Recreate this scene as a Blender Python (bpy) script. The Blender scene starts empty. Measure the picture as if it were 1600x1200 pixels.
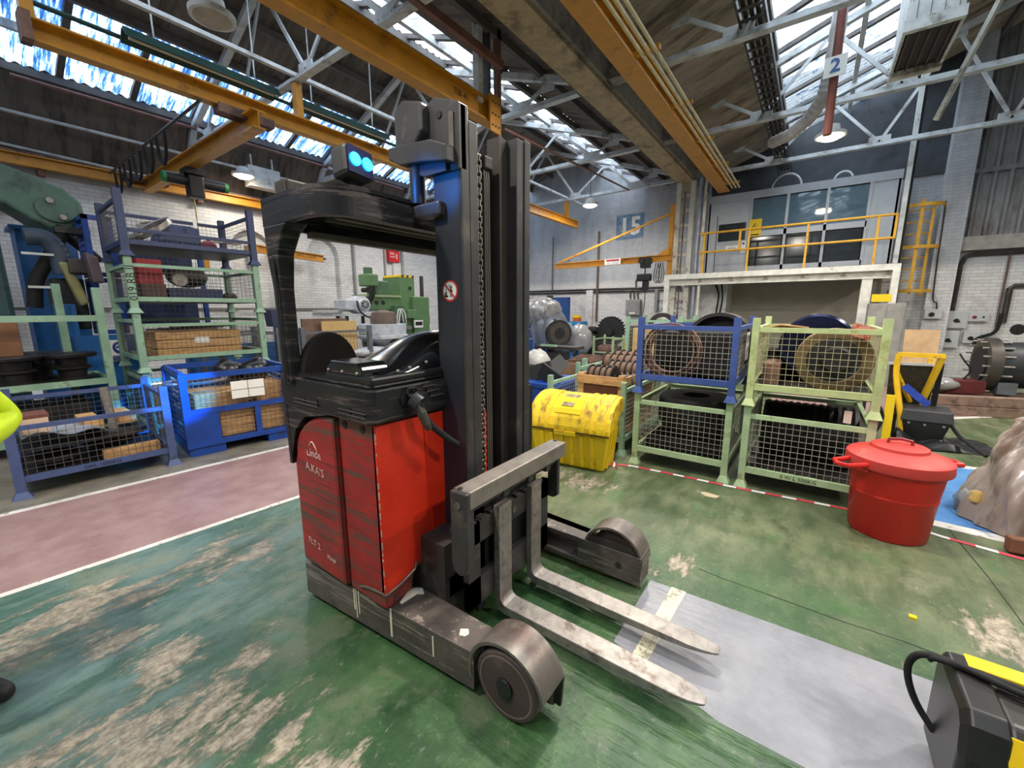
import bpy, bmesh, math, random
from math import pi, sin, cos, radians, sqrt
from mathutils import Vector, Matrix, Euler
rnd = random.Random(7)
SC = bpy.context.scene
COL = SC.collection

# ------------------------------------------------------------------ camera
cam_d = bpy.data.cameras.new('camera')
cam_d.sensor_fit = 'HORIZONTAL'; cam_d.sensor_width = 36.0
cam_d.lens = 36.0 * 640.0 / 1600.0
cam_d.clip_start = 0.05; cam_d.clip_end = 200
cam = bpy.data.objects.new('camera', cam_d); COL.objects.link(cam)
YAW, PIT, ROL = radians(54.0), radians(10.2), radians(-0.15)
fw = Vector((sin(YAW)*cos(PIT), cos(YAW)*cos(PIT), -sin(PIT)))
rt = Vector((cos(YAW), -sin(YAW), 0)); up = rt.cross(fw)
rt2 = cos(ROL)*rt + sin(ROL)*up; up2 = -sin(ROL)*rt + cos(ROL)*up
m = Matrix((rt2, up2, -fw)).transposed().to_4x4(); m.translation = Vector((0, 0, 1.6))
cam.matrix_world = m
SC.camera = cam

# ------------------------------------------------------------------ view, sky, lights
SC.view_settings.view_transform = 'Standard'
SC.view_settings.look = 'None'
SC.view_settings.gamma = 1.0
SC.view_settings.use_curve_mapping = False
SC.view_settings.exposure = 0.24
W = bpy.data.worlds.new('overcast_sky'); SC.world = W; W.use_nodes = True
bg = W.node_tree.nodes['Background']
bg.inputs[0].default_value = (0.80, 0.90, 1.0, 1); bg.inputs[1].default_value = 4.2

def area_light(name, loc, size, power, color=(1, .93, .82), target=None, shape='DISK'):
    d = bpy.data.lights.new(name, 'AREA'); d.shape = shape; d.size = size
    d.energy = power; d.color = color
    o = bpy.data.objects.new(name, d); COL.objects.link(o); o.location = loc
    if target is not None:
        o.rotation_euler = (Vector(target)-Vector(loc)).to_track_quat('-Z', 'Y').to_euler()
    return o
# overhead area lights without fittings: some read off floor shadows, others added as fill
for i, (lx, ly, lp) in enumerate([(3.0, 0.9, 135), (4.6, -2.6, 130), (-1.0, 2.4, 120), (6.2, 2.0, 150), (1.2, -3.4, 110), (-1.5, 4.6, 50), (9.0, -4.6, 150), (4.4, 8.0, 50), (8.6, 8.8, 110)]):
    area_light('overhead_key_fill', (lx, ly, 4.55), 0.28, lp)

# ------------------------------------------------------------------ materials
def lin(c):
    out = []
    for v in c[:3]:
        v = v/255.0
        out.append(v/12.92 if v <= .04045 else ((v+.055)/1.055)**2.4)
    return tuple(out) + (1.0,)

MATS = {}
def mat(name, c, rough=.5, metal=0., var=.18, scale=6., dirt=None, dirt_amt=.35, dirt_scale=3., stretch=(1, 1, 1), bump=0., bscale=60., emit=0., spec=.5, coat=0., alpha=None):
    if name in MATS: return MATS[name]
    m = bpy.data.materials.new(name); m.use_nodes = True
    nt = m.node_tree; N = nt.nodes; L = nt.links
    b = N['Principled BSDF']
    b.inputs['Roughness'].default_value = rough; b.inputs['Metallic'].default_value = metal
    b.inputs['Specular IOR Level'].default_value = spec
    if coat: b.inputs['Coat Weight'].default_value = coat; b.inputs['Coat Roughness'].default_value = .12
    tc = N.new('ShaderNodeTexCoord'); mp = N.new('ShaderNodeMapping'); L.new(tc.outputs['Object'], mp.inputs[0])
    mp.inputs['Scale'].default_value = stretch
    base = lin(c)
    n1 = N.new('ShaderNodeTexNoise'); n1.inputs['Scale'].default_value = scale; n1.inputs['Detail'].default_value = 4
    L.new(mp.outputs[0], n1.inputs['Vector'])
    r1 = N.new('ShaderNodeValToRGB')
    r1.color_ramp.elements[0].position = .3; r1.color_ramp.elements[1].position = .7
    r1.color_ramp.elements[0].color = tuple(v*(1-var) for v in base[:3])+(1,)
    r1.color_ramp.elements[1].color = tuple(min(1, v*(1+var)) for v in base[:3])+(1,)
    L.new(n1.outputs['Fac'], r1.inputs[0]); out = r1.outputs[0]
    if dirt:
        n2 = N.new('ShaderNodeTexNoise'); n2.inputs['Scale'].default_value = dirt_scale; n2.inputs['Detail'].default_value = 8; n2.inputs['Roughness'].default_value = .7
        L.new(mp.outputs[0], n2.inputs['Vector'])
        r2 = N.new('ShaderNodeValToRGB'); t = .5 + .22*(.5-dirt_amt)*2
        r2.color_ramp.elements[0].position = max(0, t-.05); r2.color_ramp.elements[1].position = min(1, t+.08)
        L.new(n2.outputs['Fac'], r2.inputs[0])
        mx = N.new('ShaderNodeMix'); mx.data_type = 'RGBA'
        L.new(r2.outputs[0], mx.inputs[0]); L.new(out, mx.inputs[6]); mx.inputs[7].default_value = lin(dirt)
        out = mx.outputs[2]
    L.new(out, b.inputs['Base Color'])
    if bump:
        n3 = N.new('ShaderNodeTexNoise'); n3.inputs['Scale'].default_value = bscale; n3.inputs['Detail'].default_value = 3
        L.new(mp.outputs[0], n3.inputs['Vector'])
        bp = N.new('ShaderNodeBump'); bp.inputs['Strength'].default_value = bump; bp.inputs['Distance'].default_value = .01
        L.new(n3.outputs['Fac'], bp.inputs['Height']); L.new(bp.outputs[0], b.inputs['Normal'])
    if emit:
        b.inputs['Emission Color'].default_value = base; b.inputs['Emission Strength'].default_value = emit
    if alpha is not None:
        b.inputs['Alpha'].default_value = alpha
    MATS[name] = m
    return m

# ------------------------------------------------------------------ mesh builder
class MB:
    def __init__(s): s.v = []; s.f = []
    def add(s, vs, fs):
        o = len(s.v); s.v += [tuple(p) for p in vs]; s.f += [tuple(i+o for i in f) for f in fs]; return s
    def box(s, x0, x1, y0, y1, z0, z1):
        return s.add([(x0,y0,z0),(x1,y0,z0),(x1,y1,z0),(x0,y1,z0),(x0,y0,z1),(x1,y0,z1),(x1,y1,z1),(x0,y1,z1)],
                     [(0,3,2,1),(4,5,6,7),(0,1,5,4),(1,2,6,5),(2,3,7,6),(3,0,4,7)])
    def obox(s, c, size, rot=(0,0,0)):
        R = rot if isinstance(rot, Matrix) else Euler(rot).to_matrix()
        c = Vector(c); h = Vector(size)/2
        vs = [c + R @ Vector((sx*h.x, sy*h.y, sz*h.z)) for sz in (-1,1) for sx, sy in ((-1,-1),(1,-1),(1,1),(-1,1))]
        return s.add(vs, [(0,3,2,1),(4,5,6,7),(0,1,5,4),(1,2,6,5),(2,3,7,6),(3,0,4,7)])
    def bar(s, p0, p1, w, h, upv=(0,0,1)):
        p0 = Vector(p0); p1 = Vector(p1); d = (p1-p0).normalized(); u = Vector(upv)
        if abs(d.dot(u)) > .98: u = Vector((1,0,0))
        sd = d.cross(u).normalized(); u = sd.cross(d)
        vs = [p + a*sd*w/2 + b*u*h/2 for p in (p0, p1) for a, b in ((-1,-1),(1,-1),(1,1),(-1,1))]
        return s.add(vs, [(0,1,2,3),(7,6,5,4),(0,4,5,1),(1,5,6,2),(2,6,7,3),(3,7,4,0)])
    def ibeam(s, p0, p1, w, h, tf=.012, tw=.01, upv=(0,0,1)):
        u = Vector(upv); p0 = Vector(p0); p1 = Vector(p1)
        s.bar(p0+u*(h/2-tf/2), p1+u*(h/2-tf/2), w, tf, upv); s.bar(p0-u*(h/2-tf/2), p1-u*(h/2-tf/2), w, tf, upv)
        return s.bar(p0, p1, tw, h-2*tf, upv)
    def frames(s, pts, closed=False):
        pts = [Vector(p) for p in pts]; n = len(pts); fr = []; prev = None
        for i, p in enumerate(pts):
            if closed: d = (pts[(i+1)%n]-pts[i-1])
            else: d = pts[min(i+1,n-1)]-pts[max(i-1,0)]
            d.normalize()
            if prev is None:
                a = Vector((0,0,1)) if abs(d.z) < .9 else Vector((1,0,0))
                u = d.cross(a).normalized()
            else:
                u = prev - d*prev.dot(d)
                u = u.normalized() if u.length > 1e-6 else d.orthogonal().normalized()
            prev = u; fr.append((p, u, d.cross(u)))
        return fr
    def tube(s, pts, r, n=8, closed=False):
        fr = s.frames(pts, closed); o = []
        for i, (p, u, w) in enumerate(fr):
            rr = r[i] if isinstance(r, (list, tuple)) else r
            o += [p + (u*cos(2*pi*k/n)+w*sin(2*pi*k/n))*rr for k in range(n)]
        fs = []; m = len(fr)
        for i in range(m if closed else m-1):
            j = (i+1) % m
            for k in range(n): fs.append((i*n+k, i*n+(k+1)%n, j*n+(k+1)%n, j*n+k))
        if not closed: fs += [tuple(range(n-1,-1,-1)), tuple((m-1)*n+k for k in range(n))]
        return s.add(o, fs)
    def cyl(s, p0, p1, r0, r1=None, n=16):
        r1 = r0 if r1 is None else r1
        return s.tube([p0, p1], [r0, r1], n)
    def lathe(s, prof, org=(0,0,0), axis='z', n=24, a0=0., a1=2*pi, closedprof=False):
        org = Vector(org); full = abs(a1-a0-2*pi) < 1e-6; m = n if full else n+1; vs = []
        for k in range(m):
            a = a0+(a1-a0)*k/n; c, sn = cos(a), sin(a)
            for r, t in prof:
                if axis == 'z': q = (r*c, r*sn, t)
                elif axis == 'x': q = (t, r*c, r*sn)
                else: q = (r*c, t, r*sn)
                vs.append(org+Vector(q))
        P = len(prof); fs = []
        for k in range(n):
            k2 = (k+1) % m
            for i in range(P if closedprof else P-1):
                j = (i+1) % P
                fs.append((k*P+i, k2*P+i, k2*P+j, k*P+j))
        if not full and closedprof: fs += [tuple(range(P)), tuple(n*P+i for i in range(P-1,-1,-1))]
        if not closedprof and full:
            if prof[0][0] > 1e-5: fs.append(tuple(k*P for k in range(m)))
            if prof[-1][0] > 1e-5: fs.append(tuple(k*P+P-1 for k in range(m-1,-1,-1)))
        return s.add(vs, fs)
    def prism(s, poly, axis, a, b):
        n = len(poly)
        def q(p, t):
            return (t, p[0], p[1]) if axis == 'x' else ((p[0], t, p[1]) if axis == 'y' else (p[0], p[1], t))
        vs = [q(p, a) for p in poly] + [q(p, b) for p in poly]
        fs = [tuple(range(n-1,-1,-1)), tuple(range(n, 2*n))] + [(i, (i+1)%n, n+(i+1)%n, n+i) for i in range(n)]
        return s.add(vs, fs)
    def hull2(s, polyA, polyB):
        n = len(polyA)
        return s.add(list(polyA)+list(polyB), [tuple(range(n-1,-1,-1)), tuple(range(n,2*n))]+[(i,(i+1)%n,n+(i+1)%n,n+i) for i in range(n)])
    def loft(s, rings, caps=True):
        n = len(rings[0]); vs = [p for r in rings for p in r]; fs = []
        for i in range(len(rings)-1):
            for k in range(n): fs.append((i*n+k, i*n+(k+1)%n, (i+1)*n+(k+1)%n, (i+1)*n+k))
        if caps: fs += [tuple(range(n-1,-1,-1)), tuple((len(rings)-1)*n+k for k in range(n))]
        return s.add(vs, fs)
    def wire(s, o, u, v, pitch, r, pu=None):
        o = Vector(o); u = Vector(u); v = Vector(v); lu, lv = u.length, v.length
        nu = max(1, round(lu/(pu or pitch))); nv = max(1, round(lv/pitch)); nrm = u.cross(v).normalized()
        for i in range(1, nu): s.bar(o+u*i/nu, o+u*i/nu+v, r, r, nrm)
        for j in range(1, nv): s.bar(o+v*j/nv+nrm*r, o+v*j/nv+u+nrm*r, r, r, nrm)
        return s
    def grid(s, nx, ny, fn):
        vs = [fn(i/nx, j/ny) for i in range(nx+1) for j in range(ny+1)]
        fs = [(i*(ny+1)+j, (i+1)*(ny+1)+j, (i+1)*(ny+1)+j+1, i*(ny+1)+j+1) for i in range(nx) for j in range(ny)]
        return s.add(vs, fs)
    def ball(s, c, r, sc=(1,1,1), n=16, m=10, fn=None):
        c = Vector(c); vs = []
        for j in range(m+1):
            t = pi*j/m
            for k in range(n):
                a = 2*pi*k/n; d = Vector((sin(t)*cos(a), sin(t)*sin(a), cos(t))); q = 1 if fn is None else fn(d)
                vs.append(c+Vector((d.x*sc[0], d.y*sc[1], d.z*sc[2]))*r*q)
        fs = []
        for j in range(m):
            for k in range(n): fs.append((j*n+k, (j+1)*n+k, (j+1)*n+(k+1)%n, j*n+(k+1)%n))
        return s.add(vs, fs)
    def text(s, txt, size, org, xdir, ydir, depth=.0015, align='CENTER', bold=0.):
        cu = bpy.data.curves.new('t', 'FONT'); cu.body = txt; cu.size = size; cu.align_x = align; cu.align_y = 'CENTER'; cu.offset = bold; cu.resolution_u = 2
        ob = bpy.data.objects.new('t', cu); COL.objects.link(ob)
        dg = bpy.context.evaluated_depsgraph_get(); me = bpy.data.meshes.new_from_object(ob.evaluated_get(dg))
        x = Vector(xdir).normalized(); y = Vector(ydir).normalized(); z = x.cross(y); org = Vector(org)
        s.add([org+x*v.co.x+y*v.co.y+z*(v.co.z+depth) for v in me.vertices], [tuple(p.vertices) for p in me.polygons])
        COL.objects.unlink(ob); bpy.data.objects.remove(ob); bpy.data.meshes.remove(me)
        return s
    def to(s, name, m, parent=None, world=True, bevel=0., smooth=None, kind=None, label=None, recalc=True):
        vs = s.v
        if parent is not None and world:
            M = parent.matrix_basis
            if parent.parent is not None: M = parent.parent.matrix_basis @ M
            I = M.inverted(); vs = [I @ Vector(p) for p in vs]
        me = bpy.data.meshes.new(name); me.from_pydata(vs, [], s.f)
        if recalc and len(s.f) < 6000:
            bm = bmesh.new(); bm.from_mesh(me); bmesh.ops.recalc_face_normals(bm, faces=bm.faces)
            bm.to_mesh(me); bm.free()
        if m is not None: me.materials.append(m)
        if smooth is not None:
            me.shade_smooth()
            if smooth < 180: me.set_sharp_from_angle(angle=radians(smooth))
        o = bpy.data.objects.new(name, me); COL.objects.link(o)
        if parent is not None: o.parent = parent
        if bevel:
            bv = o.modifiers.new('bevel', 'BEVEL'); bv.width = bevel; bv.segments = 2; bv.limit_method = 'ANGLE'; bv.angle_limit = radians(40)
        if kind: o['kind'] = kind
        if label: o['label'] = label
        return o

def smooth_curve(pts, n=5):
    # smooth curve through the points (Catmull-Rom)
    P = [Vector(p) for p in pts]; P = [P[0]*2-P[1]]+P+[P[-1]*2-P[-2]]; out = []
    for i in range(1, len(P)-2):
        for k in range(n):
            t = k/n; a, b, c, d = P[i-1:i+3]
            out.append(.5*((2*b)+(c-a)*t+(2*a-5*b+4*c-d)*t*t+(3*b-a-3*c+d)*t**3))
    return out+[P[-2]]
def tag(o, label, cat, group=None, kind=None):
    o['label'] = label; o['category'] = cat
    if group: o['group'] = group
    if kind: o['kind'] = kind
    return o
def thing(name, label, cat, loc=(0,0,0), rotz=0., group=None):
    o = bpy.data.objects.new(name, None); COL.objects.link(o); o.empty_display_size = .1
    o.location = loc; o.rotation_euler = (0, 0, rotz)
    return tag(o, label, cat, group)
def copy_tree(o, parent=None):
    c = o.copy(); COL.objects.link(c); c.parent = parent
    for ch in list(o.children): copy_tree(ch, c)
    return c

# shared materials
white_paint = mat('white_paint', (205, 207, 205), .55, dirt=(120, 112, 100), dirt_amt=.25, dirt_scale=4)
truss_white = mat('truss_white', (196, 200, 203), .5, dirt=(128, 120, 110), dirt_amt=.3, dirt_scale=2)
crane_yellow = mat('crane_yellow', (194, 134, 32), .45, var=.12, dirt=(120, 78, 28), dirt_amt=.22, dirt_scale=2.5)
steel_dark = mat('steel_dark', (62, 58, 56), .45, metal=.4, var=.25, scale=12, dirt=(98, 90, 84), dirt_amt=.3, dirt_scale=8)
steel_worn = mat('steel_worn', (146, 139, 133), .42, metal=.45, var=.22, scale=24, dirt=(104, 90, 82), dirt_amt=.3, dirt_scale=14)
black_paint = mat('black_paint', (30, 31, 34), .42, var=.2, scale=9, dirt=(70, 66, 62), dirt_amt=.12, dirt_scale=7)
black_plastic = mat('black_plastic', (26, 26, 27), .35, var=.2, scale=20)
rubber = mat('rubber', (20, 20, 20), .8, bump=.2, bscale=80)
mint = mat('mint_paint', (172, 193, 150), .5, dirt=(122, 118, 84), dirt_amt=.22, dirt_scale=6)
mint_pale = mat('pale_green_paint', (140, 172, 148), .5, dirt=(96, 104, 88), dirt_amt=.25, dirt_scale=6)
stil_blue = mat('stillage_blue', (62, 84, 148), .5, dirt=(70, 66, 74), dirt_amt=.2, dirt_scale=6)
stil_navy = mat('stillage_navy', (52, 62, 98), .5, dirt=(50, 50, 60), dirt_amt=.25, dirt_scale=6)
royal = mat('royal_blue', (20, 64, 146), .45, dirt=(28, 48, 100), dirt_amt=.25, dirt_scale=4)
wire_grey = mat('wire_grey', (176, 172, 162), .45, metal=.3)
wire_dark = mat('wire_dark', (92, 92, 92), .5, metal=.3)
wood = mat('wood', (196, 152, 100), .7, var=.22, scale=5, stretch=(1, 1, 6), dirt=(138, 92, 52), dirt_amt=.3, dirt_scale=4)
rust = mat('rust', (122, 88, 74), .75, var=.35, scale=9, dirt=(62, 46, 42), dirt_amt=.45)
dark_iron = mat('dark_iron', (48, 46, 46), .55, metal=.3, var=.3, scale=8, dirt=(76, 64, 56), dirt_amt=.25)
clear_wrap = mat('plastic_film', (205, 203, 200), .16, var=.1, spec=.8, alpha=.5)
paper = mat('paper', (236, 235, 230), .7, var=.03)
ink = mat('black_ink', (22, 22, 24), .6, var=.05)
# ================================================================== node sugar
class NT:
    def __init__(s, name):
        s.m = bpy.data.materials.new(name); s.m.use_nodes = True; s.t = s.m.node_tree
        s.b = s.t.nodes['Principled BSDF']; g = s.t.nodes.new('ShaderNodeNewGeometry')
        sp = s.t.nodes.new('ShaderNodeSeparateXYZ'); s.t.links.new(g.outputs['Position'], sp.inputs[0])
        s.pos = g.outputs['Position']; s.x, s.y, s.z = sp.outputs
    def link(s, v, inp):
        if hasattr(v, 'is_output'): s.t.links.new(v, inp)
        else: inp.default_value = v
    def math(s, op, a, b=0., c=0., clamp=False):
        n = s.t.nodes.new('ShaderNodeMath'); n.operation = op; n.use_clamp = clamp
        for i, v in enumerate((a, b, c)): s.link(v, n.inputs[i])
        return n.outputs[0]
    def noise(s, scale, detail=5, rough=.6, vec=None, stretch=None):
        n = s.t.nodes.new('ShaderNodeTexNoise'); n.inputs['Scale'].default_value = scale; n.inputs['Detail'].default_value = detail; n.inputs['Roughness'].default_value = rough
        v = vec or s.pos
        if stretch:
            mp = s.t.nodes.new('ShaderNodeMapping'); mp.inputs['Scale'].default_value = stretch[:3]
            if len(stretch) > 3: mp.inputs['Rotation'].default_value = (0, 0, stretch[3])
            s.t.links.new(v, mp.inputs[0]); v = mp.outputs[0]
        s.t.links.new(v, n.inputs['Vector']); return n.outputs['Fac']
    def step(s, v, lo, hi):
        n = s.t.nodes.new('ShaderNodeMapRange'); n.interpolation_type = 'SMOOTHSTEP'
        s.link(v, n.inputs[0]); n.inputs[1].default_value = lo; n.inputs[2].default_value = hi; return n.outputs[0]
    def mix(s, f, a, b):
        n = s.t.nodes.new('ShaderNodeMix'); n.data_type = 'RGBA'
        s.link(f, n.inputs[0]); s.link(a, n.inputs[6]); s.link(b, n.inputs[7]); return n.outputs[2]
    def spot(s, x, y, r):
        dx = s.math('SUBTRACT', s.x, x); dy = s.math('SUBTRACT', s.y, y)
        d = s.math('SQRT', s.math('ADD', s.math('MULTIPLY', dx, dx), s.math('MULTIPLY', dy, dy)))
        return s.math('SUBTRACT', 1.0, s.math('DIVIDE', d, r), clamp=True)
    def bump(s, h, strength, dist=.01):
        n = s.t.nodes.new('ShaderNodeBump'); n.inputs['Strength'].default_value = strength; n.inputs['Distance'].default_value = dist
        s.link(h, n.inputs['Height']); s.t.links.new(n.outputs[0], s.b.inputs['Normal'])
    def color(s, c): s.link(c, s.b.inputs['Base Color'])
    def rough(s, r): s.link(r, s.b.inputs['Roughness'])

def floor_mat():
    n = NT('painted_concrete_floor')
    big = n.noise(.9, 4); mid = n.noise(3.2, 8, .7); fine = n.noise(24, 7, .75); blot = n.noise(1.7, 9, .72)
    streak = n.noise(3.0, 9, .72, stretch=(.55, 1.5, 1, -.1))
    g = n.mix(n.step(mid, .36, .64), lin((37, 70, 38)), lin((66, 98, 58)))
    g = n.mix(n.math('MULTIPLY', n.step(blot, .5, .62), .75), g, lin((92, 102, 78)))
    ol = n.mix(n.step(streak, .38, .62), lin((72, 86, 58)), lin((106, 114, 84)))
    ol = n.mix(n.math('MULTIPLY', n.step(blot, .54, .66), .7), ol, lin((126, 128, 102)))
    ol = n.mix(n.math('MULTIPLY', n.step(n.noise(2.6, 7, .7), .55, .64), .5), ol, lin((66, 104, 62)))
    te = n.mix(n.step(streak, .38, .62), lin((62, 92, 78)), lin((104, 128, 124)))
    te = n.mix(n.math('MULTIPLY', n.step(blot, .5, .62), .7), te, lin((126, 132, 112)))
    fo = n.step(n.math('ADD', n.x, n.math('MULTIPLY', n.math('SUBTRACT', big, .5), 2.6)), 1.9, 3.1)
    c = n.mix(fo, g, ol)
    ft = n.step(n.math('ADD', n.math('SUBTRACT', n.y, n.x), n.math('MULTIPLY', n.math('SUBTRACT', big, .5), 1.8)), .6, 2.0)
    ft = n.math('MULTIPLY', ft, n.step(n.x, 2.4, 1.2))
    c = n.mix(ft, c, te)
    bare = n.mix(n.step(mid, .3, .7), lin((104, 99, 90)), lin((142, 134, 121)))
    c = n.mix(n.step(n.math('ADD', n.math('ADD', n.y, n.math('MULTIPLY', n.x, .06)), n.math('MULTIPLY', mid, .06)), 5.05, 5.1), c, bare)
    c = n.mix(n.math('MULTIPLY', n.step(n.x, 6.6, 7.6), n.step(n.y, 2.2, 3.0)), c, n.mix(n.step(mid, .3, .7), lin((92, 110, 140)), lin((120, 132, 150))))
    # paint worn through to beige screed
    w = None
    for x, y, r in [(.23,3.08,.5),(.42,2.98,.4),(.85,3.06,.5),(1.03,2.86,.3),(.28,2.63,.3),(.4,2.24,.3),(.23,1.8,.8),(.0,2.05,.5),(.42,1.66,.45),(-.02,2.96,.4),(3.41,2.0,.4),(3.35,1.62,.45),(.53,1.47,.2),(.63,1.94,.2),(2.55,.54,.2),(3.71,.59,.16),(.55,1.2,.25),(2.9,-.95,.4),(2.4,.75,.3)]:
        sp = n.spot(x, y, r); w = sp if w is None else n.math('MAXIMUM', w, sp)
    wn = n.noise(4.2, 12, .8, stretch=(.6, 1.5, 1, -.1))
    v = n.math('ADD', n.math('MULTIPLY', w, .22), wn)
    wm = n.step(v, .625, .69)
    beige = n.mix(n.step(fine, .36, .64), lin((122, 112, 98)), lin((182, 168, 148)))
    c = n.mix(n.math('MULTIPLY', wm, .92), c, beige)
    c = n.mix(n.math('MULTIPLY', n.step(fine, .56, .70), .30), c, lin((176, 176, 158)))
    c = n.mix(n.math('MULTIPLY', n.step(n.noise(60, 4, .8), .68, .73), .75), c, lin((206, 204, 192)))
    c = n.mix(n.math('MULTIPLY', n.step(n.noise(2.2, 9, .82, stretch=(.45, 1.7, 1, -.1)), .54, .68), .45), c, lin((56, 62, 52)))
    n.color(c)
    n.rough(n.math('ADD', n.math('MULTIPLY', n.noise(6, 6, .7), .42), .12))
    n.b.inputs['Specular IOR Level'].default_value = .5
    rip = n.noise(20, 3, .5, stretch=(1, .16, 1, .85))
    h = n.math('ADD', n.math('MULTIPLY', fine, .8), n.math('MULTIPLY', n.math('MULTIPLY', rip, n.math('MULTIPLY', n.step(n.y, 1.1, .4), n.step(n.x, 2.3, 1.7))), 4.5))
    n.bump(n.math('ADD', h, n.math('MULTIPLY', wm, -.8)), .42, .012)
    return n.m

def paint_mat(name, c1, c2, worn, amt=.62, rough=.4, ripple=False):
    n = NT(name); mid = n.noise(4, 8, .7); fine = n.noise(30, 5, .7)
    c = n.mix(n.step(mid, .3, .7), lin(c1), lin(c2))
    c = n.mix(n.step(n.noise(9, 9, .8), amt, amt+.06), c, lin(worn)); n.color(c)
    n.rough(n.math('ADD', n.math('MULTIPLY', mid, .25), rough-.12))
    h = fine
    if ripple: h = n.math('ADD', fine, n.math('MULTIPLY', n.noise(30, 3, .5, stretch=(1, .12, 1, .85)), 1.5))
    n.bump(h, .25, .008); return n.m

def brick_mat(name, ax, lo, hi, tint_z=2.35, tint=(150, 158, 168), grime=(110, 104, 96)):
    n = NT(name)
    cb = n.t.nodes.new('ShaderNodeCombineXYZ'); n.link(n.x if ax == 'x' else n.y, cb.inputs[0]); n.link(n.z, cb.inputs[1])
    br = n.t.nodes.new('ShaderNodeTexBrick'); n.t.links.new(cb.outputs[0], br.inputs[0])
    br.inputs['Scale'].default_value = 1.0; br.inputs['Brick Width'].default_value = .225; br.inputs['Row Height'].default_value = .075
    br.inputs['Mortar Size'].default_value = .006; br.inputs['Mortar Smooth'].default_value = .3
    br.inputs['Color1'].default_value = lin(lo); br.inputs['Color2'].default_value = lin(hi); br.inputs['Mortar'].default_value = lin(tuple(int(v*.86) for v in lo))
    c = br.outputs[0]
    st = n.noise(1.2, 8, .7, stretch=(2.2, 2.2, .35))
    c = n.mix(n.math('MULTIPLY', n.step(n.z, tint_z, tint_z+.25), n.math('ADD', n.math('MULTIPLY', st, .9), .1)), c, lin(tint))
    c = n.mix(n.math('MULTIPLY', n.step(n.noise(.9, 9, .75), .52, .7), .55), c, lin(grime))
    c = n.mix(n.step(n.noise(5, 4, .6), .73, .75), c, lin((60, 56, 54)))
    n.color(c); n.rough(.7)
    n.bump(n.math('ADD', br.outputs[1], n.math('MULTIPLY', n.noise(30, 4), -.3)), -.6, .012)
    return n.m

# ================================================================== floor and its markings
flo = MB().box(-6, 14.0, -9, 11.7, -.2, 0).to('floor', floor_mat(), kind='structure')
red_paint = paint_mat('walkway_red', (138, 106, 104), (160, 132, 128), (140, 130, 120), .58)
line_white = paint_mat('line_white', (208, 202, 194), (228, 224, 218), (150, 130, 118), .545)
line_cream = paint_mat('line_cream', (196, 188, 160), (212, 206, 178), (132, 128, 112), .54)
grey_paint = paint_mat('path_grey', (122, 122, 128), (142, 142, 148), (158, 150, 146), .68, .34, True)
blue_paint = paint_mat('bay_blue', (62, 112, 168), (88, 136, 186), (150, 168, 184), .62)
def al(x): return 5.065-.066*x        # far edge of the red walkway
def an(x): return 3.60-.070*x         # near edge
def poly(name, pts, z, m): return MB().prism(pts, 'z', .0, z).to(name, m, flo)
poly('walkway_paint', [(-6, an(-6)), (3.3, an(3.3)), (3.3, al(3.3)), (-6, al(-6))], .0015, red_paint)
poly('white_line', [(-6, al(-6)-.02), (6.0, al(6.0)-.02), (6.0, al(6)+.05), (-6, al(-6)+.05)], .0025, line_white)
poly('white_line', [(-6, an(-6)-.03), (3.3, an(3.3)-.03), (3.3, an(3.3)+.02), (-6, an(-6)+.02)], .0025, line_white)
poly('grey_path_paint', [(2.28, .63), (1.71, .63), (1.57, .14), (1.56, -3.5), (2.36, -3.5), (2.31, -.3)], .0015, grey_paint)
poly('cream_bar', [(2.29, .51), (2.29, .43), (1.68, .46), (1.68, .53)], .0025, line_cream)
poly('blue_bay_paint', [(4.25, -.75), (5.95, -.75), (6.0, -4), (3.95, -4)], .0015, blue_paint)
poly('white_line', [(4.17, -.7), (4.29, -.7), (3.98, -4), (3.9, -4)], .0025, line_white)
poly('white_line', [(5.9, -.7), (6.0, -.7), (6.05, -4), (5.95, -4)], .0025, line_white)
poly('red_bay_paint', [(8.0, .5), (12.5, .5), (12.5, -2.15), (9.1, -2.28), (8.35, -1.6)], .0015, red_paint)
poly('white_line', [(8.27, -1.5), (8.37, -1.5), (9.18, -2.33), (9.05, -2.33)], .0025, line_white)
poly('white_line', [(9.05, -2.33), (9.13, -2.23), (12.5, -2.1), (12.5, -2.2)], .0025, line_white)
crack_m = mat('crack_dark', (34, 38, 30), .9)
for pts in ([(2.57,.42),(2.55,.28),(2.545,.05),(2.53,-.3),(2.54,-.52),(2.52,-.75),(2.52,-1.6)], [(5.3,-.9),(4.0,-.98),(3.5,-1.02),(3.0,-1.04),(2.2,-1.06)]):
    mb = MB()
    for a, b in zip(pts, pts[1:]): mb.bar((*a, .0), (*b, .0), rnd.uniform(.005, .009), .002)
    mb.to('floor_crack', crack_m, flo)

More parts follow.
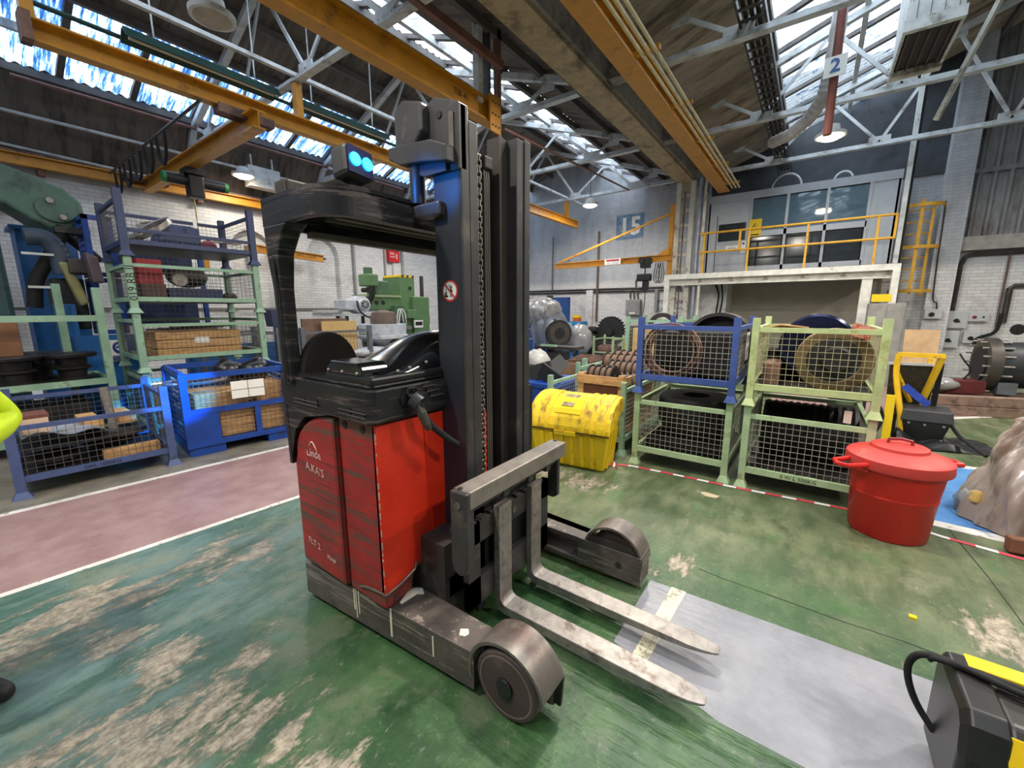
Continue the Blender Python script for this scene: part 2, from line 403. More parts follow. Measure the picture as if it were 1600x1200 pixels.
# ================================================================== walls
bl = brick_mat('white_brick_left', 'x', (200, 198, 196), (216, 214, 212), 3.9, (176, 178, 184), (140, 134, 128))
bf = brick_mat('white_brick_far', 'y', (206, 204, 204), (222, 220, 220), 2.45, (120, 132, 146), (134, 128, 122))
WY = 11.7; FX = 14.0
wl = MB()
wl.box(-6, FX+.3, WY+.14, WY+.4, 0, 4.42)
xs = [-6.0]
arches = [(-2.8, .48, 2.9), (-.8, .48, 2.9), (1.1, .48, 2.9), (3.0, .48, 3.0), (4.9, .48, 3.1), (6.8, .48, 3.16)]
for i, (cx, r, zs) in enumerate(arches):
    x0 = -6.0 if i == 0 else (arches[i-1][0]+cx)/2; x1 = (arches[i+1][0]+cx)/2 if i < len(arches)-1 else 7.75
    p = [(x0, 0), (x0, 4.42), (x1, 4.42), (x1, 0), (cx+r, 0), (cx+r, zs)]+[(cx+r*cos(pi*k/10), zs+r*1.05*sin(pi*k/10)) for k in range(1, 10)]+[(cx-r, zs), (cx-r, 0)]
    wl.prism(p, 'y', WY, WY+.16)
wl.box(7.75, FX+.3, WY, WY+.16, 0, 4.42)
wall_left = wl.to('wall_left', bl, kind='structure')
# ledge course and rails along the left wall
MB().box(-6, 8.6, WY-.05, WY+.0, 1.62, 1.68).to('wall_ledge', mat('ledge_grey', (112, 106, 100), .7), wall_left)
wf = MB().box(FX, FX+.3, -2.52, WY, 0, 8.0).box(FX, FX+.3, -9, -2.52, 0, 2.95)
MB().box(-6.3, -6, -9.3, WY, 0, 7.5).to('wall_front', bf, kind='structure')
MB().box(-6.3, FX+.3, -9.3, -9, 0, 7.5).to('wall_right', bl, kind='structure')
wall_far = wf.to('wall_back', bf, kind='structure')
MB().box(FX-.32, FX, -2.53, -2.1, 0, 8).to('brick_pilaster', bf, wall_far)
MB().box(FX-.12, FX, 6.5, 6.75, 0, 2.3).to('brick_pilaster', bf, wall_far)
clad = mat('cladding_grey', (128, 130, 134), .55, dirt=(98, 92, 88), dirt_amt=.4, dirt_scale=1.2, stretch=(1, 3, .6))
MB().box(FX-.2, FX, -9, -2.53, 2.9, 3.2).to('sill_beam', mat('sill_concrete', (150, 148, 142), .7), wall_far)
for k in range(9):                      # ribbed cladding sheets above the sill, each with three standing ribs
    y1 = -2.55-k*.72; s = MB().box(FX-.03, FX+.02, y1-.715, y1, 3.2, 8.0)
    for q in (.06, .30, .54): s.prism([(FX-.03, y1-q), (FX-.09, y1-q-.02), (FX-.09, y1-q-.07), (FX-.03, y1-q-.09)], 'z', 3.2, 8.0)
    s.to('cladding_sheet', clad, wall_far)
MB().box(FX-.1, FX-.03, -9, -2.53, 4.55, 4.65).to('cladding_rail', clad, wall_far)

MB().box(FX-.05, FX, -2.1, 2.8, 4.67, 7.6).to('gable_shade_panel', mat('gable_shade_grey', (66, 70, 76), .8, dirt=(48, 50, 54), dirt_amt=.4, dirt_scale=1.5), wall_far)  # added panel; its dark grey carries part of the shade above the office
# painted bay number and wall lettering
num_bg = mat('bay_number_blue', (92, 122, 148), .7, dirt=(140, 146, 150), dirt_amt=.4)
MB().box(FX-.006, FX, 4.8, 5.75, 3.95, 4.75).to('bay_number_panel', num_bg, wall_far)
MB().text('15', .78, (FX-.008, 5.27, 4.33), (0, -1, 0), (0, 0, 1), bold=.02).to('painted_number', mat('number_white', (222, 222, 214), .7, dirt=(140, 140, 140), dirt_amt=.3), wall_far)
for i, t in enumerate(('AFTERMARKET', 'SUB ASSEMBL', 'AREA')):
    MB().text(t, .17, (FX-.01, 3.75, 1.85-.25*i), (0, -1, 0), (0, 0, 1)).to('painted_letters', mat('letter_grey', (88, 88, 92), .7), wall_far)

# ================================================================== roof
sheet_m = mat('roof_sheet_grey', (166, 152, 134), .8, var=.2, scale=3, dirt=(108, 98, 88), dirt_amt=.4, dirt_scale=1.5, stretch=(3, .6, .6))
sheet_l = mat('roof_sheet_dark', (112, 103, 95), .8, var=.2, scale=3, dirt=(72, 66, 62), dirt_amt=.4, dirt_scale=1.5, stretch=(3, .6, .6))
rail_m = mat('purlin_grey', (92, 88, 86), .7)
def glass_mat(name='rooflight_glazing', sh=0., st=(9, .8, .8)):
    m = bpy.data.materials.new(name); m.use_nodes = True; nt = m.node_tree; N = nt.nodes; L = nt.links
    for x in list(N): N.remove(x)
    out = N.new('ShaderNodeOutputMaterial'); tr = N.new('ShaderNodeBsdfTransparent'); di = N.new('ShaderNodeBsdfTranslucent'); mx = N.new('ShaderNodeMixShader')
    g = N.new('ShaderNodeNewGeometry'); mp = N.new('ShaderNodeMapping'); mp.inputs['Scale'].default_value = st; L.new(g.outputs['Position'], mp.inputs[0])
    no = N.new('ShaderNodeTexNoise'); no.inputs['Scale'].default_value = 1.5; no.inputs['Detail'].default_value = 9; no.inputs['Roughness'].default_value = .75; L.new(mp.outputs[0], no.inputs['Vector'])
    r = N.new('ShaderNodeValToRGB'); e = r.color_ramp.elements
    e[0].position = .40-sh; e[0].color = (.008, .03, .12, 1); e[1].position = .56-sh; e[1].color = (.95, .98, 1, 1)
    k = e.new(.475-sh); k.color = (.05, .14, .34, 1); k = e.new(.52-sh); k.color = (.3, .42, .55, 1)
    L.new(no.outputs['Fac'], r.inputs[0]); L.new(r.outputs[0], tr.inputs[0]); L.new(r.outputs[0], di.inputs[0]); mx.inputs[0].default_value = .15
    L.new(tr.outputs[0], mx.inputs[1]); L.new(di.outputs[0], mx.inputs[2]); L.new(mx.outputs[0], out.inputs[0]); return m
glaze = glass_mat(); glaze2 = glass_mat('rooflight_glazing_clear', .11, (6, 2.2, 2.2))
ceil = thing('ceiling', '', '', (0, 0, 0)); del ceil['label']; del ceil['category']; ceil['kind'] = 'structure'
def slope(x0, x1, ya, za, yb, zb, m, name, pitch=.16, amp=.022, per=5):
    """one corrugated sheet: waves along x, from (ya,za) to (yb,zb)"""
    n = int(round((x1-x0)/pitch))*per
    def row(dz):
        pr = [(x0+(x1-x0)*i/n, amp*cos(2*pi*i/per)+dz) for i in range(n+1)]
        return [(x, ya, za+o) for x, o in pr], [(x, yb, zb+o) for x, o in pr]
    a, b = row(0); mb = MB(); k = len(a)
    mb.add(a+b, [(i, i+1, k+i+1, k+i) for i in range(k-1)])
    return mb.to(name, m, ceil, smooth=60, recalc=False)
ZL = lambda y: 5.2+.38*(WY+.1-y)           # left bay, slope rising from the left wall
YR = 7.5
ZM = lambda y: 5.3+.36*(y-3.3)             # left bay, slope falling to the valley girder
ZR = lambda y: 5.42+.35*(2.9-y)            # right bay, slope rising from the valley girder
TX = [-2.0, .84, 3.68, 6.55, 9.4, 12.2]
XB = [-6.0, -2.0]+[t for t in TX[1:]]+[14.0]
for i in range(len(XB)-1):
    xa, xb = XB[i], XB[i+1]; nn = 3
    for j in range(nn):
        a = xa+(xb-xa)*j/nn; b = xa+(xb-xa)*(j+1)/nn-.0
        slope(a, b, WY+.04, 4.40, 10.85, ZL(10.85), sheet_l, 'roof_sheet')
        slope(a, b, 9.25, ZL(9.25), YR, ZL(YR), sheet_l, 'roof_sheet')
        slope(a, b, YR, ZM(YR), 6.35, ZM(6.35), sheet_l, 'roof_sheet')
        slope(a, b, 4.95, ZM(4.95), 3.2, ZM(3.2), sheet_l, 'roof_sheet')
        slope(a, b, 2.95, ZR(2.95), 1.0, ZR(1.0), sheet_m, 'roof_sheet')
        slope(a, b, -1.35, ZR(-1.35), -4.2, ZR(-4.2), sheet_m, 'roof_sheet')
        slope(a, b, -4.2, ZR(-4.2), -8.8, ZR(-4.2)-1.6, sheet_m, 'roof_sheet')
        g = .012
        for (y0, y1, Z) in ((10.95, 9.15, ZL), (6.45, 4.85, ZM), (1.08, -1.45, ZR)):
            slope(a+g, b-g, y0, Z(y0)+.03, y1, Z(y1)+.03, glaze if Z is ZL else glaze2, 'skylight_pane', .158, .02)
            MB().bar((b, y0, Z(y0)-.01), (b, y1, Z(y1)-.01), .09, .07).to('glazing_bar', rail_m, ceil)
for nm, Z, ys in (('left', ZL, (10.85, 10.05, 9.2, 8.3)), ('mid', ZM, (6.9, 6.35, 5.65, 4.95, 4.1)), ('right', ZR, (1.0, -.2, -1.35, -2.6, -3.6))):
    for y in ys: MB().box(-6, 14, y-.04, y+.04, Z(y)-.15, Z(y)-.035).to('purlin', truss_white if y in (10.05, 5.65, -.2) else rail_m, ceil)

# ------------------------------------------------------------------ roof trusses, one thing each
def gusset(mb, x, y, z, w=.26, h=.14): mb.box(x-.012, x+.012, y-w/2, y+w/2, z-.03, z+h)
names_l = ['nearest to the camera', 'second in the row, over the truck', 'third in the row, beyond the mast', 'fourth in the row', 'last before the far wall']
def truss(x, kind, label):
    t = thing('roof_truss', label, 'truss', (x, 7.5 if kind == 'L' else -3, 5.0), group=None)
    if kind == 'L':
        segs = [((3.42, 5.04), (11.15, 5.04))]; raf = [((3.4, 5.2), (YR, ZM(YR)-.2)), ((YR, ZL(YR)-.2), (10.95, ZL(10.95)-.2)), ((10.9, ZL(10.9)-.2), (11.55, 4.55))]
        bot = [4.55, 6.4, 8.6, 10.2]; top = [(4.0, ZM(4.0)-.22), (5.4, ZM(5.4)-.22), (7.5, ZM(7.5)-.25), (9.6, ZL(9.6)-.22), (10.8, ZL(10.8)-.22)]
    else:
        segs = [((2.65, 5.04), (-8.5, 5.04))]; raf = [((1.06, ZR(1.06)-.19), (-4.2, ZR(-4.2)-.2)), ((-4.2, ZR(-4.2)-.2), (-8.6, ZR(-4.2)-1.75))]
        bot = [1.15, -.75, -2.6, -4.6, -6.6]; top = [(1.9, ZR(1.9)-.22), (.2, ZR(.2)-.22), (-1.7, ZR(-1.7)-.22), (-3.6, ZR(-3.6)-.22), (-5.6, ZR(-4.2)-.6), (-7.6, ZR(-4.2)-1.3)]
    for a, b in segs:
        MB().bar((x, a[0], a[1]-.03), (x, b[0], b[1]-.03), .12, .014).bar((x, a[0], a[1]+.015), (x, b[0], b[1]+.015), .02, .09).to('bottom_chord', truss_white, t)
    for a, b in raf: MB().bar((x, a[0], a[1]), (x, b[0], b[1]), .11, .1).to('rafter', truss_white, t)
    if kind == 'R': MB().bar((x, 2.8, ZR(2.8)-.19), (x, 1.05, ZR(1.05)-.19), .115, .105).to('rafter_end', mat('rafter_tan', (150, 136, 116), .7), t)
    for i, yb in enumerate(bot):
        for tp in (top[i], top[i+1]): MB().bar((x, yb, 5.08), (x, tp[0], tp[1]), .03, .055).to('web_member', truss_white, t)
        g = MB(); gusset(g, x, yb, 5.04, .36, .16)
        for q in range(4):
            for sx in (-1, 1): g.cyl((x+sx*.012, yb-.13+.085*q, 5.1), (x+sx*.02, yb-.13+.085*q, 5.1), .012, n=6)
        g.to('gusset_plate', truss_white, t)
    for tp in top: g = MB(); gusset(g, x, tp[0], tp[1]-.08, .24, .16); g.to('gusset_plate', truss_white, t)
    return t
for i, x in enumerate(TX[1:]):
    truss(x, 'L', 'white riveted steel roof truss over the left bay, ' + names_l[i])
    truss(x, 'R', 'white riveted steel roof truss over the right bay, ' + ['nearest to the camera', 'second in the row', 'third in the row', 'fourth in the row', 'last before the office'][i])
# longitudinal ties
for (y, z, r_, lab) in ((11.12, 4.87, .028, 'thin white tie rod running along the left wall under the roof sheets'), (6.7, 5.1, .05, 'white channel runner along the middle of the left bay trusses')):
    mb = MB()
    if r_ < .03: mb.cyl((-3, y, z), (13.9, y, z), r_, n=8)
    else: mb.bar((-3, y, z), (13.9, y, z), .07, .05)
    tag(mb.to('tie_bar', truss_white), lab, 'bar')
MB().cyl((-3, WY-.06, 4.6), (4.2, WY-.06, 4.35), .025, n=8).to('wall_pipe', truss_white, wall_left)

# ------------------------------------------------------------------ valley girder, column, crane runways
gird = thing('valley_girder', 'deep grey plate girder running under the roof valley to the far column', 'beam', (5, 3.1, 5.0))
gm = mat('girder_grey', (128, 124, 116), .6, dirt=(88, 82, 74), dirt_amt=.4, dirt_scale=2)
MB().box(-3.4, 13.9, 2.95, 3.36, 4.98, 5.02).to('bottom_flange', mat('girder_tan', (168, 148, 112), .6, dirt=(110, 92, 70), dirt_amt=.35, dirt_scale=2), gird)
MB().box(-3.4, 13.9, 2.88, 2.96, 5.02, 5.55).to('web_plate', gm, gird)
MB().box(-3.4, 13.9, 3.3, 3.34, 5.02, 5.4).to('web_plate', gm, gird)
MB().box(-3.4, 13.9, 2.8, 3.45, 5.5, 5.54).to('gutter_lining', gm, gird)
for k in range(60): MB().cyl((-2+.27*k, 3.33, 4.975), (-2+.27*k, 3.33, 4.98), .014, n=6).to('rivet', gm, gird) if k % 2 == 0 else None
for x in (.84, 3.68, 6.55, 9.4, 12.2): MB().box(x-.12, x+.12, 2.3, 2.9, 5.02, 5.16).to('girder_bracket', gm, gird)
tag(MB().cyl((-3, 3.5, 5.15), (12.5, 3.5, 5.15), .03, n=8).to('sprinkler_pipe', rust), 'thin rust brown pipe running beside the valley girder', 'pipe')

crR = thing('crane_runway_beam', 'orange yellow crane runway beam hung on brackets right of the valley girder', 'beam', (6, 2.1, 4.6))
MB().ibeam((-3, 2.2, 4.73), (12.4, 2.2, 4.73), .26, .28, .03, .02).to('beam', crane_yellow, crR)
for x in (.84, 3.68, 6.55, 9.4, 12.1): MB().box(x-.1, x+.1, 2.15, 2.3, 4.86, 5.02).to('hanger_bracket', crane_yellow, crR)
for k, y in enumerate((1.98, 1.90, 1.82)): MB().box(-3, 12.2, y-.014, y+.014, 4.6, 4.63).to('conductor_bar', mat('conductor_cream', (206, 186, 140), .5), crR)
for k in range(9): MB().box(-1+1.6*k, -.93+1.6*k, 1.78, 2.2, 4.63, 4.68).to('conductor_bracket', crane_yellow, crR)

crM = thing('crane_runway_beam', 'orange yellow crane beam crossing above the truck mast to a bolted end plate', 'beam', (2, 4.1, 4.3))
MB().ibeam((-3, 4.15, 4.43), (5.2, 4.15, 4.43), .18, .30, .025, .016).to('beam', crane_yellow, crM)
MB().text('TIB 41', .11, (4.55, 4.13, 4.46), (1, 0, 0), (0, 0, 1)).to('stencil_text', ink, crM)
p = MB().box(5.0, 5.24, 4.0, 4.03, 4.14, 4.62).to('end_plate', crane_yellow, crM)
for q in range(3):
    for w in range(3): MB().cyl((5.05+.07*q, 4.0, 4.22+.15*w), (5.05+.07*q, 3.985, 4.22+.15*w), .014, n=8).to('bolt', rust, p)
hp = thing('hanger_post', 'pale steel hanger post rising from the bolted crane beam plate to the roof', 'post', (5.1, 4.1, 4.2))
MB().bar((4.92, 4.15, 4.5), (4.92, 4.15, 6.0), .1, .1).to('channel', white_paint, hp); MB().bar((5.3, 4.1, 4.15), (5.3, 4.1, 6.0), .08, .08).to('angle', mat('oxide_red', (122, 84, 76), .6), hp)
MB().bar((5.1, 4.15, 4.6), (5.1, 4.15, 6.0), .14, .03).to('web_plate', steel_dark, hp)
crb = thing('crane_rail_beam', 'dull red steel beam high above the truck running towards the hanger post', 'beam', (3, 3.9, 5.0))
MB().bar((1.5, 3.95, 5.02), (5.2, 3.95, 5.02), .08, .1).to('beam', mat('oxide_red', (122, 84, 76), .6), crb)
MB().bar((5.26, 3.95, 4.22), (12, 4.6, 4.95), .03, .03).to('tie_angle', mat('oxide_red', (122, 84, 76), .6), crb)

cr2 = thing('crane_runway_beam', 'long yellow crane beam under the left bay trusses ending short of the number 15 wall', 'beam', (6, 6.7, 4.3))
MB().ibeam((.95, 6.7, 4.4), (13.0, 6.7, 4.4), .15, .22, .02, .014).to('beam', crane_yellow, cr2)
MB().box(.88, .96, 6.6, 6.8, 4.28, 4.54).to('end_plate', rust, cr2)
for x in (.95, 3.68, 6.55, 9.4, 12.2): MB().box(x-.05, x+.05, 6.64, 6.76, 4.5, 4.98).to('hanger_bracket', crane_yellow, cr2)
cr3 = thing('crane_rail_beam', 'rusty yellow crane rail fixed along the top of the left brick wall', 'beam', (5, 11.5, 4.2))
MB().ibeam((-3, 11.52, 4.22), (13.5, 11.52, 4.22), .16, .2, .02, .014).to('beam', crane_yellow, cr3)
MB().box(-3, 13.5, 11.49, 11.55, 4.32, 4.36).to('rail', rust, cr3)
for k in range(7): MB().box(-1+2.4*k, -.9+2.4*k, 11.5, WY, 4.02, 4.12).to('wall_bracket', rust, cr3)

br = thing('bridge_crane', 'short yellow bridge crane beam spanning from the hung beam to the left wall rail', 'crane', (2.9, 9, 4.1))
MB().ibeam((2.9, 6.3, 4.14), (2.9, 11.45, 4.14), .16, .24, .025, .016).to('bridge_beam', crane_yellow, br)
for y in (6.7, 11.4): MB().box(2.55, 3.25, y-.1, y+.1, 4.2, 4.31).to('end_carriage', rust, br)
MB().cyl((2.35, 6.6, 4.25), (2.35, 11.4, 4.25), .02, n=8).to('festoon_rail', steel_dark, br)
for k in range(5):
    y = 8.3+.65*k; MB().tube(smooth_curve([(2.36, y-.2, 4.24), (2.36, y-.15, 3.95), (2.36, y, 3.82), (2.36, y+.15, 3.95), (2.36, y+.2, 4.24)]), .022, 6).to('festoon_cable', rubber, br)
ho = thing('electric_hoist', 'black electric hoist with green end caps hanging under the bridge crane', 'hoist', (2.95, 9.0, 3.8))
MB().box(2.8, 3.1, 8.85, 9.15, 3.92, 4.02).to('trolley', black_paint, ho); MB().box(2.84, 3.06, 8.88, 9.12, 3.55, 3.92).to('gearbox', black_paint, ho, bevel=.02)
MB().cyl((2.55, 9.0, 3.82), (3.4, 9.0, 3.82), .09, n=14).to('motor', black_paint, ho, smooth=40)
for x in (2.5, 3.4): MB().cyl((x-.0, 9, 3.82), (x+.06, 9, 3.82), .085, n=14).to('end_cap', mat('cap_green', (52, 132, 72), .5), ho)
MB().tube(smooth_curve([(2.9, 8.95, 3.6), (2.91, 8.96, 2.9), (2.94, 8.9, 2.5)]), .012, 6).to('pendant_cable', mat('cable_cream', (198, 176, 120), .6), ho)
MB().box(2.90, 2.98, 8.87, 8.93, 2.3, 2.5).to('pendant', crane_yellow, ho)

# hung fluorescent troughs and conduits
green_trough = mat('trough_green', (32, 66, 62), .5)
for i, (xa, xb, lab) in enumerate(((1.75, 3.5, 'dark green fluorescent trough light hung over the left bay, nearer one'), (3.75, 5.5, 'dark green fluorescent trough light hung over the left bay, farther one'))):
    t = thing('trough_light', lab, 'light', ((xa+xb)/2, 6.95, 4.8))
    MB().prism([(6.82, 4.78), (6.9, 4.9), (7.0, 4.9), (7.08, 4.78), (7.06, 4.78), (6.99, 4.87), (6.91, 4.87), (6.84, 4.78)], 'x', xa, xb).to('reflector', green_trough, t)
    MB().cyl((xa+.05, 6.95, 4.81), (xb-.05, 6.95, 4.81), .018, n=8).to('tube', paper, t)
    for x in (xa+.3, xb-.3): MB().cyl((x, 6.95, 4.9), (x, 6.95, ZM(6.95)-.03), .01, n=6).to('hanger_rod', truss_white, t)
tag(MB().cyl((.0, 7.15, 4.88), (6.8, 7.2, 4.88), .028, n=8).to('conduit_pipe', green_trough), 'dark green conduit running beside the trough lights', 'pipe')
tag(MB().cyl((1.2, 10.7, 5.3), (9, 10.7, 5.3), .03, n=8).to('conduit_pipe', mat('oxide_red', (122, 84, 76), .6)), 'dull red conduit along the lower edge of the left rooflights', 'pipe')

# ------------------------------------------------------------------ lamps
lamp_on = mat('lamp_lens_lit', (255, 232, 196), .4, emit=22., var=.02)
lamp_off = mat('lamp_lens_off', (176, 164, 150), .6)
def bay_lamp(x, y, z, lab, lit, r=.23, top=6., pw=85):
    t = thing('high_bay_lamp', lab, 'lamp', (x, y, z))
    MB().lathe([(.05, z+.2), (.12, z+.18), (.14, z+.06), (r, z+.05), (r, z), (r-.04, z)], (x, y, 0), 'z', 28).to('housing', white_paint, t, smooth=40)
    MB().lathe([(0.0001, z-.055), (r*.5, z-.045), (r-.04, z-.005), (r-.04, z+.02), (.0001, z+.02)], (x, y, 0), 'z', 28).to('lens', lamp_on if lit else lamp_off, t)
    MB().cyl((x, y, z+.2), (x, y, top), .008, n=6).to('hanger_cable', steel_dark, t)
    if lit:
        l = area_light('lamp_light', (x, y, z-.07), r*1.6, pw)
    return t
bay_lamp(2.12, 5.39, 4.6, 'round white high bay lamp switched off, under the dark roof at top left', False, .21, ZM(5.39)-.02)
bay_lamp(4.49, 10.75, 4.6, 'small lit high bay lamp close to the left brick wall', True, .23, ZL(10.75)-.02, 32)
bay_lamp(11.6, 5.6, 4.6, 'lit round high bay lamp in front of the number 15 wall', True, .23, ZM(5.6)-.02)
bay_lamp(9.7, .08, 4.6, 'lit round high bay lamp under the red downpipe and number 2 sign', True, .23, ZR(.08)-.02)
tag(MB().box(4.7, 5.4, 10.95, 11.22, 4.5, 4.95).box(4.8, 4.83, 11.05, 11.08, 4.95, 5.22).box(5.27, 5.3, 11.05, 11.08, 4.95, 5.22).to('air_heater_box', white_paint), 'white sheet metal box on the left wall behind the small lit lamp', 'box')
# ================================================================== column, mezzanine office, jib crane, far wall services
colm = thing('steel_column', 'tall cream twin channel column carrying the valley girder beside the mezzanine', 'column', (12.3, 3.05, 0))
cw = mat('column_cream', (206, 204, 194), .55, dirt=(130, 120, 106), dirt_amt=.35, dirt_scale=3)
for y in (3.28, 2.92): MB().box(12.22, 12.42, y-.06, y+.06, 0, 4.97).to('channel', cw, colm)
for k in range(12): MB().box(12.25, 12.29, 2.96, 3.24, .4+.38*k, .48+.38*k).to('lacing_bar', cw, colm)
tag(MB().cyl((12.2, 2.72, 0), (12.2, 2.72, 5.0), .055, n=12).to('conduit_pipe', mat('conduit_galv', (156, 162, 176), .4, metal=.4)), 'grey galvanised conduit beside the cream column', 'pipe')
tag(MB().cyl((12.12, 2.58, 1.0), (12.12, 2.58, 5.0), .035, n=10).to('downpipe', cw), 'cream vertical pipe between column and mezzanine rail', 'pipe')
for nm, y in (('thin brown pipe against the cream column', 3.1),): tag(MB().cyl((12.17, y, 0.6), (12.17, y, 4.7), .018, n=8).to('gas_pipe', rust), nm, 'pipe')

mz = thing('mezzanine_deck', 'white steel mezzanine platform carrying the grey office at the far wall', 'platform', (12.6, 1, 0))
mw = mat('mezz_white', (224, 222, 214), .5, dirt=(150, 140, 128), dirt_amt=.2)
MB().box(11.95, 12.05, -1.38, 3.46, 2.42, 2.55).to('edge_beam', mw, mz)
MB().box(12.0, 13.95, -1.36, 2.8, 2.5, 2.56).box(12.5, 13.95, 2.8, 3.44, 2.5, 2.56).to('floor_plate', mat('deck_dark', (84, 60, 52), .7), mz)
for k in range(6): MB().ibeam((12.05, -1.2+.75*k, 2.42), (13.9, -1.2+.75*k, 2.42), .1, .16).to('joist', mat('joist_grey', (150, 146, 136), .6), mz)
MB().ibeam((12.1, -1.3, 2.36), (12.1, 3.3, 2.36), .12, .2).to('bearer', mw, mz)
for y, x in ((3.38, 12.0), (-1.32, 12.0)): MB().bar((x, y, 0), (x, y, 2.42), .12, .14).to('post', mw, mz)
MB().ibeam((12.15, -.88, 0), (12.15, -.88, 2.3), .18, .18, .014, .012, (1, 0, 0)).to('post', mw, mz)
MB().ibeam((13.6, 3.2, 0), (13.6, 3.2, 2.4), .18, .18, .014, .012, (1, 0, 0)).to('post', mw, mz)
up_ = mat('under_panel', (160, 154, 142), .65, var=.06)
MB().box(13.84, 13.98, -1.3, 2.0, 0, 2.4).to('partition', up_, mz)
MB().box(12.9, 13.9, 2.0, 2.9, .0, 2.35).to('white_cupboard', white_paint, mz)
MB().tube(smooth_curve([(12.88, 2.3, 2.3), (12.86, 2.2, 2.0), (12.86, 2.23, 1.5), (12.86, 2.22, 1.2)]), .02, 6).to('hung_cable', rubber, mz)
MB().tube(smooth_curve([(12.88, 2.15, 2.3), (12.86, 2.1, 1.9), (12.86, 2.16, 1.3)]), .02, 6).to('hung_cable', rubber, mz)

of = thing('mezzanine_office', 'grey panelled glass fronted office standing on the mezzanine platform', 'office', (13.4, .7, 2.56))
og = mat('office_grey', (176, 182, 190), .42, var=.06); ogd = mat('office_frame', (172, 177, 184), .4, var=.05)
pane = mat('office_glass', (84, 108, 122), .04, spec=.9, var=.06)
dark_pane = mat('office_dark_glass', (44, 50, 54), .12, spec=.5, var=.2)
OX = 13.0
MB().box(OX+.06, 13.95, -1.28, 2.66, 4.58, 4.66).to('roof', ogd, of)
MB().box(OX, 13.95, -1.3, -1.24, 2.56, 4.6).to('side_panel', og, of); MB().box(OX, 13.95, 2.6, 2.66, 2.56, 4.6).to('side_panel', og, of)
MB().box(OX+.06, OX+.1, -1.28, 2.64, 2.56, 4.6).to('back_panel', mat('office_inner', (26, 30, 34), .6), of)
MB().box(OX-.02, OX+.06, -1.3, 2.66, 4.47, 4.66).to('top_rail', ogd, of)
MB().box(OX, OX+.06, 2.42, 2.64, 2.56, 4.47).to('wall_panel', og, of); MB().box(OX, OX+.06, -1.28, -.78, 2.56, 4.47).to('wall_panel', og, of)
d = MB().box(OX-.01, OX+.05, 1.62, 2.40, 2.58, 4.12).to('office_door', og, of); MB().box(OX-.02, OX-.01, 1.7, 2.36, 3.45, 3.9).to('door_pane', dark_pane, d)
MB().box(OX-.02, OX-.012, 1.85, 2.15, 3.18, 3.32).to('door_plate', paper, d); MB().text('OFFICE', .06, (OX-.022, 2.0, 3.25), (0, -1, 0), (0, 0, 1)).to('plate_text', ink, d)
MB().box(OX-.0, OX+.06, 1.62, 2.42, 4.12, 4.47).to('wall_panel', og, of)
for y in (1.61, .81, .0, -.78): MB().box(OX-.03, OX+.05, y-.03, y+.03, 2.58, 4.47).to('mullion', ogd, of)
MB().box(OX-.03, OX+.05, -.78, 1.61, 3.5, 3.64).to('transom', ogd, of); MB().box(OX-.03, OX+.05, -.78, 1.61, 2.58, 2.75).to('sill_rail', ogd, of)
for y0, y1 in ((.84, 1.58), (.03, .78), (-.75, -.03)):
    MB().box(OX, OX+.02, y0, y1, 3.64, 4.44).to('glass_pane', pane, of); MB().box(OX, OX+.02, y0+.03, y1-.03, 2.75, 3.48).to('glass_pane', dark_pane, of)
MB().box(OX-.045, OX-.04, 1.34, 1.62, 3.5, 3.94).to('hazard_sign', mat('sign_yellow', (240, 200, 20), .5, var=.03), of)
def tri(mb, y, z, s, x):
    for a, b in (((-1, -.6), (1, -.6)), ((1, -.6), (0, 1)), ((0, 1), (-1, -.6))): mb.bar((x, y-a[0]*s, z+a[1]*s), (x, y-b[0]*s, z+b[1]*s), .003, s*.2, (0, .3, 1) if a[1] != b[1] else (0, 0, 1))
    return mb
tri(MB(), 1.48, 3.74, .1, OX-.048).bar((OX-.048, 1.49, 3.78), (OX-.048, 1.465, 3.73), .003, .014, (0, 1, 0)).bar((OX-.048, 1.47, 3.75), (OX-.048, 1.485, 3.70), .003, .014, (0, 1, 0)).bar((OX-.048, 1.58, 3.55), (OX-.048, 1.38, 3.55), .003, .03).to('hazard_symbol', ink, of)
MB().box(OX-.03, OX-.012, 1.66, 1.78, 3.1, 3.42).to('notice', paper, of); MB().cyl((OX-.031, 1.72, 3.35), (OX-.034, 1.72, 3.35), .03, n=12).to('notice_dot', mat('notice_blue', (60, 90, 160), .5), of)

hr = thing('guard_rail', 'yellow tubular guard rail along the mezzanine edge', 'railing', (12, .7, 2.55))
ry = mat('rail_yellow', (214, 160, 40), .5, dirt=(150, 96, 50), dirt_amt=.25)
for z in (3.55, 3.08): MB().cyl((12.0, 2.62, z), (12.0, -1.2, z), .026, n=10).to('rail', ry, hr)
for y in (2.5, 1.48, .3, -.92): MB().bar((12.0, y, 2.55), (12.0, y, 3.56), .045, .03).to('rail_post', ry, hr)
MB().bar((12.0, -1.2, 3.06), (12.0, -1.2, 3.57), .04, .03).to('rail_end', ry, hr); MB().bar((12.0, 1.68, 3.06), (12.0, 1.68, 3.57), .05, .03).to('gate_post', ry, hr)
sg = tag(MB().box(11.92, 11.94, -1.3, -.98, 1.76, 1.92).to('yellow_sign', MATS['sign_yellow']), 'small blank yellow sign on the white post under the mezzanine corner', 'sign')
lk = thing('grey_locker', 'tall plain grey metal cabinet beside the white mezzanine post', 'cabinet', (11.9, -1.2, 0))
MB().box(11.45, 11.85, -1.5, -.92, 0, 1.72).to('body', mat('locker_grey', (146, 144, 138), .5), lk, bevel=.01); MB().box(11.44, 11.45, -1.2, -.94, .05, 1.68).to('door', MATS['locker_grey'], lk); MB().box(11.44, 11.45, -1.48, -1.22, .05, 1.68).to('door', MATS['locker_grey'], lk)

